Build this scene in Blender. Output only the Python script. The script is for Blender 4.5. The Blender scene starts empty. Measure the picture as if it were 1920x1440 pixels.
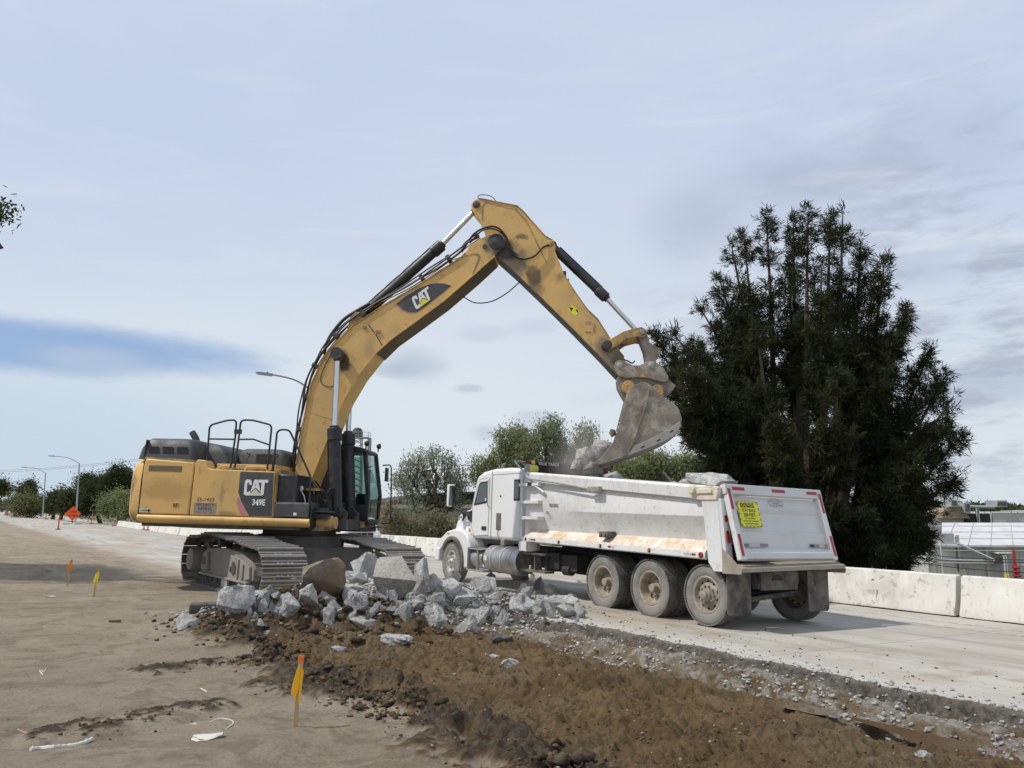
import bpy, bmesh, math, random
import numpy as np
from mathutils import Vector, Matrix
random.seed(7)
RS = np.random.RandomState(11)
C = bpy.context.scene.collection
sc = bpy.context.scene

# ------------------------------------------------------------------ camera
CAM_H = 1.65
PITCH = math.atan(230 / 1443.0)
cam = bpy.data.cameras.new("camera"); camo = bpy.data.objects.new("camera", cam); C.objects.link(camo)
camo.location = (0, 0, CAM_H); camo.rotation_euler = (math.pi / 2 + PITCH, 0, 0)
cam.sensor_width = 36.0; cam.lens = 36.0 * 1443 / 1920; cam.clip_end = 6000; cam.clip_start = 0.1
sc.camera = camo
sc.view_settings.view_transform = 'Standard'; sc.view_settings.look = 'None'
sc.view_settings.exposure = 0.0; sc.view_settings.gamma = 1.0; sc.view_settings.use_curve_mapping = False
try:
    sc.cycles.use_denoising = True
except Exception: pass
sc.cycles.max_bounces = 6; sc.cycles.transparent_max_bounces = 12; sc.cycles.volume_bounces = 1

# ------------------------------------------------------------------ sun
SUN_EL = math.radians(55)
sun_travel = Vector((math.cos(SUN_EL) * 0.985, math.cos(SUN_EL) * 0.17, -math.sin(SUN_EL))).normalized()
sl = bpy.data.lights.new("sun", 'SUN'); sl.energy = 3.3; sl.angle = math.radians(1.2); sl.color = (1.0, 0.95, 0.88)
so = bpy.data.objects.new("sun", sl); C.objects.link(so)
so.rotation_euler = (-sun_travel).to_track_quat('Z', 'Y').to_euler()

# ------------------------------------------------------------------ world: sky with thin high cloud
w = bpy.data.worlds.new("World"); sc.world = w; w.use_nodes = True
nt = w.node_tree; N = nt.nodes; L = nt.links
for n in list(N): N.remove(n)
out = N.new('ShaderNodeOutputWorld'); bg = N.new('ShaderNodeBackground'); L.new(bg.outputs[0], out.inputs[0])
sky = N.new('ShaderNodeTexSky'); sky.sky_type = 'NISHITA'; sky.sun_disc = False
sky.sun_elevation = SUN_EL; sky.sun_rotation = math.atan2(-sun_travel.x, -sun_travel.y)
sky.air_density = 1.0; sky.dust_density = 1.2; sky.ozone_density = 1.2
bg.inputs['Strength'].default_value = 0.10
tc = N.new('ShaderNodeTexCoord')
def wmath(op, a, b=None, c=None, clamp=False):
    n = N.new('ShaderNodeMath'); n.operation = op; n.use_clamp = clamp
    for i, v in enumerate((a, b, c)):
        if v is None: continue
        if isinstance(v, (int, float)): n.inputs[i].default_value = v
        else: L.new(v, n.inputs[i])
    return n.outputs[0]
def wmap(scale, loc=(0, 0, 0)):
    m = N.new('ShaderNodeMapping'); m.inputs['Scale'].default_value = scale; m.inputs['Location'].default_value = loc
    L.new(tc.outputs['Generated'], m.inputs['Vector']); return m.outputs[0]
def wnoise(vec, scale, detail=5, rough=0.55, dist=0.0):
    n = N.new('ShaderNodeTexNoise'); n.inputs['Scale'].default_value = scale; n.inputs['Detail'].default_value = detail
    n.inputs['Roughness'].default_value = rough; n.inputs['Distortion'].default_value = dist
    L.new(vec, n.inputs['Vector']); return n.outputs['Fac']
def wramp(v, a, b, smooth=True):
    n = N.new('ShaderNodeMapRange'); n.interpolation_type = 'SMOOTHSTEP' if smooth else 'LINEAR'
    n.inputs['From Min'].default_value = a; n.inputs['From Max'].default_value = b; L.new(v, n.inputs['Value']); return n.outputs[0]
def wblob(d, scale, r0, r1, wob=0.0, wnz=None):
    "1 inside an ellipse of directions round d, fading between r0 and r1"
    v = N.new('ShaderNodeVectorMath'); v.operation = 'SUBTRACT'; L.new(tc.outputs['Generated'], v.inputs[0]); v.inputs[1].default_value = d
    m = N.new('ShaderNodeVectorMath'); m.operation = 'MULTIPLY'; L.new(v.outputs[0], m.inputs[0]); m.inputs[1].default_value = scale
    l = N.new('ShaderNodeVectorMath'); l.operation = 'LENGTH'; L.new(m.outputs[0], l.inputs[0])
    x = l.outputs['Value']
    if wnz is not None: x = wmath('ADD', x, wmath('MULTIPLY', wmath('SUBTRACT', wnz, 0.5), wob))
    n = N.new('ShaderNodeMapRange'); n.interpolation_type = 'SMOOTHSTEP'
    n.inputs['From Min'].default_value = r1; n.inputs['From Max'].default_value = r0; L.new(x, n.inputs['Value']); return n.outputs[0]
def wmix(f, a, b):
    n = N.new('ShaderNodeMix'); n.data_type = 'RGBA'
    if isinstance(f, (int, float)): n.inputs['Factor'].default_value = f
    else: L.new(f, n.inputs['Factor'])
    for i, v in ((6, a), (7, b)):
        if isinstance(v, tuple): n.inputs[i].default_value = v
        else: L.new(v, n.inputs[i])
    return n.outputs[2]
def sdir(px, py):
    x = (px - 960) / 1443.0; v = (720 - py) / 1443.0; c, s = math.cos(PITCH), math.sin(PITCH)
    return Vector((x, c - v * s, s + v * c)).normalized()
K = 10.0   # colours below are picture-linear; the background runs at strength 0.1
def col(r, g, b): return (r * K, g * K, b * K, 1)
sep = N.new('ShaderNodeSeparateXYZ'); L.new(tc.outputs['Generated'], sep.inputs[0])
zz = sep.outputs['Z']
nz_big = wnoise(wmap((1, 1, 3.2)), 2.3, 5, 0.55, 0.3)
nz_str = wnoise(wmap((1, 1, 7.0), (0.3, 0.1, 0)), 3.0, 6, 0.6, 0.5)
nz_fine = wnoise(wmap((1, 1, 3.0), (2, 0, 0)), 9.0, 6, 0.62, 0.2)
# high veil: pale blue-grey aloft, whiter low down
veil = wmix(wramp(zz, 0.02, 0.42), col(0.72, 0.79, 0.84), col(0.575, 0.665, 0.84))
veil = wmix(wmath('MULTIPLY', wramp(nz_big, 0.42, 0.72), 0.5), veil, col(0.68, 0.73, 0.85))
veil = wmix(wmath('MULTIPLY', wramp(nz_str, 0.5, 0.75), 0.35), veil, col(0.76, 0.82, 0.87))
# lower right: heavier grey cumulus
right = wblob(sdir(1900, 620), (1.0, 1.0, 1.6), 0.1, 0.62)
gm = wmath('MULTIPLY', wramp(nz_fine, 0.44, 0.66), right)
veil = wmix(wmath('MULTIPLY', gm, 0.85), veil, col(0.42, 0.465, 0.57))
gm2 = wmath('MULTIPLY', wramp(nz_str, 0.55, 0.7), right)
veil = wmix(wmath('MULTIPLY', gm2, 0.6), veil, col(0.80, 0.85, 0.90))
lowl = wblob(sdir(420, 760), (1.0, 1.0, 3.4), 0.10, 0.62, 0.35, nz_big)
veil = wmix(wmath('MULTIPLY', lowl, 0.55), veil, col(0.78, 0.85, 0.885))
cen = wblob(sdir(1050, 620), (1.0, 1.0, 1.6), 0.1, 0.55, 0.4, nz_big)
veil = wmix(wmath('MULTIPLY', cen, 0.35), veil, col(0.76, 0.82, 0.88))
# small dark scraps of cloud
for (px, py, sx, sz, r, k) in [(772, 684, 1, 2.2, 0.045, .5), (880, 728, 1, 3, 0.018, .45), (1285, 425, 1, 1.3, 0.055, .30), (915, 812, 1, 2, .022, .35), (745, 695, 1, 3, .03, .3), (1000, 785, 1, 3, .03, .3), (1400, 360, 1, 2.2, .09, .22), (1520, 330, 1, 2.4, .07, .25), (1760, 290, 1, 1.6, .08, .22), (1850, 720, 1, 4, .10, .45), (1700, 505, 1, 4, .08, .3), (905, 625, 1, 3, .03, .2), (1010, 610, 1, 3, .03, .2), (960,520,1,2,.06,.15)]:
    b = wblob(sdir(px, py), (sx, 1, sz), r * 0.35, r * 1.5, 0.05, nz_fine)
    veil = wmix(wmath('MULTIPLY', b, k), veil, col(0.38, 0.44, 0.58))
# gap of clearer blue low on the left
gap = wblob(sdir(-20, 640), (1.0, 1.0, 10.0), 0.16, 0.37, 0.22, nz_fine)
gap2 = wblob(sdir(0, 850), (1.0, 1.0, 3.0), 0.05, 0.55, 0.3, nz_big)
blue = wmix(0.7, sky.outputs[0], col(0.24, 0.41, 0.74))
veil = wmix(wmath('MULTIPLY', gap2, 0.45), veil, col(0.38, 0.55, 0.74))
veil = wmix(wmath('MULTIPLY', gap, 0.85), veil, blue)
puff = wblob(sdir(180, 675), (1.0, 1.0, 4.0), 0.02, 0.09, 0.08, nz_fine)
veil = wmix(wmath('MULTIPLY', puff, 0.5), veil, col(0.55, 0.62, 0.74))
fin = wmix(0.94, sky.outputs[0], veil)
L.new(fin, bg.inputs['Color'])

# ------------------------------------------------------------------ helpers
def tag(o, label=None, cat=None, group=None, kind=None):
    if label: o['label'] = label
    if cat: o['category'] = cat
    if group: o['group'] = group
    if kind: o['kind'] = kind
    return o
def empty(name, M, label=None, cat=None, group=None, parent=None):
    o = bpy.data.objects.new(name, None); C.objects.link(o); o.empty_display_size = 0.3
    if parent is not None: o.parent = parent
    o.matrix_local = M
    return tag(o, label, cat, group)
def T(x, y, z=0.0, rz=0.0): return Matrix.Translation((x, y, z)) @ Matrix.Rotation(rz, 4, 'Z')
class MB:
    "collects shapes and links them as one mesh object"
    def __init__(s): s.v = []; s.f = []; s.m = []; s.mi = 0; s.X = None
    def add(s, vs, fs):
        b = len(s.v)
        if s.X is not None: vs = [s.X @ Vector(p) for p in vs]
        s.v += [tuple(p) for p in vs]
        for f in fs: s.f.append(tuple(b + i for i in f)); s.m.append(s.mi)
        return s
    def box(s, x0, x1, y0, y1, z0, z1):
        return s.add([(x0, y0, z0), (x1, y0, z0), (x1, y1, z0), (x0, y1, z0), (x0, y0, z1), (x1, y0, z1), (x1, y1, z1), (x0, y1, z1)],
                     [(0, 3, 2, 1), (4, 5, 6, 7), (0, 1, 5, 4), (1, 2, 6, 5), (2, 3, 7, 6), (3, 0, 4, 7)])
    def rbox(s, c, d, r=0.0, axis='Z', R=None):
        old = s.X; M = Matrix.Translation(c) @ (R if R is not None else Matrix.Rotation(r, 4, axis))
        s.X = M if old is None else old @ M
        s.box(-d[0] / 2, d[0] / 2, -d[1] / 2, d[1] / 2, -d[2] / 2, d[2] / 2); s.X = old; return s
    def hexa(s, p): return s.add(p, [(0, 3, 2, 1), (4, 5, 6, 7), (0, 1, 5, 4), (1, 2, 6, 5), (2, 3, 7, 6), (3, 0, 4, 7)])
    def prism(s, prof, a, b, plane='xz', scale_b=None):
        n = len(prof)
        ar = sum(prof[i][0] * prof[(i + 1) % n][1] - prof[(i + 1) % n][0] * prof[i][1] for i in range(n))
        if ar < 0: prof = prof[::-1]
        if plane == 'xz': f = lambda p, t: (p[0], t, p[1])
        elif plane == 'xy': f = lambda p, t: (p[0], p[1], t)
        else: f = lambda p, t: (t, p[0], p[1])
        vs = [f(p, a) for p in prof] + [f(p, b) for p in prof]
        fa = tuple(range(n)); fb = tuple(range(2 * n - 1, n - 1, -1))
        sides = [(i, i + n, (i + 1) % n + n, (i + 1) % n) for i in range(n)]
        flip = (plane == 'xz') != (a > b)
        if not flip:
            fa, fb = fa[::-1], fb[::-1]; sides = [x[::-1] for x in sides]
        return s.add(vs, [fa, fb] + sides)
    def tube(s, pts, r, n=8, caps=True):
        pts = [Vector(p) for p in pts]; rs = r if isinstance(r, (list, tuple)) else [r] * len(pts)
        vs = []; up = None
        for i, p in enumerate(pts):
            if i == 0: d = pts[1] - p
            elif i == len(pts) - 1: d = p - pts[i - 1]
            else: d = (pts[i + 1] - p).normalized() + (p - pts[i - 1]).normalized()
            if d.length < 1e-9: d = Vector((0, 0, 1))
            d.normalize()
            if up is None:
                a = Vector((0, 0, 1)) if abs(d.z) < .9 else Vector((1, 0, 0)); up = d.cross(a).normalized()
            else: up = (up - d * up.dot(d)).normalized()
            sd = d.cross(up)
            for k in range(n):
                t = 2 * math.pi * k / n; vs.append(p + (up * math.cos(t) + sd * math.sin(t)) * rs[i])
        fs = []
        for i in range(len(pts) - 1):
            for k in range(n): k2 = (k + 1) % n; fs.append((i * n + k, i * n + k2, (i + 1) * n + k2, (i + 1) * n + k))
        if caps: fs.append(tuple(range(n))[::-1]); fs.append(tuple(range((len(pts) - 1) * n, len(pts) * n)))
        return s.add(vs, fs)
    def lathe(s, prof, origin=(0, 0, 0), axis='y', n=32, close=False, open0=False):
        "prof: (radius, along)"
        vs = []
        for (r, t) in prof:
            for k in range(n):
                a = 2 * math.pi * k / n; c, d = r * math.cos(a), r * math.sin(a)
                p = (c, t, d) if axis == 'y' else ((t, c, d) if axis == 'x' else (c, d, t))
                vs.append((p[0] + origin[0], p[1] + origin[1], p[2] + origin[2]))
        fs = []; m = len(prof)
        for i in range(m if close else m - 1):
            j = (i + 1) % m
            for k in range(n): k2 = (k + 1) % n; fs.append((i * n + k, j * n + k, j * n + k2, i * n + k2))
        if not close:
            if prof[0][0] > 1e-6 and not open0: fs.append(tuple(range(n)))
            if prof[-1][0] > 1e-6: fs.append(tuple(range((m - 1) * n, m * n))[::-1])
        return s.add(vs, fs)
    def cyl(s, p, q, r, n=20): return s.tube([p, q], r, n)
    def build(s, name, mats, parent=None, bevel=0, seg=2, angle=35, smooth=True, M=None, fix=True):
        me = bpy.data.meshes.new(name); me.from_pydata(s.v, [], s.f)
        if not isinstance(mats, (list, tuple)): mats = [mats]
        for m in mats: me.materials.append(m)
        if len(mats) > 1: me.polygons.foreach_set('material_index', s.m)
        if fix:
            bm = bmesh.new(); bm.from_mesh(me); bmesh.ops.recalc_face_normals(bm, faces=bm.faces); bm.to_mesh(me); bm.free()
        if smooth:
            me.polygons.foreach_set('use_smooth', [True] * len(me.polygons)); me.set_sharp_from_angle(angle=math.radians(angle))
        me.update()
        o = bpy.data.objects.new(name, me); C.objects.link(o)
        if parent is not None: o.parent = parent
        if M is not None: o.matrix_local = M
        if bevel:
            b = o.modifiers.new('bevel', 'BEVEL'); b.width = bevel; b.segments = seg; b.limit_method = 'ANGLE'; b.angle_limit = math.radians(40)
            b.harden_normals = False
        return o
def text(s, size, origin, ux, uy, mat, parent, name='lettering', off=0.012, sx=1.0, align='LEFT', ext=0.001, spacing=1.0, shear=0):
    cu = bpy.data.curves.new('t', 'FONT'); cu.body = s; cu.size = size; cu.offset = off * size; cu.align_x = align; cu.space_character = spacing; cu.shear = shear
    cu.extrude = 0; cu.resolution_u = 3
    ob = bpy.data.objects.new('t', cu); C.objects.link(ob)
    me = bpy.data.meshes.new_from_object(ob); bpy.data.objects.remove(ob); bpy.data.curves.remove(cu)
    o3, ux, uy = Vector(origin), Vector(ux).normalized(), Vector(uy).normalized(); nn = ux.cross(uy)
    for v in me.vertices: v.co = o3 + ux * (v.co.x * sx) + uy * v.co.y + nn * ext
    me.materials.clear(); me.materials.append(mat); me.name = name
    o = bpy.data.objects.new(name, me); C.objects.link(o); o.parent = parent
    return o
def flat(name, pts, mat, parent, order=None):
    "thin decal or plate from coplanar 3-D points"
    me = bpy.data.meshes.new(name); me.from_pydata([tuple(p) for p in pts], [], [tuple(range(len(pts)))]); me.materials.append(mat); me.update()
    o = bpy.data.objects.new(name, me); C.objects.link(o); o.parent = parent
    return o

# ------------------------------------------------------------------ materials
def mat(name, base, rough=0.6, metal=0.0, var=0.0, vscale=3.0, dirt=None, damt=0.0, dscale=2.0, dlo=0.45, dhi=0.7, bump=0.0, bscale=40.0,
        spec=0.5, coat=0.0, rust=None, ramt=0.0, rscale=6.0, streak=None, samt=0.0):
    m = bpy.data.materials.new(name); m.use_nodes = True; nt = m.node_tree; N = nt.nodes; L = nt.links
    b = N['Principled BSDF']; b.inputs['Roughness'].default_value = rough; b.inputs['Metallic'].default_value = metal
    b.inputs['Specular IOR Level'].default_value = spec; b.inputs['Coat Weight'].default_value = coat
    tc = N.new('ShaderNodeTexCoord'); cur = None
    rgb = N.new('ShaderNodeRGB'); rgb.outputs[0].default_value = (*base, 1); cur = rgb.outputs[0]
    def noise(scale, det=6, rg=.6, vec=None, dist=0.0):
        n = N.new('ShaderNodeTexNoise'); n.inputs['Scale'].default_value = scale; n.inputs['Detail'].default_value = det; n.inputs['Roughness'].default_value = rg
        n.inputs['Distortion'].default_value = dist
        L.new(vec or tc.outputs['Object'], n.inputs['Vector']); return n.outputs['Fac']
    def mr(v, a, b_, o0=0, o1=1):
        n = N.new('ShaderNodeMapRange'); n.interpolation_type = 'SMOOTHSTEP'; n.inputs['From Min'].default_value = a; n.inputs['From Max'].default_value = b_
        n.inputs['To Min'].default_value = o0; n.inputs['To Max'].default_value = o1; L.new(v, n.inputs['Value']); return n.outputs[0]
    def mix(f, a, c, bt='MIX'):
        n = N.new('ShaderNodeMix'); n.data_type = 'RGBA'; n.blend_type = bt; L.new(f, n.inputs['Factor'])
        L.new(a, n.inputs[6])
        if isinstance(c, tuple): n.inputs[7].default_value = (*c, 1)
        else: L.new(c, n.inputs[7])
        return n.outputs[2]
    if var:
        cur = mix(mr(noise(vscale), .3, .7, 0, var), cur, tuple(c * .55 for c in base))
        cur = mix(mr(noise(vscale * .37), .45, .7, 0, var), cur, tuple(min(1, c * 1.35) for c in base))
    if streak is not None:
        mp = N.new('ShaderNodeMapping'); mp.inputs['Scale'].default_value = (6, 6, .5); L.new(tc.outputs['Object'], mp.inputs['Vector'])
        cur = mix(mr(noise(2.2, 6, .7, mp.outputs[0]), .5, .75, 0, samt), cur, streak)
    if dirt is not None: cur = mix(mr(noise(dscale, 8, .65, None, .3), dlo, dhi, 0, damt), cur, dirt)
    if rust is not None: cur = mix(mr(noise(rscale, 9, .7), .56, .64, 0, ramt), cur, rust)
    L.new(cur, b.inputs['Base Color'])
    if dirt is not None:
        L.new(mr(noise(dscale, 4), .35, .7, rough, min(1, rough + .3)), b.inputs['Roughness'])
    if bump:
        bp = N.new('ShaderNodeBump'); bp.inputs['Strength'].default_value = bump; bp.inputs['Distance'].default_value = .02
        L.new(noise(bscale, 8, .65), bp.inputs['Height']); L.new(bp.outputs[0], b.inputs['Normal'])
    return m
DUST = (.30, .26, .20)
M = dict(
    yellow=mat('yellow_paint', (.68, .425, .14), .42, var=.10, vscale=.9, dirt=(.36, .26, .13), damt=.55, dscale=1.1, dlo=.42, dhi=.75, bump=.05, bscale=25, rust=(.12, .08, .04), ramt=.3, rscale=5),
    yellow_worn=mat('worn_yellow_paint', (.55, .33, .10), .5, var=.3, vscale=3, dirt=(.20, .15, .10), damt=.85, dscale=2.2, dlo=.42, dhi=.56, bump=.15, bscale=30),
    grease=mat('greasy_dark_metal', (.035, .032, .03), .45, var=.5, vscale=4, dirt=(.14, .12, .09), damt=.6, dscale=5, bump=.2),
    charcoal=mat('charcoal_hood', (.055, .056, .058), .5, var=.25, vscale=1, dirt=(.16, .15, .13), damt=.55, dscale=1.4, bump=.04),
    black=mat('black_paint', (.016, .018, .02), .38, var=.3, dirt=(.10, .09, .075), damt=.4, dscale=3),
    rubber=mat('black_hose', (.012, .012, .013), .55),
    chrome=mat('chrome_rod', (.62, .63, .64), .16, 1.0, var=.1, vscale=6),
    steel=mat('worn_track_steel', (.25, .235, .21), .45, .35, var=.4, vscale=5, dirt=(.27, .235, .19), damt=.75, dscale=4, dlo=.35, dhi=.65, bump=.2),
    steel_dk=mat('dusty_dark_steel', (.06, .058, .055), .7, 0, var=.3, dirt=(.17, .155, .13), damt=.6, dscale=2.5, bump=.2),
    frame_dust=mat('dusty_frame', (.24, .22, .19), .9, 0, var=.35, vscale=2, dirt=(.30, .275, .235), damt=.8, dscale=1.6, bump=.3),
    bucket=mat('bucket_steel', (.23, .195, .15), .6, .08, var=.5, vscale=1.8, dirt=(.42, .38, .31), damt=.85, dscale=2.8, dlo=.42, dhi=.64, bump=.2, bscale=26, rust=(.13, .075, .05), ramt=.7, rscale=1.3),
    bucket_lt=mat('bucket_wear_plate', (.36, .34, .30), .6, .1, var=.25, vscale=3, dirt=(.25, .22, .18), damt=.5, dscale=3, bump=.15),
    white=mat('white_truck_paint', (.78, .78, .77), .32, var=.05, vscale=.6, dirt=(.55, .52, .46), damt=.22, dscale=1.2, dlo=.45, dhi=.8, coat=.3),
    white_box=mat('white_dump_body_paint', (.70, .70, .685), .42, var=.10, vscale=1.4, dirt=(.48, .45, .39), damt=.5, dscale=1.6, dlo=.45, dhi=.72, streak=(.50, .47, .41), samt=.45, rust=(.30, .19, .09), ramt=.35, rscale=8, bump=.04, bscale=14),
    rustrail=mat('rust_stained_white_ledge', (.72, .68, .60), .6, var=.15, dirt=(.50, .31, .13), damt=.7, dscale=1.9, dlo=.42, dhi=.68, rust=(.26, .13, .06), ramt=.6, rscale=14),
    tailpaint=mat('tailgate_paint', (.62, .62, .605), .45, var=.08, vscale=1, dirt=(.50, .47, .41), damt=.4, dscale=1.5),
    dusty_sheet=mat('dusty_spreader_apron', (.34, .30, .24), .8, var=.3, vscale=3, dirt=(.24, .19, .14), damt=.6, dscale=3, bump=.15),
    chassis=mat('black_chassis', (.02, .02, .021), .6, var=.3, dirt=(.09, .08, .07), damt=.5, dscale=3),
    flap=mat('dusty_mud_flap', (.055, .053, .05), .8, var=.3, dirt=(.20, .18, .15), damt=.85, dscale=2.5, dlo=.35, dhi=.62, bump=.1),
    tyre=mat('dusty_tyre', (.055, .053, .05), .85, var=.2, dirt=(.22, .205, .18), damt=.85, dscale=3, dlo=.3, dhi=.6, bump=.12, bscale=60),
    tyre_side=mat('dusty_tyre_wall', (.15, .145, .135), .9, var=.25, dirt=(.27, .255, .23), damt=.85, dscale=3, dlo=.3, dhi=.6, bump=.1, bscale=50),
    rim=mat('dusty_cream_rim', (.40, .35, .265), .6, var=.4, vscale=6, dirt=(.20, .155, .105), damt=.8, dscale=5, dlo=.4, dhi=.6),
    alu=mat('dull_aluminium_wheel', (.60, .59, .56), .32, .75, var=.2, vscale=6, dirt=(.30, .27, .22), damt=.5, dscale=5),
    alu_dirty=mat('dirty_aluminium_wheel', (.40, .37, .31), .6, .3, var=.3, vscale=6, dirt=(.26, .22, .17), damt=.8, dscale=5, dlo=.35, dhi=.6),
    tank=mat('brushed_fuel_tank', (.50, .50, .49), .30, .85, var=.15, dirt=(.30, .27, .23), damt=.45, dscale=2.5),
    glass=None,
    red=mat('red_reflector', (.36, .02, .035), .3), redlamp=mat('red_lamp', (.25, .01, .015), .15, coat=.8),
    amber=mat('amber_marker', (.55, .30, .04), .3), tape=mat('silver_reflector', (.50, .46, .42), .4),
    darkred=mat('dark_red_tarp', (.17, .012, .016), .6, var=.3), limeyel=mat('yellow_green_cap', (.62, .60, .10), .5),
    signyel=mat('yellow_sign', (.72, .68, .03), .45), ink=mat('black_ink', (.012, .012, .012), .6), inkgrey=mat('grey_ink', (.22, .22, .22), .6),
    signwhite=mat('white_lettering', (.74, .74, .72), .5), cream=mat('cream_lettering', (.62, .58, .44), .5), pinkdec=mat('faded_red_decal', (.50, .20, .19), .5),
    pinkplate=mat('faded_company_plate', (.30, .24, .20), .6, var=.4, vscale=14),
    orange=mat('orange_sign_sheet', (.90, .10, .012), .5), postorange=mat('orange_post', (.72, .07, .03), .5),
    lath=mat('wood_lath', (.50, .36, .20), .8, var=.2), ribbon=mat('yellow_ribbon', (1.0, .50, .015), .5), ribbon_lime=mat('lemon_ribbon', (.90, .74, .04), .5), ribbon_org=mat('orange_ribbon', (.85, .25, .03), .5),
    galv=mat('galvanised_post', (.36, .37, .37), .5, .4, var=.2), lampmetal=mat('grey_lamp_head', (.30, .31, .32), .5, .3),
    krail=mat('white_concrete_barrier', (.66, .64, .58), .85, var=.10, vscale=1.5, dirt=(.42, .39, .33), damt=.6, dscale=1.3, dlo=.46, dhi=.72, streak=(.44, .41, .35), samt=.6, rust=(.20, .18, .15), ramt=.5, rscale=5, bump=.15, bscale=30),
    wrap=mat('crumpled_white_plastic', (.62, .58, .50), .5, var=.3, vscale=20), wood=mat('weathered_wood', (.20, .15, .10), .9, var=.4, vscale=8, bump=.3),
    bark=mat('bark', (.10, .078, .058), .95, var=.4, vscale=4, bump=.5, bscale=20),
    metalwall=mat('grey_metal_wall', (.50, .49, .455), .7, var=.12, vscale=.5, dirt=(.28, .27, .24), damt=.4, dscale=.6),
    metalroof=mat('pale_metal_roof', (.60, .60, .59), .6, var=.25, vscale=.5, dirt=(.40, .38, .35), damt=.75, dscale=.9), seamroof=mat('roof_seam_metal', (.50, .49, .47), .6), tip=mat('orange_paint', (.85, .20, .04), .6),
    tanwall=mat('tan_block_wall', (.30, .235, .15), .9, var=.2, vscale=.6), darkopening=mat('dark_opening', (.03, .03, .033), .8),
    hvac=mat('rooftop_unit_metal', (.36, .39, .41), .6, .2, var=.2, vscale=1), pipe=mat('pale_pipe', (.46, .46, .44), .6), yelpipe=mat('yellow_bollard', (.70, .55, .05), .6), redpipe=mat('red_pipe', (.38, .03, .03), .5),
    greensign=mat('green_gold_road_sign', (.20, .16, .03), .5), lamp=mat('frosted_lamp_lens', (.75, .76, .74), .15, coat=.5),
)
def glassmat(name, tint, alpha, rough=.05):
    m = bpy.data.materials.new(name); m.use_nodes = True; nt = m.node_tree; N = nt.nodes; L = nt.links
    for n in list(N): N.remove(n)
    o = N.new('ShaderNodeOutputMaterial'); g = N.new('ShaderNodeBsdfGlossy'); g.inputs['Roughness'].default_value = rough; g.inputs['Color'].default_value = (1, 1, 1, 1)
    t = N.new('ShaderNodeBsdfTransparent'); t.inputs['Color'].default_value = (*tint, 1)
    fr = N.new('ShaderNodeFresnel'); fr.inputs['IOR'].default_value = 1.5
    ad = N.new('ShaderNodeMath'); ad.operation = 'ADD'; ad.inputs[1].default_value = alpha; L.new(fr.outputs[0], ad.inputs[0])
    mx = N.new('ShaderNodeMixShader'); L.new(ad.outputs[0], mx.inputs[0]); L.new(t.outputs[0], mx.inputs[1]); L.new(g.outputs[0], mx.inputs[2]); L.new(mx.outputs[0], o.inputs[0])
    return m
M['glass'] = glassmat('green_cab_glass', (.46, .60, .56), .05)
M['glass_dk'] = glassmat('dark_window_glass', (.10, .13, .13), .06)

# ------------------------------------------------------------------ terrain frame
SLOPE = .033
UX, UY, QX, QY = -.554, .8325, .8325, .554          # u runs along the road (away), q across it
def vn(x, y, seed=0):
    xi = np.floor(x).astype(np.int64); yi = np.floor(y).astype(np.int64); fx = x - xi; fy = y - yi
    fx = fx * fx * fx * (fx * (fx * 6 - 15) + 10); fy = fy * fy * fy * (fy * (fy * 6 - 15) + 10)
    def h(a, b):
        n = (a * 374761393 + b * 668265263 + seed * 1442695041) & 0xffffffff
        n = ((n ^ (n >> 13)) * 1274126177) & 0xffffffff
        return ((n ^ (n >> 16)) & 0xffff) / 65535.0
    a, b, c, d = h(xi, yi), h(xi + 1, yi), h(xi, yi + 1), h(xi + 1, yi + 1)
    return (a * (1 - fx) + b * fx) * (1 - fy) + (c * (1 - fx) + d * fx) * fy
def fbm(x, y, oct=5, seed=0, gain=.5, lac=2.03, ridge=False):
    s = 0; a = 1; t = 0
    for i in range(oct):
        v = vn(x, y, seed + i * 17)
        if ridge: v = 1 - abs(v * 2 - 1)
        s = s + v * a; t += a; a *= gain; x = x * lac + 3.1; y = y * lac + 1.7
    return s / t
def ss(x, a, b):
    t = np.clip((x - a) / (b - a), 0, 1); return t * t * (3 - 2 * t)
def segd(x, y, pts):
    d = np.full(np.shape(x), 1e9)
    for (ax, ay), (bx, by) in zip(pts[:-1], pts[1:]):
        dx, dy = bx - ax, by - ay; t = np.clip(((x - ax) * dx + (y - ay) * dy) / (dx * dx + dy * dy), 0, 1)
        d = np.minimum(d, np.hypot(x - ax - t * dx, y - ay - t * dy))
    return d
RUT_A = [(-2.9, 9.35), (-3.25, 9.1), (-3.85, 8.5)]
RUT_B = [(-2.62, 7.1), (-3.05, 6.6), (-3.4, 6.1)]
RUT_C = [(-1.6, 7.75), (-2.5, 7.9)]
HEAP = [(-4.3, 12.5), (-2.9, 14.1), (-1.6, 14.6), (.6, 15.1)]
MOUND = [(-3.7, 11.6), (-2.9, 12.2), (-2.0, 12.3)]
def base_z(x, y):
    x = np.asarray(x, float); y = np.asarray(y, float); u = x * UX + y * UY; q = x * QX + y * QY
    z = -SLOPE * np.clip(q, -25, 24)
    z = z - 5.2 * ss(q, 19.5, 29) * (1 - ss(u, 40, 75)) - .8 * ss(u, 30, 95) * ss(q, 6, 16)
    return z
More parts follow.
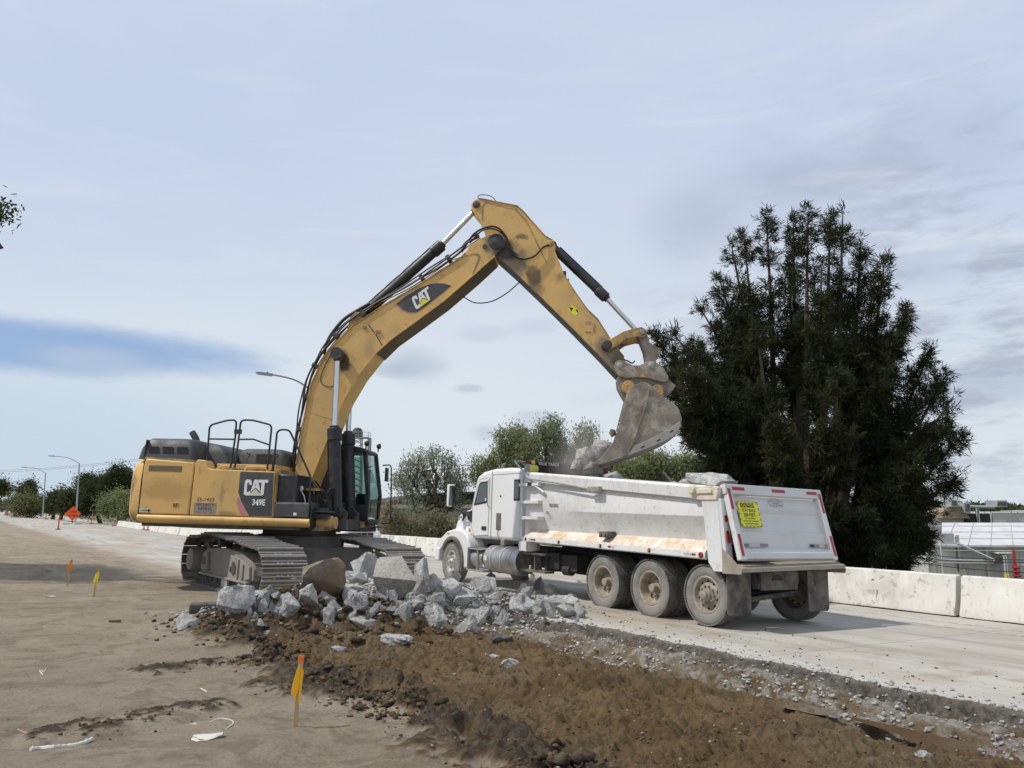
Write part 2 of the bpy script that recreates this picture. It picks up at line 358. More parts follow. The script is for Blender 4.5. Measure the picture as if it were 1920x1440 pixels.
def terrain(x, y):
    x = np.asarray(x, float); y = np.asarray(y, float); u = x * UX + y * UY; q = x * QX + y * QY
    z = base_z(x, y); near = 1 - ss(np.hypot(x, y), 22, 60)
    n1 = fbm(u * .9, q * .9, 4, 1); n2 = fbm(u * 3.1, q * 3.1, 4, 2); n3 = fbm(x * 9, y * 9, 4, 3); n4 = fbm(x * 22, y * 22, 3, 9)
    ql = 2.72 + .55 * (n1 - .5) + .5 * (n2 - .5) + .30 * ss(u, 9.5, 5); qr = 8.18 + .40 * (fbm(u * .7, u * 0 + 4, 3, 5) - .5) * 2 * .6 + .30 * (fbm(u * 3.4, q * 2, 4, 8) - .5)
    qr = qr - .35 * ss(u, 9, 11.5)
    endf = 1 - ss(u + .8 * (n1 - .5), 11.9, 12.9)
    left = ss(q, ql, ql + .45); right = 1 - ss(q, qr, qr + .15)
    pit = left * right * endf
    concrete = (q > qr + .16) | ((u > 12.3) & (q > 4.3 - .052 * (u - 14) + .5 * (n1 - .5) + .25 * (n2 - .5)))
    # broken lower shelf against the slab
    depth = .07 + .05 * ss(q, 3.4, 6.0) + .11 * ss(q, 6.2, 7.0)
    shelf = ss(q, qr - .75 + .5 * (n1 - .5), qr - .45 + .5 * (n1 - .5))
    depth = depth - .10 * shelf * (.6 + .8 * n2)
    soil_h = (n1 - .5) * .30 + (n2 - .5) * .16 + .09 * (fbm(u * .8 + 7, q * 2.2, 4, 66, ridge=True) - .6) + -np.abs(n3 - .5) * .16 * ss(n1, .35, .6) + .03 + (n4 - .5) * (.04 + .06 * ss(n1, .4, .6)) - .07 * ss(fbm(x * 3.3, y * 3.3, 3, 44, ridge=True), .72, .9)
    z = z + pit * (-depth + soil_h * (1 - .35 * shelf))
    # crumbled rim on the lot side
    rim = np.exp(-((q - ql - .1) / .42) ** 2) * (1 - ss(u, 12.2, 13)) * ss(n2 + .15 * np.sin(u * 1.7), .38, .62)
    z = z + rim * (.02 + .16 * np.clip(n3 - .35, 0, 1) + .05 * n4) * (1 + .3 * n1)
    # rubble heap and soil mound
    hd = segd(x, y, HEAP); heap = np.exp(-(hd / .95) ** 2) * (.10 + .42 * ss(x, -4.4, -2.9) * (1 - .72 * ss(x, -1.4, .6))) * (.75 + .5 * n2)
    md = segd(x, y, MOUND); mnd = np.exp(-(md / .62) ** 2) * .46 * (.45 + n2)
    z = z + heap + mnd * (.7 + .7 * n3) + .06 * np.clip(mnd * 4, 0, 1) * (n4 - .5)
    # ruts
    rut = 0
    for k, (R, wd) in enumerate(((RUT_A, .20), (RUT_B, .24), (RUT_C, .2))):
        d = segd(x, y, R); d = d + .10 * (n2 - .5); r = np.exp(-(d / wd) ** 2) * (.45 + .75 * ss(n1, .35, .6)); rut = np.maximum(rut, r)
        z = z + r * (.10 * np.clip(n3 - .38, 0, 1) + .02 * (n4 - .5) + .01) - .035 * np.exp(-((d - wd * 1.3) / .09) ** 2)
    lot = (1 - left) * (~concrete)
    z = z + near * lot * ((n1 - .5) * .05 + (n2 - .5) * .022 + (n3 - .5) * .012 + (n4 - .5) * .005)
    # curved tyre berms on the far left of the lot
    arc = np.hypot(x + 16, y - 36); bz = (fbm(arc * 1.6, u * .12, 3, 21) - .5); z = z + lot * ss(u, 17, 24) * (1 - ss(u, 50, 70)) * bz * .22
    soil = np.clip(pit + rim * .95 + np.clip(mnd * 5, 0, 1) + np.clip(heap * 3.2, 0, 1) * (.8), 0, 1)
    wet = np.clip(rim * 1.1 + rut * ss(n3, .30, .5) * 1.0 + np.clip(mnd * 3.5, 0, 1) * ss(n2, .45, .6) , 0, 1)
    k_ = (n3 - .5) * 1.1 + (n4 - .5) * .7
    soil = ss(soil + k_ * .5, .22, .40); wet = ss(wet * 1.05 + k_ * .9, .48, .66)
    # crushed concrete dust over the broken shelf and the heap's toe
    grey = np.clip(np.maximum(pit * shelf * ss(n2, .46, .64) * .8, np.clip(heap * 2.6, 0, 1) * ss(n2 + .25 * ss(x, -2.5, 0), .42, .55)), 0, 1)
    grey = np.maximum(grey, pit * np.exp(-((q - 7.5 - .4 * (n1 - .5)) / .16) ** 2) * ss(n3, .42, .6) * .8)
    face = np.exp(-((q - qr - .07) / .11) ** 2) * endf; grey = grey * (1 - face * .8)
    return z, soil, wet, grey, concrete, face
def tz(x, y): return float(terrain(np.array([x]), np.array([y]))[0][0])

def axis_pts(lo, hi, step, far, ratio):
    a = list(np.arange(lo, hi + 1e-6, step)); s = step; v = a[-1]
    while v < far: s *= ratio; v += s; a.append(v)
    s = step; v = a[0]; b = []
    while v > -far: s *= ratio; v -= s; b.append(v)
    return np.array(b[::-1] + a)
XS = axis_pts(-5.2, 5.6, .027, 3200, 1.035)
ys = []; v = 4.6
while v < 17: ys.append(v); v += .0042 * v + .002
s = .08
while v < 3200: ys.append(v); v += s; s *= 1.03
yb = []; v = 4.6; s = .04
while v > -600: s *= 1.12; v -= s; yb.append(v)
YS = np.array(yb[::-1] + ys)
gx, gy = np.meshgrid(XS, YS); nx, ny = len(XS), len(YS)
Z, soil, wet, grey, conc, facem = terrain(gx.ravel(), gy.ravel())
PX, PY = gx.ravel(), gy.ravel(); UU = PX * UX + PY * UY; QQ = PX * QX + PY * QY
idx = np.arange(nx * ny).reshape(ny, nx)
quads = np.stack([idx[:-1, :-1], idx[:-1, 1:], idx[1:, 1:], idx[1:, :-1]], -1).reshape(-1, 4)
cq = QQ[quads].mean(1)
isroad = conc[quads].all(1) & (cq < 19.3)
def sheet(name, q, mats):
    used = np.unique(q); remap = np.full(nx * ny, -1); remap[used] = np.arange(len(used)); q2 = remap[q]
    me = bpy.data.meshes.new(name); me.vertices.add(len(used)); co = np.stack([PX[used], PY[used], Z[used]], -1)
    me.vertices.foreach_set('co', co.ravel()); me.loops.add(q2.size); me.loops.foreach_set('vertex_index', q2.ravel().astype(np.int32))
    me.polygons.add(len(q2)); me.polygons.foreach_set('loop_start', (np.arange(len(q2)) * 4).astype(np.int32)); me.polygons.foreach_set('loop_total', np.full(len(q2), 4, np.int32))
    me.polygons.foreach_set('use_smooth', np.ones(len(q2), bool))
    uv = me.uv_layers.new(name='UVMap'); uvd = np.stack([UU[used], QQ[used]], -1)[q2.ravel()]; uv.data.foreach_set('uv', uvd.ravel().astype(np.float32))
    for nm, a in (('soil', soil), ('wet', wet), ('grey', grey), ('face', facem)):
        at = me.attributes.new(nm, 'FLOAT', 'POINT'); at.data.foreach_set('value', a[used].astype(np.float32))
    me.update(); me.validate(); me.materials.append(mats)
    o = bpy.data.objects.new(name, me); C.objects.link(o); o['kind'] = 'structure'; return o

class NT:
    "small node builder"
    def __init__(s, name, rough=.9):
        s.m = bpy.data.materials.new(name); s.m.use_nodes = True; s.nt = s.m.node_tree; s.N = s.nt.nodes; s.L = s.nt.links
        s.b = s.N['Principled BSDF']; s.b.inputs['Roughness'].default_value = rough; s.b.inputs['Specular IOR Level'].default_value = .3; s.tc = s.N.new('ShaderNodeTexCoord')
    def mp(s, sc, src='Object'):
        n = s.N.new('ShaderNodeMapping'); n.inputs['Scale'].default_value = sc; s.L.new(s.tc.outputs[src], n.inputs['Vector']); return n.outputs[0]
    def noise(s, sc, det=6, rg=.6, vec=None, dist=0):
        n = s.N.new('ShaderNodeTexNoise'); n.inputs['Scale'].default_value = sc; n.inputs['Detail'].default_value = det; n.inputs['Roughness'].default_value = rg; n.inputs['Distortion'].default_value = dist
        s.L.new(vec if vec is not None else s.tc.outputs['Object'], n.inputs['Vector']); return n.outputs['Fac']
    def vor(s, sc, vec=None, feat='F1', out='Distance'):
        n = s.N.new('ShaderNodeTexVoronoi'); n.inputs['Scale'].default_value = sc; n.feature = feat
        s.L.new(vec if vec is not None else s.tc.outputs['Object'], n.inputs['Vector']); return n.outputs[out]
    def attr(s, nm): n = s.N.new('ShaderNodeAttribute'); n.attribute_name = nm; return n.outputs['Fac']
    def mr(s, v, a, b, o0=0, o1=1):
        n = s.N.new('ShaderNodeMapRange'); n.interpolation_type = 'SMOOTHSTEP'
        for k, x in (('From Min', a), ('From Max', b), ('To Min', o0), ('To Max', o1)): n.inputs[k].default_value = x
        s.L.new(v, n.inputs['Value']); return n.outputs[0]
    def mth(s, op, a, b=None):
        n = s.N.new('ShaderNodeMath'); n.operation = op
        for i, x in enumerate((a, b)):
            if x is None: continue
            if isinstance(x, (int, float)): n.inputs[i].default_value = x
            else: s.L.new(x, n.inputs[i])
        return n.outputs[0]
    def mix(s, f, a, b, bt='MIX'):
        n = s.N.new('ShaderNodeMix'); n.data_type = 'RGBA'; n.blend_type = bt
        for i, x in ((0, f), (6, a), (7, b)):
            if isinstance(x, tuple): n.inputs[i].default_value = (*x, 1)
            elif isinstance(x, (int, float)): n.inputs[i].default_value = x
            else: s.L.new(x, n.inputs[i])
        return n.outputs[2]
    def sep(s, src='UV'):
        n = s.N.new('ShaderNodeSeparateXYZ'); s.L.new(s.tc.outputs[src], n.inputs[0]); return n.outputs
    def bump(s, h, st, dist=.02, prev=None):
        n = s.N.new('ShaderNodeBump'); n.inputs['Strength'].default_value = st; n.inputs['Distance'].default_value = dist; s.L.new(h, n.inputs['Height'])
        if prev is not None: s.L.new(prev, n.inputs['Normal'])
        return n.outputs[0]
    def done(s, col, nrm=None):
        s.L.new(col, s.b.inputs['Base Color'])
        if nrm is not None: s.L.new(nrm, s.b.inputs['Normal'])
        return s.m

def ground_mat():
    g = NT('dirt_lot_and_subgrade', .95)
    lot = g.mix(g.mr(g.noise(.55, 6, .6), .38, .66), (.285, .238, .165), (.375, .318, .228))
    lot = g.mix(g.mr(g.noise(2.6, 7, .65), .48, .70, 0, .7), lot, (.19, .15, .10))
    lot = g.mix(g.mr(g.noise(.9, 7, .6, None, 1.2), .56, .70, 0, .55), lot, (.40, .325, .22))
    lot = g.mix(g.mr(g.noise(38, 4, .6), .60, .74, 0, .55), lot, (.46, .40, .32))
    lot = g.mix(g.mr(g.noise(24, 5, .6), .30, .44, .45, 0), lot, (.13, .105, .075))
    lot = g.mix(g.mr(g.noise(19, 8, .75), .40, .62, 0, .40), lot, (.42, .36, .27)); lot = g.mix(g.mr(g.noise(1.1, 8, .68, None, 2.0), .50, .60, 0, .55), lot, (.20, .155, .10))
    lines = g.noise(1.6, 5, .6, g.mp((1.1, 9, 1), 'UV'), .6)
    lot = g.mix(g.mr(lines, .60, .72, 0, .4), lot, (.16, .128, .09))
    sl = g.mix(g.mr(g.noise(1.4, 6, .6), .35, .65), (.125, .080, .034), (.185, .122, .054))
    sl = g.mix(g.mr(g.noise(.5, 4, .5), .45, .65, 0, .65), sl, (.19, .145, .085))
    sl = g.mix(g.mr(g.noise(11, 6, .65), .30, .50, .6, 0), sl, (.085, .053, .024))
    peb = g.mr(g.noise(46, 2, .5), .72, .76)
    sl = g.mix(g.mth('MULTIPLY', peb, .75), sl, (.40, .35, .27))
    wetc = g.mix(g.mr(g.noise(9, 6, .6), .4, .62), (.052, .039, .026), (.125, .095, .062))
    gr = g.mix(g.mr(g.noise(14, 7, .7), .38, .62), (.22, .20, .165), (.44, .42, .37))
    c = g.mix(g.attr('soil'), lot, sl)
    c = g.mix(g.attr('wet'), c, wetc)
    c = g.mix(g.attr('grey'), c, gr)
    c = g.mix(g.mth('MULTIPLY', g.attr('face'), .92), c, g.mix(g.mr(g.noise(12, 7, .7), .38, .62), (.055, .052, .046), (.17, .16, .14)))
    # weeds and scrub on the far verge
    uq = g.sep('UV'); far = g.mr(g.mth('ADD', uq[0], g.mth('MULTIPLY', g.noise(.05, 4), 30)), 95, 130)
    farq = g.mr(uq[1], 19.5, 21)
    gm = g.mth('MAXIMUM', far, farq)
    veg = g.mix(g.mr(g.noise(.22, 6, .7), .4, .6), (.085, .095, .04), (.20, .175, .10))
    c = g.mix(gm, c, veg)
    b1 = g.bump(g.noise(7, 10, .74), .9, .07)
    b2 = g.bump(g.noise(48, 6, .7), .9, .02, b1); b2 = g.bump(g.noise(130, 4, .7), .8, .008, b2); c = g.mix(g.mr(g.noise(70, 5, .75), .35, .55, .22, 0), c, (.07, .05, .03), 'MIX'); c = g.mix(g.mr(g.noise(95, 3, .7), .58, .72, 0, .45), c, (.36, .32, .25))
    return g.done(c, b2)
def road_mat():
    g = NT('worn_concrete_pavement', .88)
    c = g.mix(g.mr(g.noise(.5, 6, .6), .35, .65), (.365, .345, .295), (.46, .435, .375))
    st = g.noise(.9, 7, .65, g.mp((.16, 2.2, 1), 'UV'), .5)
    c = g.mix(g.mr(st, .50, .66, 0, .75), c, (.26, .235, .195))
    st2 = g.noise(.7, 6, .65, g.mp((.10, 3.6, 1), 'UV'), .3)
    c = g.mix(g.mr(st2, .56, .70, 0, .8), c, (.50, .475, .43))
    dust = g.noise(.35, 5, .6, g.mp((.5, 1.4, 1), 'UV'), .7)
    c = g.mix(g.mr(dust, .46, .66, 0, .7), c, (.345, .285, .205))
    sp = g.sep('UV')
    # tan haul-dust between slab edge and truck; pale crushed edge
    edge = g.mth('MULTIPLY', g.mr(g.mth('ADD', sp[1], g.mth('MULTIPLY', g.noise(1.3, 5), .5)), 9.2, 8.6), g.mr(sp[0], 12.5, 11.5))
    c = g.mix(g.mth('MULTIPLY', edge, g.mr(g.noise(10, 7, .7), .38, .6, .35, .9)), c, (.45, .435, .40))
    t = g.mr(g.noise(.8, 6, .65, None, .5), .47, .62)
    band = g.mth('MULTIPLY', g.mr(sp[1], 9.0, 9.5), g.mr(sp[1], 11.2, 10.3))
    c = g.mix(g.mth('MULTIPLY', g.mth('MULTIPLY', t, band), .6), c, (.27, .205, .13))
    c = g.mix(g.mr(g.noise(16, 6, .7), .60, .70, 0, .35), c, (.19, .17, .14))
    edge_l = g.mth('SUBTRACT', g.mth('ADD', sp[1], g.mth('MULTIPLY', g.mth('SUBTRACT', sp[0], 14.0), .052)), 4.3)
    drift = g.mr(g.mth('SUBTRACT', edge_l, g.mth('MULTIPLY', g.noise(.8, 7, .65), 2.6)), .4, -.9)
    c = g.mix(g.mth('MULTIPLY', drift, g.mr(sp[0], 11.5, 12.5)), c, g.mix(g.mr(g.noise(2.6, 7, .65), .4, .7), (.30, .24, .165), (.22, .175, .12)))
    # sawn joints across the lanes and along them
    jx = g.mth('ABSOLUTE', g.mth('SUBTRACT', g.mth('FRACT', g.mth('MULTIPLY', sp[0], 1 / 4.6)), .5))
    c = g.mix(g.mr(jx, .003, .0012, 0, .6), c, (.12, .11, .095))
    jy = g.mth('ABSOLUTE', g.mth('SUBTRACT', sp[1], 11.7)); c = g.mix(g.mr(jy, .02, .008, 0, .6), c, (.12, .11, .095))
    b1 = g.bump(g.noise(30, 7, .65), .35, .008); b1 = g.bump(g.noise(5, 6, .6), .25, .02, b1)
    return g.done(c, b1)
MG = ground_mat(); MR = road_mat()
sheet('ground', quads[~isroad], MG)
sheet('road', quads[isroad], MR)
def uq(u, q): return (u * UX + q * QX, u * UY + q * QY)
def strip(name, q0, q1, u0, u1, m, dz=.004, step=.8):
    mb = MB(); n = int((u1 - u0) / step); vs = []
    for i in range(n + 1):
        u = u0 + (u1 - u0) * i / n
        for q in (q0, q1): x, y = uq(u, q); vs.append((x, y, float(base_z(x, y)) + dz))
    mb.add(vs, [(2 * i, 2 * i + 1, 2 * i + 3, 2 * i + 2) for i in range(n)])
    o = mb.build(name, m); o['kind'] = 'structure'; return o
g = NT('worn_lane_paint'); cc = g.mix(g.mr(g.noise(7, 7, .7), .42, .56), (.60, .59, .55), (.36, .34, .30)); ML = g.done(cc)
strip('lane_line', 15.10, 15.22, -6, 130, ML); strip('lane_line', 14.35, 14.42, -6, 40, ML)

# muddy puddle lying in the trench
pud = MB()
def puddle(pts):
    z = min(float(base_z(*p)) for p in pts)
    return z
g = NT('muddy_water', .12); g.b.inputs['Specular IOR Level'].default_value = .5
MW = g.done(g.mix(g.mr(g.noise(2, 4), .4, .6), (.105, .068, .034), (.13, .088, .046)), g.bump(g.noise(7, 3), .04, .02))
def pool(u0, u1, q0, q1, lift):
    pts = []; n = 28
    for k in range(n):
        a = 2 * math.pi * k / n; r = 1 + .12 * math.sin(3 * a + u0) + .08 * math.sin(5 * a)
        u = (u0 + u1) / 2 + (u1 - u0) / 2 * r * math.cos(a); q = (q0 + q1) / 2 + (q1 - q0) / 2 * r * math.sin(a); pts.append(uq(u, q))
    z = float(base_z(*uq((u0 + u1) / 2, (q0 + q1) / 2))) - lift
    mb = MB(); mb.add([(p[0], p[1], z) for p in pts], [tuple(range(n))]); o = mb.build('puddle', MW, smooth=False); o['kind'] = 'structure'
pool(1.2, 4.6, 6.95, 7.42, .17); pool(4.95, 5.6, 7.0, 7.3, .168)

# ------------------------------------------------------------------ broken concrete
def concrete_mat(name, light, dark, soilc=None, samt=0):
    g = NT(name, .92)
    c = g.mix(g.mr(g.noise(7, 9, .74), .38, .58), dark, light); c = g.mix(g.mr(g.noise(38, 4, .7), .52, .66, 0, .7), c, tuple(min(.8, x * 1.35) for x in light))
    c = g.mix(g.mr(g.vor(24), .0, .28, .45, 0), c, tuple(x * .55 for x in dark))
    c = g.mix(g.mr(g.noise(2.2, 6, .6), .55, .7, 0, .6), c, (.36, .33, .27))
    if soilc: c = g.mix(g.mr(g.noise(1.6, 7, .65), .40, .52, 0, samt), c, soilc)
    b = g.bump(g.noise(11, 10, .76), 1.0, .07); b = g.bump(g.vor(26), .5, .02, b)
    return g.done(c, b)
MROCK = concrete_mat('broken_concrete', (.56, .555, .525), (.30, .30, .285))
MROCK2 = concrete_mat('pale_broken_concrete', (.64, .63, .59), (.36, .355, .33))
MROCKT = concrete_mat('tan_slab_concrete', (.50, .47, .41), (.38, .355, .31))
MROCKS = concrete_mat('soil_caked_concrete', (.36, .34, .30), (.2, .19, .17), (.25, .175, .105), .88)
MROCKD = concrete_mat('dark_damp_concrete', (.17, .16, .145), (.10, .095, .085))
MCLOD = NT('soil_clod', 1); MCLOD = MCLOD.done(MCLOD.mix(MCLOD.mr(MCLOD.noise(8, 6), .4, .6), (.085, .053, .025), (.17, .108, .05)), MCLOD.bump(MCLOD.noise(22, 7, .7), .7, .03))
def hull(seed, n=16, box=.35):
    n = n + 2; box = min(.9, box + .12)
    r = np.random.RandomState(seed); p = r.normal(size=(n, 3)); p /= np.linalg.norm(p, axis=1)[:, None]
    p = p / (np.abs(p).max(1)[:, None] ** box); p *= r.uniform(.82, 1.0, (n, 1))
    bm = bmesh.new()
    for v in p: bm.verts.new(v)
    res = bmesh.ops.convex_hull(bm, input=bm.verts)
    junk = [e for e in res['geom_interior'] if isinstance(e, bmesh.types.BMVert)]
    if junk: bmesh.ops.delete(bm, geom=junk, context='VERTS')
    return bm
def rockmesh(name, seed, d, rough=.05, cuts=3, n=14, R=None, box=.35, nf=2.6):
    bm = hull(seed, n, box)
    bmesh.ops.subdivide_edges(bm, edges=bm.edges, cuts=cuts, use_grid_fill=True)
    bmesh.ops.triangulate(bm, faces=bm.faces)
    bm.normal_update()
    co = np.array([v.co for v in bm.verts]); nr = np.array([v.normal for v in bm.verts])
    mx = np.abs(co).max(0); co /= mx
    f = fbm(co[:, 0] * nf + co[:, 2] * 1.7 + seed, co[:, 1] * nf - co[:, 2] * 2.1, 4, seed % 97, .6)
    f2 = fbm(co[:, 2] * 6 + seed, co[:, 1] * 6 + co[:, 0] * 5, 3, seed % 89, .6)
    co = co + nr * ((f - .5) * rough * 3.2 + (f2 - .5) * rough * 1.4)[:, None]
    co = co * (np.array(d) / 2)
    for v, c in zip(bm.verts, co): v.co = c
    me = bpy.data.meshes.new(name); bm.to_mesh(me); bm.free()
    me.polygons.foreach_set('use_smooth', [True] * len(me.polygons)); me.set_sharp_from_angle(angle=math.radians(28))
    return me
def px_at(px, py, Y):
    "where the line of sight through a photo pixel crosses distance Y: used to lay pieces out in the place"
    x = (px - 960) / 1443.0; v = (720 - py) / 1443.0; c, s = math.cos(PITCH), math.sin(PITCH)
    r = Vector((x, c - v * s, s + v * c)); return Vector((0, 0, CAM_H)) + r * (Y / r.y)
def hit_terrain(px, py):
    "distance Y at which the line of sight through a photo pixel meets the ground"
    x = (px - 960) / 1443.0; v = (720 - py) / 1443.0; c, s = math.cos(PITCH), math.sin(PITCH); rx, ry, rz_ = x, c - v * s, s + v * c
    Ys = np.linspace(4.8, 24, 700); X_ = rx * Ys / ry; Z_ = CAM_H + rz_ * Ys / ry; t = terrain(X_, Ys)[0]; k = np.nonzero(Z_ < t)[0]
    return float(Ys[k[0]]) if len(k) else 24.0
def rock(px, py, wpx, hpx, Y, m, label, rot=(0, 0, 0), deep=.85, rough=.05, n=14, seed=None, group=None, cuts=3, box=.35, name='concrete_chunk', cat='rock', sink=True):
    if sink: Y = hit_terrain(px, py + hpx * .44) + .12
    s = Y / 1443.0; p = px_at(px, py, Y); w_, h_ = wpx * s, hpx * s
    seed = seed if seed is not None else int(px * 7 + py)
    me = rockmesh(name, seed, (w_, (w_ + h_) / 2 * deep, h_), rough, cuts, n, box=box); me.materials.append(m)
    o = bpy.data.objects.new(name, me); C.objects.link(o)
    o.location = p; o.rotation_euler = rot
    if sink:
        g0 = tz(p.x, p.y)
        low = p.z - h_ * .42
        if low > g0:     # reach down so the piece rests on what is below it
            k = min(1.35, (h_ + (low - g0)) / h_); o.scale = (1, 1, k); o.location.z = p.z - (k - 1) * h_ / 2
    return tag(o, label, cat, group)
GR = 'broken concrete chunks in the heap'
big = [
 (733, 1083, 92, 84, 13.9, MROCKT, 'largest slab chunk with a flat tan face, in front of the far track', (.15, .3, .2), 9, .018, .2),
 (684, 1062, 56, 66, 14.3, MROCK, 'rough grey chunk leaning on the left of the large flat tan slab', (0, .3, .4), 14, .07, .35),
 (604, 1092, 100, 92, 13.7, MROCKS, 'brown soil-caked block standing in front of the near track', (0, -.08, .5), 16, .06, .4),
 (568, 1068, 26, 44, 13.9, MROCK2, 'narrow pale chunk against the left side of the soil-caked block', (0, .3, 0), 11, .07, .35),
 (655, 1062, 62, 40, 14.9, MROCK, 'grey chunk behind and right of the soil-caked block', (0, -.15, 0), 13, .06, .35),
 (667, 1084, 52, 34, 13.9, MROCK2, 'pale jagged chunk between the soil-caked block and the tan slab', (0, .1, .5), 13, .08, .35),
 (662, 1105, 58, 24, 13.5, MROCK2, 'flat pale oval chunk below the jagged chunk beside the soil-caked block', (0, .05, .5), 15, .04, .35),
 (508, 1082, 66, 44, 13.8, MROCKT, 'wedge of concrete lying against the end of the near track', (0, .12, .2), 10, .03, .35),
 (543, 1066, 36, 40, 14.2, MROCK, 'small jagged chunk leaning on the shoes of the near track', (0, .6, .2), 12, .08, .35),
 (446, 1124, 78, 66, 12.6, MROCK2, 'chalky chunk at the left end of the heap with a white top', (0, .1, .2), 13, .08, .35),
 (478, 1112, 52, 34, 12.9, MROCK, 'flat-topped chunk behind the chalky left end chunk', (0, .1, 0), 11, .05, .35),
 (541, 1138, 48, 58, 12.5, MROCK, 'upright rough chunk left of centre at the front of the heap', (0, .35, .3), 13, .08, .35),
 (579, 1126, 34, 56, 12.7, MROCK2, 'pale upright chunk just right of the upright rough chunk', (0, -.2, .3), 12, .07, .35),
 (609, 1124, 46, 34, 12.8, MROCKT, 'cream-topped chunk at the foot of the soil-caked block', (0, .2, .3), 12, .05, .35),
 (660, 1112, 38, 46, 13.1, MROCK2, 'pale pointed chunk in the middle of the heap', (0, -.3, .3), 10, .08, .35),
 (676, 1130, 40, 40, 12.7, MROCK, 'grey lumpy chunk below the tan slab', (0, .3, 0), 15, .08, .35),
 (794, 1085, 40, 80, 13.6, MROCK, 'tall dark-sided chunk right of the tan slab below the far track', (0, .15, .4), 12, .06, .35),
 (812, 1098, 44, 44, 13.3, MROCK, 'grey wedge chunk between the tall chunk and the smooth pale one', (.3, -.3, 0), 11, .06, .35),
 (840, 1106, 50, 48, 13.2, MROCK2, 'smooth pale chunk in front of the front wheel of the truck', (0, .12, .2), 10, .02, .5),
 (900, 1102, 66, 44, 13.4, MROCK, 'broad grey chunk right of the smooth pale one', (0, -.08, .1), 14, .05, .4),
 (868, 1128, 58, 36, 12.9, MROCK2, 'pale rough chunk below the broad grey chunk', (0, .1, 0), 16, .09, .35),
 (982, 1106, 20, 24, 14.2, MROCKD, 'small dark-faced stone under the fuel tank of the truck', (0, .2, 0), 12, .06, .35),
 (1048, 1131, 74, 32, 14.5, MROCK2, 'long rounded slab piece at the right end of the heap', (0, .02, -.1), 18, .035, .6),
 (985, 1137, 68, 34, 13.9, MROCK, 'low grey chunk left of the long slab piece', (0, .06, .1), 15, .07, .4),
 (816, 1158, 44, 50, 11.9, MROCK2, 'rugged pale chunk at the front of the heap beside bare tan soil', (0, .1, .3), 14, .09, .35),
 (868, 1172, 58, 38, 11.6, MROCK2, 'frontmost pale chunk right of the rugged pale one', (0, -.1, .1), 13, .09, .35),
 (904, 1158, 28, 44, 11.8, MROCK, 'dark-faced upright piece beside the frontmost pale chunk', (0, .2, .1), 10, .03, .5),
 (631, 1152, 48, 16, 11.9, MROCKT, 'thin cream slab tilted on the brown soil below the heap', (0, -.35, .1), 12, .03, .7),
 (684, 1167, 56, 26, 11.7, MROCKT, 'broken slab with a smooth grey face sliding down the soil', (0, .55, .1), 10, .012, .7),
 (742, 1199, 66, 22, 11.0, MROCK2, 'white crusty chunk lying alone on the soil in front of the heap', (0, .05, .1), 20, .12, .35),
 (507, 1188, 42, 13, 10.9, MROCK2, 'thin white flake lying on the dark mound at left', (0, .1, .1), 9, .05, .6),
 (350, 1168, 44, 38, 11.6, MROCK2, 'lone half-round concrete chunk on the dirt at left', (0, .05, .1), 15, .05, .35),
 (634, 1219, 34, 18, 10.4, MROCK2, 'small whitish lump in the soil above the near survey flag', (0, .1, .1), 14, .12, .35),
 (957, 1245, 38, 20, 9.5, MROCK2, 'pale crusty lump in the middle of the trench', (0, .1, .1), 15, .12, .35),
 (926, 1236, 26, 16, 9.7, MROCK2, 'smaller pale lump left of the crusty lump in the trench', (0, .1, .1), 14, .12, .35),
 (940, 1196, 40, 24, 10.9, MROCKD, 'dark grey block half buried at the head of the trench', (0, .02, .2), 11, .03, .6),
 (1033, 1164, 30, 26, 12.3, MROCKD, 'dark brown stone on the broken slab edge', (0, .2, .2), 11, .04, .5),
 (941, 1124, 30, 26, 13.2, MROCKS, 'brown rounded stone on the right half of the heap', (0, .1, .2), 12, .04, .4),
 (1073, 1143, 28, 8, 13.6, MROCKT, 'thin cream sliver below the long slab piece', (0, .05, .2), 9, .03, .6),
 (1575, 1322, 24, 10, 7.6, MROCK2, 'white stone between soil and puddle at lower right', (0, .1, 0), 10, .07, .4),
 (1735, 1418, 30, 22, 6.3, MROCK2, 'bright white lump of plaster at the bottom right', (0, .1, 0), 14, .13, .35),
 (1905, 1430, 44, 26, 6.1, MROCK, 'crusty grey lump in the bottom right corner', (0, .1, 0), 14, .12, .35),
]
for (px, py, ww, hh, Y, m, lab, rot, n, rg, bx) in big:
    if rg >= .04 and ww > 34: ww, hh, rg = ww * .90, hh * .90, rg * 1.35
    rock(px, py, ww, hh, Y, m, lab, rot, rough=rg, n=n, box=bx, group=GR if 400 < px < 1090 and py < 1180 else None)
# unremarkable pieces that fill the heap: nothing tells them apart
rs = np.random.RandomState(5)
fill = [rockmesh('concrete_chunk', 900 + k, (1, .9, .8), .09, 3, 13) for k in range(9)]
for k, me in enumerate(fill): me.materials.append((MROCK, MROCK2, MROCK)[k % 3])
for cnt in range(270):
    px = rs.uniform(425, 1085); py = 1128 + (px - 740) * .02 + rs.normal() * 19; hp = 8 + 24 * rs.rand() ** 2.0
    if abs(px - 604) < 60 and py < 1132 or (abs(px - 733) < 52 and py < 1115): continue
    Y = hit_terrain(px, py + hp * .4) + .05; p = px_at(px, py, Y); s = hp * 1.25 * Y / 1443
    o = bpy.data.objects.new('concrete_chunk', fill[rs.randint(9)]); C.objects.link(o)
    o.location = p; o.rotation_euler = tuple(rs.rand(3) * 6); o.scale = (s * rs.uniform(.9, 1.4), s * rs.uniform(.7, 1.1), s * rs.uniform(.6, 1))
    tag(o, 'smaller unremarkable concrete piece filling the rubble heap', 'rock', 'smaller pieces filling the rubble heap')

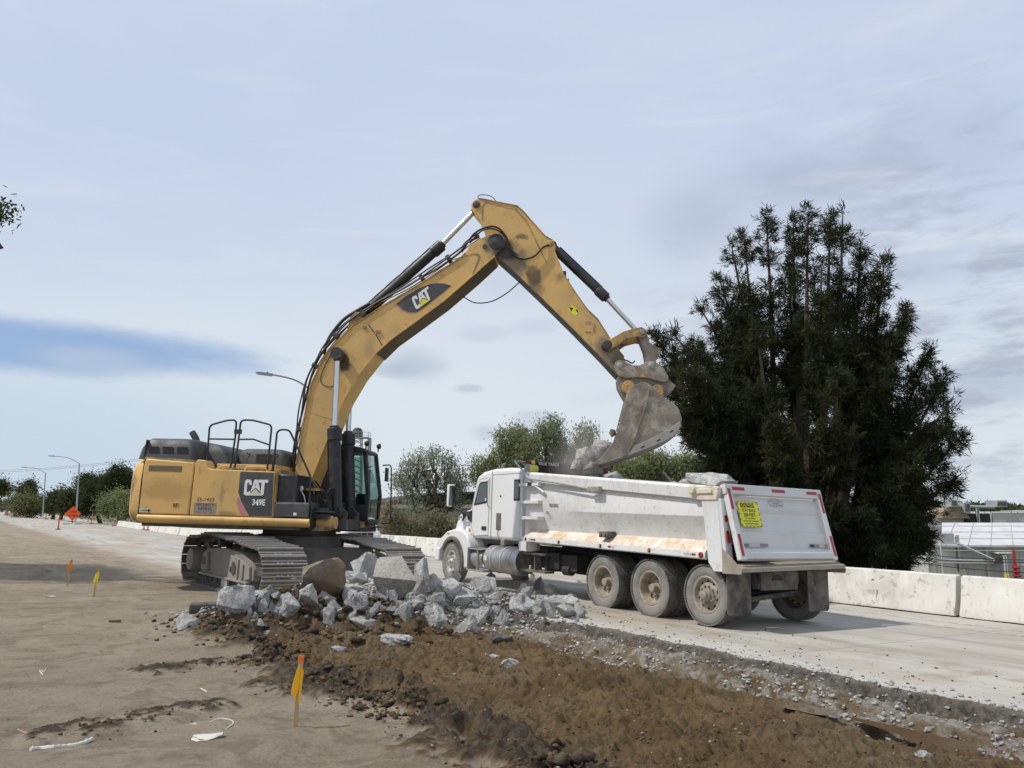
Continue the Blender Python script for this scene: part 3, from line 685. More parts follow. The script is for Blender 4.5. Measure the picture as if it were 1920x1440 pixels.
# loose stuff: crushed concrete, soil crumbs, gravel — each scatter one uncountable mass
def scatter(name, n, posf, smin, smax, m, seed, pw=2.5, flat_=.7, label=None, lift=.25):
    r = np.random.RandomState(seed)
    base = []
    for k in range(5):
        bm = hull(700 + k, 10); bmesh.ops.triangulate(bm, faces=bm.faces); base.append((np.array([v.co for v in bm.verts]), np.array([[v.index for v in f.verts] for f in bm.faces]))); bm.free()
    P = posf(r, n); P = P[:n]; n = len(P); zz = terrain(P[:, 0], P[:, 1])[0]
    V, F = [], []; off = 0
    S = smin + (smax - smin) * r.rand(n) ** pw
    for i in range(n):
        v, f = base[i % 5]; a = r.rand() * 6.28; b = r.rand() * 6.28; c, s_ = math.cos(a), math.sin(a); c2, s2 = math.cos(b), math.sin(b)
        q = v * np.array([1, r.uniform(.6, 1), flat_ * r.uniform(.6, 1)]) * S[i] * .5
        q = q @ np.array([[1, 0, 0], [0, c2, s2 * .5], [0, -s2 * .5, c2]]) if False else q
        q = np.stack([q[:, 0] * c - q[:, 1] * s_, q[:, 0] * s_ + q[:, 1] * c, q[:, 2]], -1)
        V.append(q + np.array([P[i, 0], P[i, 1], zz[i] + S[i] * lift * flat_])); F.append(f + off); off += len(v)
    V = np.concatenate(V); F = np.concatenate(F); me = bpy.data.meshes.new(name); me.vertices.add(len(V)); me.vertices.foreach_set('co', V.ravel())
    me.loops.add(F.size); me.loops.foreach_set('vertex_index', F.ravel().astype(np.int32)); me.polygons.add(len(F))
    me.polygons.foreach_set('loop_start', (np.arange(len(F)) * 3).astype(np.int32)); me.polygons.foreach_set('loop_total', np.full(len(F), 3, np.int32)); me.update(); me.validate()
    me.materials.append(m); o = bpy.data.objects.new(name, me); C.objects.link(o); tag(o, label, 'loose debris', kind='stuff'); return o
def P_uq(u, q): return np.stack([u * UX + q * QX, u * UY + q * QY], -1)
def pos_heap(r, n):
    t = r.rand(n) * 3; i = np.minimum(2, t.astype(int)); f = t - i; H = np.array(HEAP); p = H[i] + (H[i + 1] - H[i]) * f[:, None]
    return p + np.stack([r.normal(size=n) * .5, r.normal(size=n) * .7 - .35], -1)
def pos_edge(r, n):
    u = r.uniform(1.5, 11.8, n); q = 8.05 + np.where(r.rand(n) < .55, np.abs(r.normal(size=n)) * .30, -np.abs(r.normal(size=n)) * .28); return P_uq(u, q)
def pos_shelf(r, n):
    u = r.uniform(2, 11, n); q = 7.45 + .15 * np.sin(u * 1.3) + r.normal(size=n) * .16; k = fbm(u * 1.6, q * 1.6, 3, 77) > .47; return P_uq(u[k], q[k])
def pos_pit(r, n):
    return P_uq(r.uniform(1, 11.8, n), r.uniform(2.7, 6.9, n))
def pos_rim(r, n):
    u = r.uniform(2.5, 12, n); q = 2.95 + .30 * ss(u, 9.5, 5) + r.normal(size=n) * .30; k = fbm(u * 1.2, q * 1.2, 3, 31) > .46; return P_uq(u[k], q[k])
def pos_rim2(r, n):
    u = r.uniform(3.5, 12, n); q = 2.98 + .30 * ss(u, 9.5, 5) + r.normal(size=n) * .20; k = fbm(u * 1.2, q * 1.2, 3, 31) > .46; return P_uq(u[k], q[k])
def pos_rut(r, n):
    out_ = []
    for R in (RUT_A, RUT_B, RUT_C):
        for (a, b) in zip(R[:-1], R[1:]):
            m = int(n / 7); f = r.rand(m)[:, None]; out_.append(np.array(a) * (1 - f) + np.array(b) * f + r.normal(size=(m, 2)) * .14)
    return np.concatenate(out_)
def pos_lot(r, n): return np.stack([r.uniform(-9, 0, n), r.uniform(4.8, 19, n) ** 1.0], -1)
def pos_road(r, n): return P_uq(r.uniform(-1, 12, n), 8.3 + np.abs(r.normal(size=n)) * 1.3)
def pos_mound(r, n):
    H = np.array(MOUND); t = r.rand(n) * 2; i = np.minimum(1, t.astype(int)); f = t - i; return H[i] + (H[i + 1] - H[i]) * f[:, None] + r.normal(size=(n, 2)) * np.array([.7, .55])
scatter('crushed_concrete', 7500, pos_heap, .014, .11, MROCK2, 1, 2.2, label='loose crushed concrete covering the foot of the heap')
scatter('crushed_concrete', 1500, pos_edge, .012, .075, MROCK2, 2, 2.8, label='crushed concrete strewn along the broken pavement edge')
scatter('crushed_concrete', 900, pos_shelf, .02, .09, MROCK2, 3, 2.2, label='band of small white stones along the bottom of the trench')
scatter('soil_crumbs', 11000, pos_pit, .006, .040, MCLOD, 4, 3.8, label='brown soil crumbs all over the trench')
scatter('gravel', 500, pos_pit, .010, .045, MROCK2, 5, 3.5, label='pale gravel specks in the trench soil')
scatter('soil_crumbs', 2600, pos_rim, .012, .085, MCLOD, 6, 2.6, label='dark clods along the near rim of the trench')
MDARK = NT('damp_dark_clod', 1); MDARK = MDARK.done(MDARK.mix(MDARK.mr(MDARK.noise(8, 6), .4, .6), (.035, .027, .018), (.10, .074, .048)), MDARK.bump(MDARK.noise(20, 7, .7), .8, .03))
scatter('soil_crumbs', 420, pos_rim2, .05, .17, MDARK, 16, 2.0, label='larger dark damp clods along the near rim of the trench')
scatter('soil_crumbs', 260, pos_mound, .06, .24, MDARK, 17, 1.8, label='big dark lumps on the soil mound left of the heap')
scatter('soil_crumbs', 420, pos_rut, .010, .05, MCLOD, 7, 2.5, label='dark crumbs along the wheel ruts in the dirt')
scatter('gravel', 900, pos_lot, .006, .028, MROCKT, 8, 3, label='fine gravel over the dirt lot')
scatter('gravel', 700, pos_road, .010, .05, MROCKD, 9, 4, label='dark crumbs on the pavement beside the truck')
scatter('soil_crumbs', 1500, pos_mound, .015, .11, MCLOD, 10, 2.4, label='dark clods on the soil mound left of the heap')

# ------------------------------------------------------------------ frames for the two machines
GN = Vector((SLOPE * QX, SLOPE * QY, 1)).normalized()
def frame(x, y, fx, fy, dz=0.0):
    X = Vector((fx, fy, 0)); X = (X - GN * X.dot(GN)).normalized(); Y = GN.cross(X)
    m = Matrix.Identity(4)
    for i, a in enumerate((X, Y, GN)): m[0][i], m[1][i], m[2][i] = a.x, a.y, a.z
    m[0][3], m[1][3], m[2][3] = x, y, -SLOPE * (x * QX + y * QY) + dz
    return m
def fillet(pts, r=.08, n=4):
    pts = [Vector(p) for p in pts]; out_ = [pts[0]]
    for a, b, c in zip(pts[:-2], pts[1:-1], pts[2:]):
        d1 = (a - b); d2 = (c - b); k = min(r, d1.length * .45, d2.length * .45); p, q = b + d1.normalized() * k, b + d2.normalized() * k
        for i in range(n + 1):
            t = i / n; out_.append(p * (1 - t) ** 2 + b * 2 * t * (1 - t) + q * t * t)
    out_.append(pts[-1]); return out_
def spline(pts, n=6):
    P = [Vector(p) for p in pts]; P = [P[0] * 2 - P[1]] + P + [P[-1] * 2 - P[-2]]; o = []
    for i in range(1, len(P) - 2):
        for k in range(n):
            t = k / n; a, b, c, d = P[i - 1], P[i], P[i + 1], P[i + 2]
            o.append(.5 * ((2 * b) + (c - a) * t + (2 * a - 5 * b + 4 * c - d) * t * t + (3 * b - 3 * c + d - a) * t ** 3))
    o.append(P[-2]); return o
XZ = lambda p, y: (p[0], y, p[1])
def stain_mat(name, spots, basemat='yellow'):
    "yellow paint with oil and dirt stains of their own shape on the arm"
    m = M[basemat].copy(); m.name = name; nt = m.node_tree; N = nt.nodes; L = nt.links; b = N['Principled BSDF']
    src = b.inputs['Base Color'].links[0].from_socket; tc = [n for n in N if n.type == 'TEX_COORD'][0]
    nz = N.new('ShaderNodeTexNoise'); nz.inputs['Scale'].default_value = 4.5; nz.inputs['Detail'].default_value = 6; nz.inputs['Roughness'].default_value = .65; L.new(tc.outputs['Object'], nz.inputs['Vector'])
    for (c, sc, r0, r1, colr, k) in spots:
        v = N.new('ShaderNodeVectorMath'); v.operation = 'SUBTRACT'; L.new(tc.outputs['Object'], v.inputs[0]); v.inputs[1].default_value = c
        mm = N.new('ShaderNodeVectorMath'); mm.operation = 'MULTIPLY'; L.new(v.outputs[0], mm.inputs[0]); mm.inputs[1].default_value = sc
        ln = N.new('ShaderNodeVectorMath'); ln.operation = 'LENGTH'; L.new(mm.outputs[0], ln.inputs[0])
        a = N.new('ShaderNodeMath'); a.operation = 'MULTIPLY_ADD'; L.new(nz.outputs['Fac'], a.inputs[0]); a.inputs[1].default_value = -.9; L.new(ln.outputs['Value'], a.inputs[2])
        mr = N.new('ShaderNodeMapRange'); mr.interpolation_type = 'SMOOTHSTEP'; mr.inputs['From Min'].default_value = r1 - .45; mr.inputs['From Max'].default_value = r0 - .45; mr.inputs['To Max'].default_value = k; L.new(a.outputs[0], mr.inputs['Value'])
        mx = N.new('ShaderNodeMix'); mx.data_type = 'RGBA'; L.new(mr.outputs[0], mx.inputs['Factor']); L.new(src, mx.inputs[6]); mx.inputs[7].default_value = (*colr, 1); src = mx.outputs[2]
    L.new(src, b.inputs['Base Color']); return m
OIL = (.028, .024, .02); MUD = (.17, .14, .10)

EX = empty('excavator', frame(-4.94, 18.07, math.cos(-.087), math.sin(-.087)), 'large yellow tracked excavator with raised boom tipping its bucket over the white dump truck', 'excavator')
# ---------------- undercarriage
UR = Matrix.Rotation(math.radians(-46.8), 4, 'Z')
GA, SW = 1.37, .90
M['shoe'] = mat('dusty_track_shoe', (.10, .095, .085), .75, .1, var=.4, vscale=6, dirt=(.19, .17, .14), damt=.8, dscale=5, bump=.2)
M['steel'] = mat('bright_grouser_edge', (.40, .385, .35), .42, .3, var=.3, vscale=5, dirt=(.30, .27, .22), damt=.6, dscale=7)
def track_path():
    p = []; R = .50; zc = .56
    for k in range(13): a = -math.pi / 2 - math.pi * k / 12; p.append((-2.14 + R * math.cos(a), zc + R * math.sin(a)))
    p += [(-1.6, 1.07), (-1.15, 1.15), (-.7, 1.17), (-.1, 1.13), (.5, 1.10), (.9, 1.11), (1.4, 1.03)]
    R = .46; zc = .52
    for k in range(13): a = math.pi / 2 - math.pi * k / 12; p.append((2.2 + R * math.cos(a), zc + R * math.sin(a)))
    p += [(1.2, .06), (0, .06), (-1.2, .06)]
    return p
def resample(p, n):
    P = np.array(p + [p[0]]); d = np.hypot(*np.diff(P, axis=0).T); s = np.concatenate([[0], np.cumsum(d)]); o = []
    for k in range(n):
        t = (k + .5) / n * s[-1]; i = min(np.searchsorted(s, t, side='right') - 1, len(d) - 1); f = (t - s[i]) / d[i]; a, b = P[i], P[i + 1]
        o.append((a + (b - a) * f, (b - a) / d[i]))
    return o, s[-1]
for side in (-1, 1):
    yc = side * GA; X0 = UR @ Matrix.Translation((0, yc, 0))
    tp = track_path(); lk, Ltot = resample(tp, 54); pitch = Ltot / 54
    mb = MB()
    for (p, t) in lk:
        nx_, nz_ = -t[1], t[0]      # outward is left of travel for this loop order
        cx = sum(q[0] for q in tp) / len(tp); 
        if (p[0] - cx) * nx_ + (p[1] - .58) * nz_ < 0: nx_, nz_ = -nx_, -nz_
        Mx = Matrix(((t[0], 0, nx_, p[0]), (0, 1, 0, 0), (t[1], 0, nz_, p[1]), (0, 0, 0, 1)))
        mb.X = Mx; h = pitch * .46
        mb.mi = 1; mb.hexa([(-h, -SW / 2, -.012), (h, -SW / 2, -.012), (h, SW / 2, -.012), (-h, SW / 2, -.012), (-h, -SW / 2, .012), (h, -SW / 2, .012), (h, SW / 2, .012), (-h, SW / 2, .012)])
        mb.mi = 0
        for gx0, gh in ((-h + .008, .062), (.0, .030), (h - .03, .034)):
            mb.box(gx0 - .008, gx0 + .012, -SW / 2, SW / 2, .01, gh)
        for by in (-.14, -.06, .06, .14): mb.box(.04, .07, by - .018, by + .018, .01, .03)
    mb.X = None
    tr = mb.build('track', [M['steel'], M['shoe']], EX, M=X0, angle=30)
    mb = MB()
    for (p, t) in lk:
        nx_, nz_ = -t[1], t[0]
        if p[0] * nx_ + (p[1] - .58) * nz_ < 0: nx_, nz_ = -nx_, -nz_
        mb.X = Matrix(((t[0], 0, nx_, p[0]), (0, 1, 0, 0), (t[1], 0, nz_, p[1]), (0, 0, 0, 1)))
        for yy in (-.12, .12): mb.box(-pitch * .46, pitch * .46, yy - .03, yy + .03, -.11, -.012)
    mb.X = None; mb.build('track_chain', M['steel_dk'], tr)
    # side frame
    mb = MB(); mb.prism([(-1.62, .30), (-1.62, .72), (-1.35, .84), (-.2, .90), (1.0, .84), (1.55, .72), (1.72, .55), (1.72, .34), (1.3, .26), (-1.3, .26)], -.26, .26)
    mb.prism([(-1.5, .36), (-1.4, .74), (-1.1, .78), (-1.0, .38)], -.33, -.26); mb.prism([(.35, .30), (.45, .78), (.95, .74), (1.6, .60), (1.66, .36), (1.2, .28)], -.32, -.26)
    mb.box(-1.55, 1.6, -.36, -.26, .26, .31); mb.box(.98, 1.05, -.36, -.30, .3, .72); mb.box(1.28, 1.34, -.36, -.30, .3, .64)
    mb.build('track_frame', M['frame_dust'], tr, bevel=.012)
    mb = MB(); mb.prism([(.62, .42), (.60, .62), (.70, .66), (.86, .56), (.84, .42), (.72, .38)], -.335, -.322); mb.build('frame_opening', M['grease'], tr); MB().box(.50, .56, -.335, -.322, .44, .54).build('frame_slot', M['grease'], tr); MB().prism([(-1.36, .48), (-1.34, .66), (-1.2, .66), (-1.16, .5)], -.345, -.332).build('frame_opening', M['grease'], tr)
    mb = MB(); teeth = 22; pr = []
    for k in range(teeth * 2): a = math.pi * k / teeth; r = .42 if k % 2 else .37; pr.append((-2.14 + r * math.cos(a), .56 + r * math.sin(a)))
    mb.prism(pr, -.05, .05); mb.lathe([(0, -.42), (.20, -.42), (.25, -.40), (.28, -.30), (.28, -.05), (.33, -.05)], (-2.14, 0, .56), 'y', 28)
    mb.build('sprocket', M['frame_dust'], tr)
    mb = MB(); mb.lathe([(0, -.13), (.10, -.13), (.12, -.08), (.33, -.07), (.35, -.11), (.40, -.11), (.40, .11), (.35, .11), (.33, .07), (0, .07)], (2.2, 0, .52), 'y', 28); mb.box(1.5, 2.15, -.2, -.13, .44, .62)
    mb.build('idler', M['steel_dk'], tr)
    for k in range(9):
        x = -1.45 + k * .36; mb = MB(); mb.lathe([(0, -.21), (.07, -.21), (.09, -.17), (.15, -.16), (.15, -.09), (.11, -.08), (.11, .08), (.15, .09), (.15, .17), (0, .18)], (x, 0, .20), 'y', 16); mb.build('track_roller', M['steel_dk'], tr)
    for x in (-.75, .8):
        mb = MB(); mb.lathe([(0, -.2), (.09, -.2), (.09, -.05), (.07, -.05), (.07, .1)], (x, 0, .98), 'y', 14); mb.box(x - .04, x + .04, -.02, .1, .8, .98); mb.build('carrier_roller', M['steel_dk'], tr)
    for yy in (-.29,):
        mb = MB(); mb.prism([(.05, .03), (.08, .26), (.42, .26), (.46, .06), (.36, .10), (.14, .10)], -.34, -.30); mb.build('track_guard', M['steel'], tr)
mb = MB(); mb.X = UR
mb.prism([(-1.0, -.62), (-1.35, -1.2), (-.75, -1.2), (-.35, -.8), (.35, -.8), (.75, -1.2), (1.35, -1.2), (1.0, -.62), (1.0, .62), (1.35, 1.2), (.75, 1.2), (.35, .8), (-.35, .8), (-.75, 1.2), (-1.35, 1.2), (-1.0, .62)], .46, .95, 'xy')
mb.X = None; mb.lathe([(.95, .9), (.95, 1.2), (.82, 1.22), (.82, 1.36)], (0, 0, 0), 'z', 40)
mb.build('carbody', M['steel_dk'], EX, bevel=.02)

# ---------------- upper structure
mb = MB(); mb.box(-3.0, .55, -1.45, 1.45, 1.33, 1.50); mb.box(-1.2, 1.25, -.55, .55, 1.34, 1.58); mb.box(.2, 1.4, .55, 1.5, 1.30, 1.40)
mb.build('revolving_frame', M['steel_dk'], EX, bevel=.01)
mb = MB(); mb.prism([(-1.42, 1.58), (-1.60, 1.575), (-1.64, 1.53), (-1.635, 1.47), (-1.58, 1.42), (-1.48, 1.395), (-1.42, 1.395)], -3.02, .775, 'yz')
mb.build('side_skirt', M['yellow'], EX, angle=50)
# counterweight: curved in plan, chamfered top and bottom
def cw_ring(ins, z):
    pts = [(-3.03, -1.60 + ins), (-3.22 + ins * .8, -1.56 + ins), (-3.34 + ins, -1.40 + ins * .7)]
    for a in (-1.1, -.75, -.35, 0, .35, .75, 1.1): pts.append((-3.42 - .22 * math.cos(a * .9) + ins, a))
    pts += [(-3.34 + ins, 1.40 - ins * .7), (-3.22 + ins * .8, 1.56 - ins), (-3.03, 1.60 - ins)]
    return [(x, y, z) for x, y in pts]
lev = [(.20, 1.41), (.08, 1.46), (.015, 1.60), (0, 2.0), (.0, 2.3), (.03, 2.58), (.09, 2.70), (.18, 2.77)]
mb = MB(); vs = []; n = 13
for i, z in lev: vs += cw_ring(i, z)
fs = [tuple(range(n)), tuple(range((len(lev) - 1) * n, len(lev) * n))]
for a in range(len(lev) - 1):
    for k in range(n): k2 = (k + 1) % n; fs.append((a * n + k, a * n + k2, (a + 1) * n + k2, (a + 1) * n + k))
mb.add(vs, fs); M['cw'] = stain_mat('counterweight_paint', [((-3.3, -1.5, 2.2), (3, 1, 1.6), .2, .62, (.13, .10, .075), .9), ((-3.25, -1.6, 1.5), (2.5, 1, 2.5), .2, .55, (.14, .125, .11), .95), ((-3.3, -1.5, 1.9), (4, 1, 2.2), .1, .5, (.2, .14, .09), .7)])
mb.build('counterweight', M['cw'], EX, angle=60)
# rear service door and side panel
def panel(name, prof, y0, y1, m, bev=.02): return MB().prism(prof, y0, y1).build(name, m, EX, bevel=bev, seg=3)
M['door'] = stain_mat('door_paint', [((-2.45, -1.6, 2.1), (1.0, 1, 2.6), .3, .85, (.36, .22, .075), .55), ((-2.9, -1.6, 1.62), (3, 1, 5), .2, .6, (.35, .30, .12), .5)])
dr = panel('service_door', [(-3.005, 1.59), (-3.005, 2.60), (-2.97, 2.77), (-1.86, 2.71), (-1.885, 1.59)], -1.605, -1.3, M['door'], .03)
M['vent'] = mat('brown_vent_mesh', (.17, .12, .065), .7, var=.4, vscale=30)
MB().box(-2.88, -2.13, -1.609, -1.60, 2.50, 2.625).build('vent_grille', M['vent'], dr)
pl = MB().box(-2.985, -2.745, -1.612, -1.60, 1.625, 1.70).build('emblem_plate', M['cream'], dr)
text('HUSKER', .045, (-2.955, -1.613, 1.645), (1, 0, 0), (0, 0, 1), M['ink'], dr, off=.03)
MB().box(-2.79, -2.75, -1.615, -1.609, 1.635, 1.69).build('emblem_square', M['chassis'], dr)
ha = MB().box(-2.24, -2.11, -1.610, -1.60, 1.74, 1.835); ha.build('door_latch', M['yellow_worn'], dr, bevel=.005)
MB().box(-2.235, -2.21, -1.616, -1.609, 1.745, 1.83).box(-2.18, -2.165, -1.616, -1.609, 1.75, 1.83).box(-2.18, -2.13, -1.616, -1.609, 1.81, 1.83).build('latch_slot', M['grease'], dr)
M['side'] = stain_mat('panel_paint', [((-1.18, -1.6, 2.05), (9, 1, 1.7), .2, .7, (.30, .19, .08), .6), ((-1.0, -1.6, 1.62), (2, 1, 7), .3, .7, (.20, .14, .08), .6)])
sp = panel('side_panel', [(-1.865, 1.59), (-1.84, 2.72), (-1.80, 2.775), (-1.63, 2.765), (-1.585, 2.70), (-1.55, 2.60), (-1.46, 2.575), (-.06, 2.55), (-.03, 1.59)], -1.60, -1.25, M['side'], .022)
yd = -1.6035
dec = MB().prism([(-.815, 2.535), (-.825, 2.10), (-.74, 1.90), (-.545, 1.605), (-.045, 1.605), (-.075, 2.53)], yd, yd + .006).build('dark_decal', M['charcoal'], sp)
MB().prism([(-.828, 2.02), (-.835, 1.86), (-.74, 1.62), (-.56, 1.605)], yd - .001, yd + .005).build('pink_stripe', M['pinkdec'], sp)
def cat_logo(o, ux, uz, h, parent, white, tri, gap, y, wd=None):
    "the three letters with the triangle across the A, drawn as outlines"
    o = Vector(o); ux, uz = Vector(ux).normalized(), Vector(uz).normalized(); nn = ux.cross(uz)
    def plate(name, pts, m, lift): 
        mb = MB(); a = [o + ux * p[0] * h + uz * p[1] * h + nn * lift for p in pts]; b = [q + nn * .002 for q in a]; n = len(pts)
        mb.add(a + b, [tuple(range(n)), tuple(range(2 * n - 1, n - 1, -1))] + [(i, (i + 1) % n, (i + 1) % n + n, i + n) for i in range(n)]); return mb.build(name, m, parent, smooth=False)
    Cc = [(.30, .98), (.12, 1.0), (.03, .90), (0, .5), (0, .12), (.08, .02), (.22, 0), (.36, .03), (.45, .14), (.34, .30), (.30, .22), (.22, .20), (.18, .27), (.17, .72), (.22, .80), (.29, .78), (.30, .66), (.45, .66), (.45, .86), (.40, .95)]
    plate('letter_c', Cc, white, .001)
    A = [(.40, .22), (.60, .98), (.86, .98), (1.06, .22), (.90, .22), (.80, .34), (.73, .44), (.66, .34), (.56, .22)]
    A = [(.42, .16), (.62, .98), (.84, .98), (1.0, .30), (.74, .53), (.74, .74), (.73, .80), (.70, .53), (.50, .24)]
    A = [(.41, .20), (.62, .98), (.84, .98), (1.05, .24), (.73, .50)]
    plate('letter_a', A, white, .001)
    MBk = [(.725, .82), (.70, .60), (.75, .60)]; plate('letter_gap', MBk, gap, .004)
    Tt = [(.87, .98), (1.50, .98), (1.50, .80), (1.29, .80), (1.26, .04), (1.10, .04), (1.07, .24), (1.09, .80), (.90, .80)]
    plate('letter_t', Tt, white, .001)
    plate('triangle', [(.27, 0), (.735, .42), (1.20, 0)], tri, .005)
cat_logo((-.70, yd, 2.03), (1, 0, .012), (0, 0, 1), .345, sp, M['signwhite'], M['cream'], M['charcoal'], 0)
text('349E', .175, (-.50, yd - .001, 1.835), (1, 0, 0), (0, 0, 1), M['signwhite'], sp, off=.03, sx=.82, name='model_number')
text('25-1433', .115, (-1.73, -1.602, 1.885), (1, 0, 0), (0, 0, 1), M['ink'], sp, off=.006, spacing=1.08, sx=.95, name='fleet_number')
cp = MB().box(-1.775, -1.285, -1.604, -1.60, 1.625, 1.855).build('company_plate', M['pinkplate'], sp)
for t_, z in (('SECURITY', 1.785), ('PAVING', 1.70)): text(t_, .085, (-1.53, -1.6045, z), (1, 0, 0), (0, 0, 1), M['ink'], cp, off=.004, align='CENTER', sx=1.0, spacing=1.05)
text('COMPANY, INC.', .05, (-1.53, -1.6045, 1.645), (1, 0, 0), (0, 0, 1), M['inkgrey'], cp, off=.02, align='CENTER', sx=1.1)
# seam lines (gaps) dark
MB().prism([(-3.03, 1.40), (-3.03, 1.60), (-3.015, 2.70), (-3.0, 2.70), (-3.01, 1.40)], -1.596, -1.5).build('panel_gap', M['grease'], EX)
# inner wall behind panels
mb = MB(); mb.box(-3.0, -.08, -1.3, 1.45, 1.5, 2.62); mb.build('engine_bay', M['yellow_worn'], EX, bevel=.01)
mb = MB(); mb.box(-1.55, -.2, -1.2, 1.3, 2.62, 2.72); mb.build('engine_deck', M['yellow'], EX, bevel=.01)
MB().prism([(-3.02, 2.76), (-3.02, 2.81), (-1.9, 2.77), (-1.9, 2.72)], -1.56, -1.0).build('hood_ledge', M['yellow_worn'], EX)
# hoods
def loft(name, rings, m, ang=60, bev=0):
    mb = MB(); n = len(rings[0]); vs = [p for r in rings for p in r]; fs = [tuple(range(n)), tuple(range((len(rings) - 1) * n, len(rings) * n))]
    for a in range(len(rings) - 1):
        for k in range(n): k2 = (k + 1) % n; fs.append((a * n + k, a * n + k2, (a + 1) * n + k2, (a + 1) * n + k))
    mb.add(vs, fs); return mb.build(name, m, EX, angle=ang, bevel=bev)
def ring(x0, x1, y0, y1, z, r=.12, x0z=0, x1z=0):
    o = []
    for cx, cy, a0 in ((x1 - r, y0 + r, -90), (x1 - r, y1 - r, 0), (x0 + r, y1 - r, 90), (x0 + r, y0 + r, 180)):
        for k in range(4): a = math.radians(a0 + 30 * k); o.append((cx + r * math.cos(a), cy + r * math.sin(a), z + (x1z if cx > (x0 + x1) / 2 else x0z)))
    return o
hd = loft('engine_hood', [ring(-3.22, -1.93, -1.52, 1.4, 2.77, .08), ring(-3.18, -1.95, -1.50, 1.38, 3.0, .10), ring(-3.13, -2.0, -1.45, 1.34, 3.17, .14), ring(-3.06, -2.08, -1.38, 1.26, 3.235, .16), ring(-2.9, -2.25, -1.2, 1.1, 3.245, .2)], M['charcoal'])
MB().prism([(-3.085, 2.80), (-3.065, 2.80), (-3.035, 3.19), (-3.055, 3.19)], -1.524, -1.40).build('hood_seam', M['grease'], hd)
for a, b in ((-2.99, -2.74), (-2.67, -2.41), (-2.34, -2.08)):
    wv = MB(); wv.prism([(a + .02, 2.885), (b + .02, 2.885), (b - .03, 3.045), (a, 3.045)], -1.512, -1.5); wv.build('hood_vent', M['ink'], hd)
loft('hood_shoulder', [ring(-2.05, -1.35, -1.0, 1.2, 2.62, .1), ring(-2.05, -1.40, -.98, 1.2, 2.95, .12), ring(-2.1, -1.58, -.92, 1.15, 3.13, .12), ring(-2.1, -1.8, -.85, 1.1, 3.19, .12)], M['charcoal'])
loft('front_hood', [ring(-1.42, -.24, -.55, 1.1, 2.70, .1), ring(-1.40, -.26, -.55, 1.1, 2.95, .12), ring(-1.36, -.34, -.50, 1.05, 3.09, .13), ring(-1.3, -.45, -.4, 1.0, 3.13, .13)], M['charcoal'])
MB().box(-.95, -.58, -.56, -.54, 2.80, 3.0).build('hood_vent', M['chassis'], EX)
for x in (-1.48, -.95, -.30):
    MB().tube(spline([(x, -.95, 2.72), (x - .05, -.95, 2.85), (x + .02, -.95, 2.95), (x - .06, -.95, 2.99)], 4), .022, 6).build('hood_latch', M['steel_dk'], EX)
ex = MB(); ex.tube(spline([(-2.32, -.7, 3.15), (-2.34, -.7, 3.28), (-2.40, -.7, 3.38), (-2.46, -.7, 3.46)], 4), [.075] * 10 + [.072] * 3, 14); ex.build('exhaust_pipe', M['charcoal'], EX)
# handrails
RT = .021
r1 = MB(); r1.tube(fillet([(-1.66, -1.45, 2.68), (-1.68, -1.45, 3.54), (-1.27, -1.45, 3.66), (-1.08, -1.45, 3.665), (-1.07, -1.45, 3.3), (-1.12, -1.45, 2.62)], .09), RT, 10); r1.tube([(-1.67, -1.45, 3.24), (-1.09, -1.45, 3.24)], RT * .9, 8)
r1.box(-1.10, -1.03, -1.47, -1.43, 3.36, 3.46); r1.build('handrail', M['black'], EX)
r2 = MB(); r2.tube(fillet([(-1.02, -1.45, 2.62), (-.99, -1.45, 3.3), (-.98, -1.45, 3.665), (-.72, -1.45, 3.67), (-.27, -1.45, 3.565), (-.29, -1.45, 2.60)], .09), RT, 10); r2.tube([(-.99, -1.45, 3.24), (-.66, -1.45, 3.25), (-.28, -1.45, 3.13)], RT * .9, 8)
r2.box(-1.01, -.94, -1.47, -1.43, 3.36, 3.46); r2.build('handrail', M['black'], EX)
r3 = MB(); r3.tube(fillet([(-.16, -1.45, 2.56), (-.14, -1.45, 3.42), (-.06, -1.45, 3.47), (.13, -1.45, 3.47), (.68, -1.45, 2.48), (.70, -1.45, 1.9)], .09), RT, 10); r3.tube([(-.17, -1.45, 2.56), (-.155, -1.45, 2.95)], .034, 8); r3.build('handrail', M['black'], EX)
for a, b in ((-1.42, -1.10), (-.82, -.30)):
    MB().tube(fillet([(a, -1.40, 2.56), (a + .05, -1.40, 2.66), (b - .05, -1.40, 2.66), (b, -1.40, 2.56)], .05), .022, 8).build('deck_grab_bar', M['yellow'], EX)
pc = MB(); pc.lathe([(0, 2.62), (.11, 2.62), (.11, 2.76), (.20, 2.77), (.235, 2.81), (.20, 2.86), (.08, 2.885), (0, 2.89)], (.10, .25, .02), 'z', 24); pc.build('air_precleaner', M['charcoal'], EX)
# tank, front box, steps and machinery ahead of the panel
tk = MB(); tk.box(-.02, .42, -1.50, -.62, 1.60, 2.50); tk.build('front_tank', M['black'], EX, bevel=.02)
MB().box(-.02, -.006, -1.598, -1.5, 1.6, 2.54).build('panel_edge', M['yellow_worn'], EX)
bx = MB(); bx.prism([(-.02, 1.60), (-.02, 1.83), (.03, 1.89), (.74, 1.89), (.75, 1.60)], -1.60, -1.0); bx.build('tool_box', M['charcoal'], EX, bevel=.015)
flat('data_plate', [(.42, -1.6015, 1.64), (.49, -1.6015, 1.64), (.49, -1.6015, 1.70), (.42, -1.6015, 1.70)], M['signwhite'], EX)
MB().box(.0, .70, -1.55, -1.05, 1.89, 1.915).build('step_tread', M['frame_dust'], EX)
st = MB(); st.box(.76, .80, -1.55, -.9, 1.36, 1.92); st.box(.76, 1.12, -1.50, -.95, 1.72, 1.75)
for z in (1.60, 1.72): st.box(.79, 1.10, -1.40, -1.37, z, z + .09)
st.build('access_step', M['black'], EX, bevel=.004)
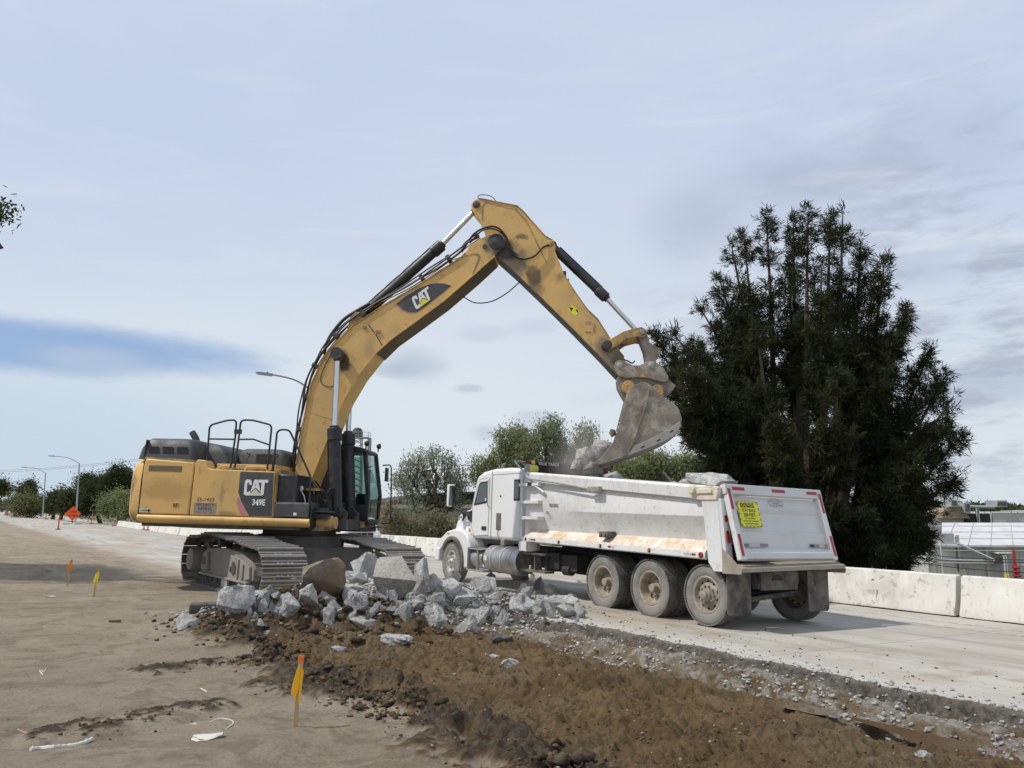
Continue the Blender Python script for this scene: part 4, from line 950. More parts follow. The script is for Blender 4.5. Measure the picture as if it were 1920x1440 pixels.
mo = MB(); mo.lathe([(0, .78), (.10, .78), (.16, .82), (.16, 1.12), (.13, 1.15), (.13, 1.22)], (0, -1.15, 1.50), 'x', 20); mo.box(.74, 1.0, -1.3, -.9, 1.33, 1.42); mo.build('rotary_coupling', M['yellow_worn'], EX, bevel=.005)
fb = MB(); fb.prism([(-.35, 1.5), (-.30, 2.25), (-.05, 2.45), (.25, 2.42), (.42, 2.1), (1.05, 1.9), (1.25, 1.72), (1.22, 1.45)], -.50, -.42); fb.prism([(-.35, 1.5), (-.30, 2.25), (-.05, 2.45), (.25, 2.42), (.42, 2.1), (1.05, 1.9), (1.25, 1.72), (1.22, 1.45)], .42, .50)
fb.cyl((.08, -.56, 2.20), (.08, .56, 2.20), .10); fb.build('boom_bracket', M['steel_dk'], EX, bevel=.015)
vb = MB(); vb.box(.30, .55, -.40, .35, 1.6, 2.0); vb.box(.55, .85, -.30, .30, 1.58, 1.85); vb.cyl((.35, -.35, 2.05), (.35, .2, 2.05), .09); vb.box(.45, .62, -.9, -.55, 1.6, 2.05); vb.cyl((.62, -.75, 1.6), (.62, -.75, 2.2), .05)
vb.build('valve_block', M['grease'], EX, bevel=.008)
yb_ = MB(); yb_.box(.12, .72, -.95, -.60, 2.19, 2.24); yb_.build('bracket_shelf', M['yellow_worn'], EX)
hz = MB()
for k in range(9):
    y = -.85 + k * .07; x0 = .38 + .05 * (k % 3); hz.tube(spline([(x0, y, 1.65), (x0 + .12, y - .04, 2.0), (x0 + .02, y + .02, 2.28), (x0 - .12, y + .1, 2.42), (x0 - .25, y + .2, 2.5)], 4), .018, 6)
for k in range(6): y = -.95 + .05 * k; hz.tube(spline([(.86, y, 1.5), (.95, y, 1.8), (.90, y, 2.1), (.98, y + .03, 2.25), (.88, y + .02, 1.9)], 4), .013, 6)
hz.build('hydraulic_hose', M['rubber'], EX)
lp = MB(); lp.lathe([(0, 0), (.05, .0), (.06, .03), (.0, .07)], (.42, -1.3, 2.22), 'y', 14); lp.tube([(.42, -1.28, 2.20), (.50, -1.25, 2.05), (.52, -1.2, 1.9)], .012, 6); lp.build('work_lamp', M['lamp'], EX)
gm_ = MB(); gm_.tube(spline([(-.05, -.45, 2.12), (.02, -.45, 2.38), (.14, -.45, 2.48), (.26, -.45, 2.40), (.32, -.45, 2.18), (.34, -.45, 1.95)], 4), .07, 10); gm_.build('boom_foot_elbow', M['steel_dk'], EX)

# ---------------- cab on the far side
CX = 1.44
cb = MB(); cb.box(-.15, 1.40, .60, 1.58, 1.46, 1.58); cb.box(-.15, 1.38, .60, .64, 1.55, 1.93); cb.box(-.15, -.10, .6, 1.58, 1.5, 3.2); cb.box(-.15, .80, .60, .64, 1.9, 3.2)
def post(a, b, s=.045): 
    old = cb.X; a, b = Vector(a), Vector(b); d = (b - a); q = d.to_track_quat('Z', 'Y').to_matrix().to_4x4(); cb.X = Matrix.Translation(a) @ q; cb.box(-s, s, -s, s, 0, d.length); cb.X = old
post((.84, .63, 1.55), (.84, .63, 3.2), .035); post((1.36, .64, 1.50), (1.38, .64, 2.2), .05); post((1.38, .64, 2.18), (1.24, .66, 3.22), .05)
post((1.40, 1.54, 1.50), (1.44, 1.54, 2.2), .045); post((1.44, 1.54, 2.18), (1.28, 1.52, 3.22), .045); post((.6, 1.56, 1.5), (.6, 1.56, 3.2), .04); post((1.38, .62, 2.03), (1.42, 1.56, 2.03), .035); post((1.38, .62, 1.56), (1.42, 1.56, 1.56), .04); post((1.26, .64, 3.2), (1.28, 1.54, 3.2), .04)
post((1.32, .64, 2.55), (1.32, .64, 2.9), .03)
cb.build('cab_frame', M['black'], EX, bevel=.012)
rf = MB(); rf.prism([(-.18, 3.18), (-.18, 3.30), (.2, 3.36), (.9, 3.35), (1.25, 3.28), (1.33, 3.18)], .57, 1.60); rf.build('cab_roof', M['black'], EX, bevel=.03, seg=3)
for nm, pts in (('side_window', [(.86, .625, 1.95), (1.36, .63, 1.95), (1.25, .65, 3.2), (.86, .625, 3.2)]), ('front_window', [(1.40, .67, 2.05), (1.44, 1.52, 2.05), (1.28, 1.50, 3.18), (1.25, .68, 3.18)]),
                ('lower_front_window', [(1.39, .67, 1.6), (1.42, 1.52, 1.6), (1.43, 1.52, 2.0), (1.39, .67, 2.0)]), ('door_window', [(.64, 1.57, 1.75), (1.40, 1.565, 1.75), (1.28, 1.56, 3.15), (.64, 1.57, 3.15)]), ('rear_window', [(-.12, .66, 2.2), (-.12, 1.5, 2.2), (-.12, 1.5, 3.1), (-.12, .66, 3.1)])):
    flat(nm, pts, M['glass'], EX)
se = MB(); se.box(.15, .70, .85, 1.35, 1.75, 2.0); se.prism([(.12, 1.98), (.28, 1.98), (.12, 2.75), (0, 2.75)], .85, 1.35); se.box(.3, .75, .72, .84, 1.85, 2.2); se.box(1.05, 1.25, .75, 1.0, 1.6, 2.2); se.build('operator_seat', M['chassis'], EX, bevel=.03)
for a, y in ((1.18, .80), (1.30, 1.50)):
    wl = MB(); wl.lathe([(0, 0), (.045, 0), (.07, .05), (.065, .09), (0, .095)], (a, y, 3.42), 'x', 14); wl.box(a + .02, a + .05, y - .01, y + .01, 3.28, 3.4); wl.build('cab_work_light', M['chassis'], EX)
mr_ = MB(); mr_.tube(fillet([(1.45, 1.60, 2.95), (1.62, 1.66, 2.97), (1.66, 1.66, 2.9), (1.72, 1.66, 1.52), (1.5, 1.6, 1.5)], .04), .018, 8); mr_.rbox((1.55, 1.66, 2.72), (.05, .2, .34), 0); mr_.build('cab_mirror', M['black'], EX, bevel=.004)
ys_ = MB(); ys_.box(.88, 1.35, .57, 1.2, 1.35, 1.54); yy_ = ys_.build('cab_base_plate', M['yellow_worn'], EX, bevel=.012)
flat('maker_badge', [(1.12, .568, 1.43), (1.26, .568, 1.43), (1.26, .568, 1.48), (1.12, .568, 1.48)], M['ink'], yy_)
cs = MB(); cs.box(1.38, 1.62, .65, 1.45, 1.40, 1.43); cs.box(1.38, 1.60, .7, 1.4, 1.50, 1.53); cs.box(1.40, 1.43, .7, .73, 1.40, 1.53); cs.box(1.55, 1.58, .7, .73, 1.40, 1.53); cs.build('cab_front_step', M['steel_dk'], EX)

# ---------------- boom, stick and bucket
boomP = [(-.10, 2.02), (-.12, 2.35), (-.07, 2.80), (.05, 4.00), (.15, 4.70), (.33, 5.15), (.52, 5.52), (1.02, 6.06), (1.72, 6.56), (2.42, 6.99), (3.04, 7.40), (3.56, 7.76), (3.66, 7.88), (3.75, 8.06), (4.02, 8.24), (4.22, 8.33), (4.40, 8.355), (4.53, 8.30), (4.60, 8.18), (4.59, 8.06),
         (4.37, 7.80), (3.91, 7.36), (3.19, 6.69), (2.47, 6.13), (2.0, 5.77), (1.64, 5.42), (1.26, 4.90), (.95, 4.32), (.72, 3.67), (.33, 2.51), (.22, 2.10), (.10, 2.0)]
M['boomp'] = stain_mat('boom_paint', [((.86, -.36, 5.2), (2.6, 1, 1.6), .3, .55, OIL, .9), ((4.45, -.36, 8.1), (1.6, 1, 1.6), .35, .75, MUD, .85), ((4.5, -.36, 7.9), (2.5, 1, 2.5), .2, .6, OIL, .8), ((.1, -.36, 2.3), (2.4, 1, 2), .2, .5, (.2, .13, .06), .7), ((1.5, -.36, 5.6), (3, 1, 1.2), .2, .55, (.34, .22, .10), .5), ((.4, -.36, 4.2), (1.2, 1, .6), .2, .8, (.42, .27, .11), .4)])
M['underside'] = stain_mat('boom_underside_paint', [((2, 0, 5.7), (.3, .2, .3), .5, 1.6, (.05, .036, .02), .75)])
M['underside_shade'] = mat('shade_brown_underside', (.085, .058, .03), .6, var=.5, vscale=1.2, dirt=(.16, .11, .055), damt=.6, dscale=1.5)  # dark brown stands in for the shade under the upper boom
bmb = MB(); bmb.prism(boomP[:20] + boomP[20:], -.355, .355)
BM_ = bmb.build('boom', [M['boomp']], EX, bevel=.012)
# flanges along both edges of the near web (welded strip)
def edge_strip(pts, y0, y1, w_, name, m, par):
    mb = MB()
    for a, b in zip(pts[:-1], pts[1:]):
        d = Vector((b[0] - a[0], b[1] - a[1])); n_ = Vector((-d.y, d.x)).normalized() * w_
        q = [(a[0] - n_.x, a[1] - n_.y), (b[0] - n_.x, b[1] - n_.y), (b[0] + n_.x, b[1] + n_.y), (a[0] + n_.x, a[1] + n_.y)]
        mb.prism(q, y0, y1)
    return mb.build(name, m, par)
MB().prism([(4.30, 7.86), (3.88, 7.40), (3.16, 6.73), (2.44, 6.17), (1.97, 5.81), (1.66, 5.50), (1.68, 5.40), (2.01, 5.745), (2.48, 6.105), (3.20, 6.665), (3.93, 7.335), (4.36, 7.76)], -.35, .35).build('boom_shade_plate', M['underside_shade'], BM_)  # added thin plate: shade of the boom's underside painted as colour
edge_strip(boomP[2:13], -.385, .385, .012, 'upper_flange', M['yellow_worn'], BM_)
edge_strip(boomP[20:31], -.385, .385, .012, 'lower_flange', M['yellow'], BM_)
bd = -.3565
dl = [(2.07, 6.63), (2.30, 6.83), (2.62, 7.02), (2.86, 7.115), (3.02, 7.135), (3.20, 7.12), (3.36, 7.07), (3.05, 6.80), (2.72, 6.52), (2.56, 6.42), (2.38, 6.42), (2.22, 6.49)]
MB().prism([(p[0] - .03, p[1] - .03) for p in dl], bd - .0005, bd + .003).build('decal_border', M['pinkdec'], BM_)
MB().prism(dl, bd - .003, bd + .002).build('dark_decal', M['charcoal'], BM_)
ux = (.795, 0, .607); uz = (-.50, 0, .866)
cat_logo((2.555, bd - .003, 6.475), (.79, 0, .613), (-.44, 0, .90), .325, BM_, M['signwhite'], M['signyel'], M['charcoal'], 0)
MB().box(1.30, 1.38, -.375, -.355, 6.02, 6.08).box(1.62, 1.72, -.385, -.355, 5.92, 5.98).box(1.60, 1.63, -.385, -.355, 5.88, 5.95).build('boom_lug', M['yellow_worn'], BM_)
lb = MB(); lb.tube([(1.42, -.36, 6.12), (1.60, -.36, 5.9), (1.78, -.36, 5.62)], .012, 6); lb.build('grease_line', M['steel_dk'], BM_); lb = MB(); lb.tube(spline([(.62, -.36, 5.46), (.50, -.36, 5.25), (.40, -.36, 5.0), (.36, -.36, 4.78), (.45, -.36, 4.66), (.62, -.36, 4.62), (.74, -.36, 4.70)], 4), .010, 6)
lb.build('grease_line', M['steel_dk'], BM_)
MB().prism([(.075, 4.03), (.72, 3.83), (.72, 3.85), (.075, 4.05)], -.359, -.354).build('weld_seam', M['yellow_worn'], BM_)
MB().prism([(3.33, 7.70), (3.42, 7.74), (3.86, 7.87), (3.98, 7.86), (4.03, 7.78), (3.86, 7.30), (3.84, 7.32), (3.98, 7.76), (3.94, 7.83), (3.86, 7.84), (3.44, 7.71)], -.362, -.354).build('tip_stiffener', M['yellow_worn'], BM_)
MB().lathe([(0, -.40), (.10, -.40), (.15, -.385), (.19, -.385), (.19, -.35)], (4.39, 0, 8.16), 'y', 26).lathe([(0, .40), (.15, .40), (.19, .385), (.19, .35)], (4.39, 0, 8.16), 'y', 26).build('stick_pivot_pin', M['grease'], BM_)
MB().lathe([(.035, -.37), (.06, -.37), (.06, -.35)], (4.13, 0, 8.03), 'y', 12).build('lift_eye', M['grease'], BM_)
# cylinders: barrel with gland, rod as a sub-part
def cylinder(name, a, b, c, rb, rr, rot_y, par=EX, m=None):
    a, b, c = Vector(a), Vector(b), Vector(c); d = (b - a).normalized(); mb = MB(); mb.cyl(a + d * .02, b - d * .22, rb, 24) if False else mb.tube([a + d * .05, b - d * .02], rb, 24)
    mb.tube([b - d * .30, b - d * .27, b - d * .02, b], [rb * 1.02, rb * 1.22, rb * 1.22, rb * 1.05], 24); mb.tube([b, b + d * .05], rb * .8, 20)
    mb.tube([a + d * (b - a).length * .45, a + d * ((b - a).length * .45 + .05)], rb * 1.06, 24)
    mb.tube([a + d * (b - a).length * .80, a + d * ((b - a).length * .80 + .03)], rb * 1.05, 24)
    mb.lathe([(0, -rb * .9), (rb * 1.15, -rb * .9), (rb * 1.15, rb * .9), (0, rb * .9)], tuple(a), 'y', 20)
    pv = d.cross(Vector((0, 1, 0))).normalized() * (rb * 1.18); mb.tube([a + d * .15 + pv, b - d * .25 + pv], .018, 6)
    o = mb.build(name, m or M['black'], par)
    r = MB(); r.tube([b + d * .04, c - d * .10], rr, 20); o2 = r.build('rod', M['chrome'], o)
    r = MB(); r.tube([c - d * .17, c - d * .05], [rr * 1.15, rr * 1.7], 18); r.lathe([(0, -rb * .95), (rr * 2.1, -rb * .95), (rr * 2.1, rb * .95), (0, rb * .95)], tuple(c), 'y', 22); r.build('rod_eye', M['grease'], o)
    return o
for y in (-.53, .53): cylinder('boom_cylinder', (1.00, y, 1.72), (.83, y, 3.63), (.78 if y < 0 else .78, y, 5.36), .135, .068, 0)
MB().lathe([(0, -.66), (.07, -.66), (.09, -.64), (.09, -.60), (.13, -.60), (.13, -.36)], (.78, 0, 5.36), 'y', 20).lathe([(0, .66), (.09, .64), (.13, .60), (.13, .36)], (.78, 0, 5.36), 'y', 20).build('cylinder_pin', M['grease'], BM_)
cylinder('stick_cylinder', (1.05, 0, 6.33), (3.02, 0, 8.22), (3.86, 0, 9.14), .125, .062, 0)
MB().prism([(.85, 5.95), (.92, 6.35), (1.05, 6.48), (1.2, 6.40), (1.35, 6.3)], -.20, -.14).prism([(.85, 5.95), (.92, 6.35), (1.05, 6.48), (1.2, 6.40), (1.35, 6.3)], .14, .20).build('cylinder_bracket', M['yellow_worn'], BM_, bevel=.01)
# hoses along the back of the boom
hp = [(-.06, 2.5), (-.14, 3.0), (-.09, 3.6), (-.03, 4.1), (.06, 4.75), (.24, 5.24), (.46, 5.62), (.94, 6.17), (1.62, 6.66), (2.34, 7.10), (2.96, 7.52), (3.50, 7.92), (3.70, 8.14), (3.98, 8.33)]
for k, (o, y) in enumerate(((.03, -.30), (.09, -.24), (.05, -.16), (.03, -.10), (.03, .1), (.03, .2))):
    pts = []
    for i, p in enumerate(hp):
        a = hp[max(0, i - 1)]; b = hp[min(len(hp) - 1, i + 1)]; d = Vector((b[0] - a[0], b[1] - a[1])).normalized()
        wob = .025 * math.sin(i * 1.9 + k * 2)
        pts.append((p[0] - d.y * (o + wob) * (1.0 if i > 0 else 0), y + .02 * math.sin(i + k), p[1] + d.x * (o + wob)))
    MB().tube(spline(pts, 4), (.022, .018, .024, .016, .02, .02)[k], 6).build('hydraulic_hose', (M['rubber'], M['steel_dk'], M['rubber'], M['yellow_worn'], M['rubber'], M['rubber'])[k], BM_)
bh = MB(); bh.tube(spline([(.30, -.12, 5.45), (.42, -.12, 5.85), (.72, -.12, 6.28), (1.05, -.12, 6.52), (1.35, -.12, 6.70)], 5), .045, 8); bh.build('hydraulic_hose', M['rubber'], BM_)
for (x, z, ang) in ((.18, 5.13, 65), (-.07, 3.62, 84), (2.62, 7.30, 34), (1.25, 6.42, 36), (.02, 4.40, 80), (3.25, 7.78, 35), (.62, 5.86, 48)):
    MB().rbox((x, -.2, z), (.10, .26, .15), math.radians(-ang), 'Y').build('hose_clamp', M['steel_dk'], BM_, bevel=.01)
lh = MB(); lh.tube(spline([(3.55, -.20, 7.96), (3.85, -.34, 8.36), (4.18, -.42, 8.50), (4.45, -.43, 8.46), (4.66, -.40, 8.2), (4.78, -.38, 7.85), (5.02, -.36, 7.72), (5.30, -.34, 7.80), (5.50, -.33, 8.02), (5.72, -.25, 8.12)], 5), .024, 8)
lh.tube(spline([(3.75, -.28, 8.16), (4.05, -.40, 8.42), (4.35, -.43, 8.44), (4.58, -.41, 8.28), (4.72, -.40, 7.98), (4.92, -.36, 7.80)], 5), .020, 8)
lh.build('hydraulic_hose', M['rubber'], BM_)
MB().tube(spline([(3.55, .2, 6.98), (3.85, .2, 6.82), (4.25, .2, 6.85), (4.62, .2, 7.06), (4.95, .1, 7.32)], 5), .014, 6).build('hanging_hose', M['rubber'], BM_)
MB().tube(spline([(4.02, 0, 9.24), (3.86, 0, 9.42), (3.95, 0, 9.50), (4.2, 0, 9.45), (4.36, 0, 9.26)], 5), .010, 6).build('loop_line', M['rubber'], BM_)

stickP = [(3.76, 9.02), (3.74, 9.14), (3.80, 9.24), (3.93, 9.29), (4.86, 9.09), (5.00, 8.96), (5.55, 8.32), (5.72, 8.22), (5.79, 8.10), (5.78, 7.97), (6.02, 7.35), (6.30, 6.90), (6.56, 6.53), (6.80, 6.30), (7.12, 5.78), (7.40, 5.42), (7.46, 5.22), (7.38, 5.07), (7.24, 4.98), (6.88, 5.38), (6.2, 6.08), (5.49, 6.79), (4.86, 7.40), (4.42, 7.80), (4.24, 8.0), (4.18, 8.2), (4.10, 8.42), (3.93, 8.82)]
M['stickp'] = stain_mat('stick_paint', [((4.75, -.27, 7.65), (1.5, 1, 1.3), .35, .80, MUD, .85), ((4.62, -.27, 7.95), (2.2, 1, 1.6), .30, .62, OIL, .92), ((5.28, -.27, 7.35), (3.0, 1, 1.9), .35, .70, (.11, .07, .035), .75), ((5.35, -.27, 7.0), (2.2, 1, 2.2), .25, .6, (.10, .065, .035), .6), ((7.15, -.27, 5.5), (1.6, 1, 1.3), .35, .85, MUD, .9), ((7.3, -.27, 5.35), (2.5, 1, 2.5), .3, .6, (.09, .075, .055), .7), ((5.0, -.27, 8.3), (2.5, 1, 4), .15, .42, OIL, .7), ((5.9, -.27, 7.3), (2.2, 1, 2.6), .1, .45, (.13, .09, .05), .6)])
ST = MB().prism(stickP, -.27, .27).build('stick', M['stickp'], EX, bevel=.014)
edge_strip([stickP[i] for i in (3, 4, 5, 6, 7)], -.29, .29, .010, 'upper_flange', M['yellow_worn'], ST)
edge_strip(stickP[10:16], -.285, .285, .010, 'upper_flange', M['yellow_worn'], ST)
edge_strip(stickP[18:24], -.285, .285, .010, 'lower_flange', M['steel_dk'], ST)
MB().prism([(4.02, 8.72), (4.02, 9.10), (4.10, 9.20), (4.82, 9.03), (5.10, 8.72), (5.62, 7.62), (5.60, 7.61), (5.07, 8.69), (4.80, 9.0), (4.10, 9.175), (4.04, 9.08), (4.04, 8.72)], -.276, -.268).build('stiffener_bead', M['yellow_worn'], ST)
def sticker(name, c, w_, h_, ang, m, y, par):
    a = math.radians(ang); u = Vector((math.cos(a), 0, math.sin(a))); v = Vector((-math.sin(a), 0, math.cos(a))); c = Vector((c[0], y, c[1]))
    return flat(name, [c - u * w_ / 2 - v * h_ / 2, c + u * w_ / 2 - v * h_ / 2, c + u * w_ / 2 + v * h_ / 2, c - u * w_ / 2 + v * h_ / 2], m, par)
sticker('warning_sticker', (6.24, 6.50), .24, .15, -42, M['signyel'], -.2725, ST)
MB().prism([(6.13, 6.58), (6.19, 6.48), (6.23, 6.56)], -.2745, -.2735).prism([(6.29, 6.50), (6.33, 6.45), (6.35, 6.48), (6.31, 6.53)], -.2745, -.2735).build('warning_symbol', M['ink'], ST)
sticker('red_sticker', (6.58, 6.20), .13, .07, 5, M['pinkdec'], -.2725, ST)
MB().box(6.70, 6.72, -.285, -.27, 6.0, 6.2).box(6.52, 6.64, -.28, -.27, 5.98, 6.0).build('stick_lug', M['yellow_worn'], ST)
MB().lathe([(0, -.31), (.06, -.31), (.09, -.29), (.09, -.26)], (3.87, 0, 9.13), 'y', 18).lathe([(0, .31), (.09, .29), (.09, .26)], (3.87, 0, 9.13), 'y', 18).build('cylinder_pin', M['grease'], ST)
MB().lathe([(0, -.31), (.05, -.31), (.08, -.29), (.08, -.26)], (5.68, 0, 8.14), 'y', 18).build('cylinder_pin', M['yellow_worn'], ST)
MB().lathe([(0, -.40), (.10, -.40), (.13, -.37), (.13, -.26)], (7.01, 0, 5.66), 'y', 20).lathe([(0, .40), (.13, .37), (.13, .26)], (7.01, 0, 5.66), 'y', 20).build('link_pin', M['grease'], ST)
MB().box(5.95, 6.05, -.15, .1, 7.30, 7.50).box(6.02, 6.12, -.12, .1, 7.15, 7.32).build('pipe_bracket', M['grease'], ST)
cylinder('bucket_cylinder', (5.70, 0, 8.16), (7.00, 0, 6.88), (7.80, 0, 6.00), .105, .058, 0)
lk_ = [(6.92, 5.60), (6.95, 5.74), (7.06, 5.79), (7.38, 5.98), (7.62, 6.06), (7.80, 6.09), (7.90, 6.02), (7.91, 5.92), (7.84, 5.84), (7.70, 5.87), (7.45, 5.80), (7.20, 5.62), (7.06, 5.53)]
li = MB(); li.prism(lk_, -.38, -.30); li.prism(lk_, .30, .38); li.box(7.35, 7.5, -.30, .30, 5.84, 5.92); li.build('idler_link', M['yellow_worn'], EX, bevel=.014)
li = MB()
for y0, y1 in ((-.27, -.19), (.19, .27)):
    li.prism([(7.72, 5.95), (7.80, 6.06), (7.90, 6.02), (7.96, 5.86), (7.99, 5.74), (8.10, 5.68), (8.20, 5.62), (8.24, 5.52), (8.20, 5.46), (8.12, 5.48), (8.14, 5.20), (8.02, 5.12), (7.92, 5.18), (7.86, 5.60), (7.77, 5.84)], y0, y1)
li.cyl((8.02, -.33, 5.20), (8.02, .33, 5.20), .07); li.cyl((7.81, -.42, 5.97), (7.81, .42, 5.97), .06); li.build('bucket_link', M['bucket'], EX, bevel=.012)
MB().tube(spline([(7.28, -.1, 5.60), (7.36, -.1, 5.42), (7.52, -.1, 5.34), (7.60, -.1, 5.30), (7.66, -.1, 5.36)], 4), .018, 6).build('hydraulic_hose', M['rubber'], EX)
cpP = [(7.17, 5.14), (7.20, 5.26), (7.28, 5.32), (7.40, 5.30), (7.58, 5.21), (7.74, 5.20), (7.90, 5.28), (8.02, 5.30), (8.14, 5.26), (8.30, 5.12), (8.39, 4.95), (8.39, 4.85), (8.30, 4.81), (8.16, 4.84), (7.95, 4.90), (7.70, 4.92), (7.45, 4.90), (7.28, 4.94)]
co = MB(); co.prism(cpP, -.36, -.29); co.prism(cpP, .29, .36)
co.prism([(7.24, 4.92), (7.26, 4.74), (7.36, 4.55), (7.44, 4.42), (8.12, 4.40), (8.28, 4.50), (8.50, 4.66), (8.56, 4.76), (8.48, 4.82), (8.3, 4.95), (7.9, 5.05), (7.4, 5.02)], -.29, .29)
CO = co.build('quick_coupler', M['bucket'], EX, bevel=.014)
MB().lathe([(0, -.385), (.03, -.385), (.05, -.375), (.075, -.37), (.075, -.34)], (7.30, 0, 5.20), 'y', 18).lathe([(0, -.39), (.03, -.39), (.05, -.38), (.08, -.37), (.08, -.34)], (8.0, 0, 5.20), 'y', 18).lathe([(0, -.375), (.03, -.372), (.03, -.34)], (7.56, 0, 5.12), 'y', 12).build('coupler_pin', M['bucket_lt'], CO)
MB().prism([(7.62, 5.18), (7.72, 5.18), (7.88, 4.93), (7.76, 4.93)], -.364, -.358).build('paint_patch', M['yellow_worn'], CO)
# bucket
outer = [(7.45, 4.52), (7.58, 4.66), (7.79, 4.745), (7.93, 4.70), (8.04, 4.60), (8.21, 4.42), (8.44, 4.29), (8.56, 4.16), (8.62, 3.98), (8.60, 3.80), (8.51, 3.62), (8.30, 3.48), (8.03, 3.35), (7.45, 3.12), (6.95, 2.93), (6.69, 2.90)]
sideP = outer + [(6.92, 3.10), (7.13, 3.38), (7.22, 3.60), (7.32, 4.02)]
bk = MB(); bk.prism(sideP, -.76, -.715); bk.prism(sideP, .715, .76)
prev = None; n = len(outer)
def inset(pts, d):
    o = []
    for i, p in enumerate(pts):
        a = pts[max(0, i - 1)]; b = pts[min(len(pts) - 1, i + 1)]; t = Vector((b[0] - a[0], b[1] - a[1])).normalized(); o.append((p[0] + t.y * d, p[1] - t.x * d))
    return o
inn = inset(outer, .05)
bk.prism(outer + inn[::-1], -.715, .715)
BU = bk.build('bucket', M['bucket'], EX, bevel=.008)
MB().prism([(7.46, 3.15), (7.62, 3.34), (8.10, 3.56), (8.58, 3.88), (8.60, 3.80), (8.50, 3.61), (8.30, 3.47), (8.03, 3.34), (7.45, 3.11)], -.778, -.758).build('side_wear_plate', M['bucket_lt'], BU, bevel=.005)
rb_ = MB(); rb_.prism([(7.91, 4.60), (7.94, 4.585), (7.86, 4.20), (7.62, 3.50), (7.47, 3.14), (7.435, 3.15), (7.58, 3.50), (7.82, 4.20)], -.785, -.758); rb_.build('side_rib', M['bucket'], BU, bevel=.004)
for (x, z) in ((8.40, 3.66), (8.12, 3.46), (7.78, 3.31)):
    sl_ = MB(); a = math.radians(30); sl_.rbox((x, -.779, z), (.09, .006, .032), -a, 'Y'); sl_.build('plate_slot', M['grease'], BU, bevel=.003)
for k in range(3): MB().lathe([(0, -.764), (.016, -.762), (.016, -.758)], (7.28 - .03 * k, 0, 3.83 - .105 * k), 'y', 10).build('bolt_hole', M['signwhite'], BU)
for k in range(5):
    y = -.64 + k * .32; tt = MB(); tt.hexa([(6.85, y - .07, 2.90), (6.85, y + .07, 2.90), (6.85, y + .07, 3.01), (6.85, y - .07, 3.01), (6.50, y - .045, 2.79), (6.50, y + .045, 2.79), (6.50, y + .045, 2.815), (6.50, y - .045, 2.815)]); tt.build('bucket_tooth', M['bucket_lt'], BU, bevel=.006)
for k in range(5):
    y = -.6 + .3 * k; sub = inset(outer[8:15], -.018); MB().prism(outer[8:15] + sub[::-1], y - .05, y + .05).build('wear_strip', M['bucket_lt'], BU)
for (x, z, r) in ((7.49, 4.67, .145), (8.13, 4.60, .13)):
    er = MB(); er.lathe([(r * .35, -.52), (r, -.52), (r, -.40), (r * .35, -.40)], (x, 0, z), 'y', 24, close=True); er.lathe([(0, -.515), (r * .5, -.525), (r * .5, -.41)], (x, 0, z), 'y', 20)
    er.prism([(x - r * .9, z), (x + r * .9, z), (x + (.28 if x < 7.8 else -.02), z - .26), (x + (.02 if x < 7.8 else -.30), z - .30)] if x < 7.8 else [(x - r, z), (x + r, z), (x + .12, z - .22), (x - .22, z - .12)], -.50, -.42)
    er.build('bucket_ear', M['yellow_worn'], BU, bevel=.01)
    er = MB(); er.lathe([(r * .35, .40), (r, .40), (r, .52), (r * .35, .52)], (x, 0, z), 'y', 24, close=True); er.cyl((x, -.42, z), (x, .42, z), r * .5); er.build('bucket_ear', M['yellow_worn'], BU)

# ------------------------------------------------------------------ dump truck (x forward, y left = towards the photographer)
TK = empty('dump_truck', frame(3.542, 15.198, -math.sin(.549), math.cos(.549)), 'white dump truck with rust-stained ledge being loaded beside the excavator', 'dump truck')
def tb(mb, name, m, par=None, **k): return mb.build(name, m, par if par is not None else TK, **k)
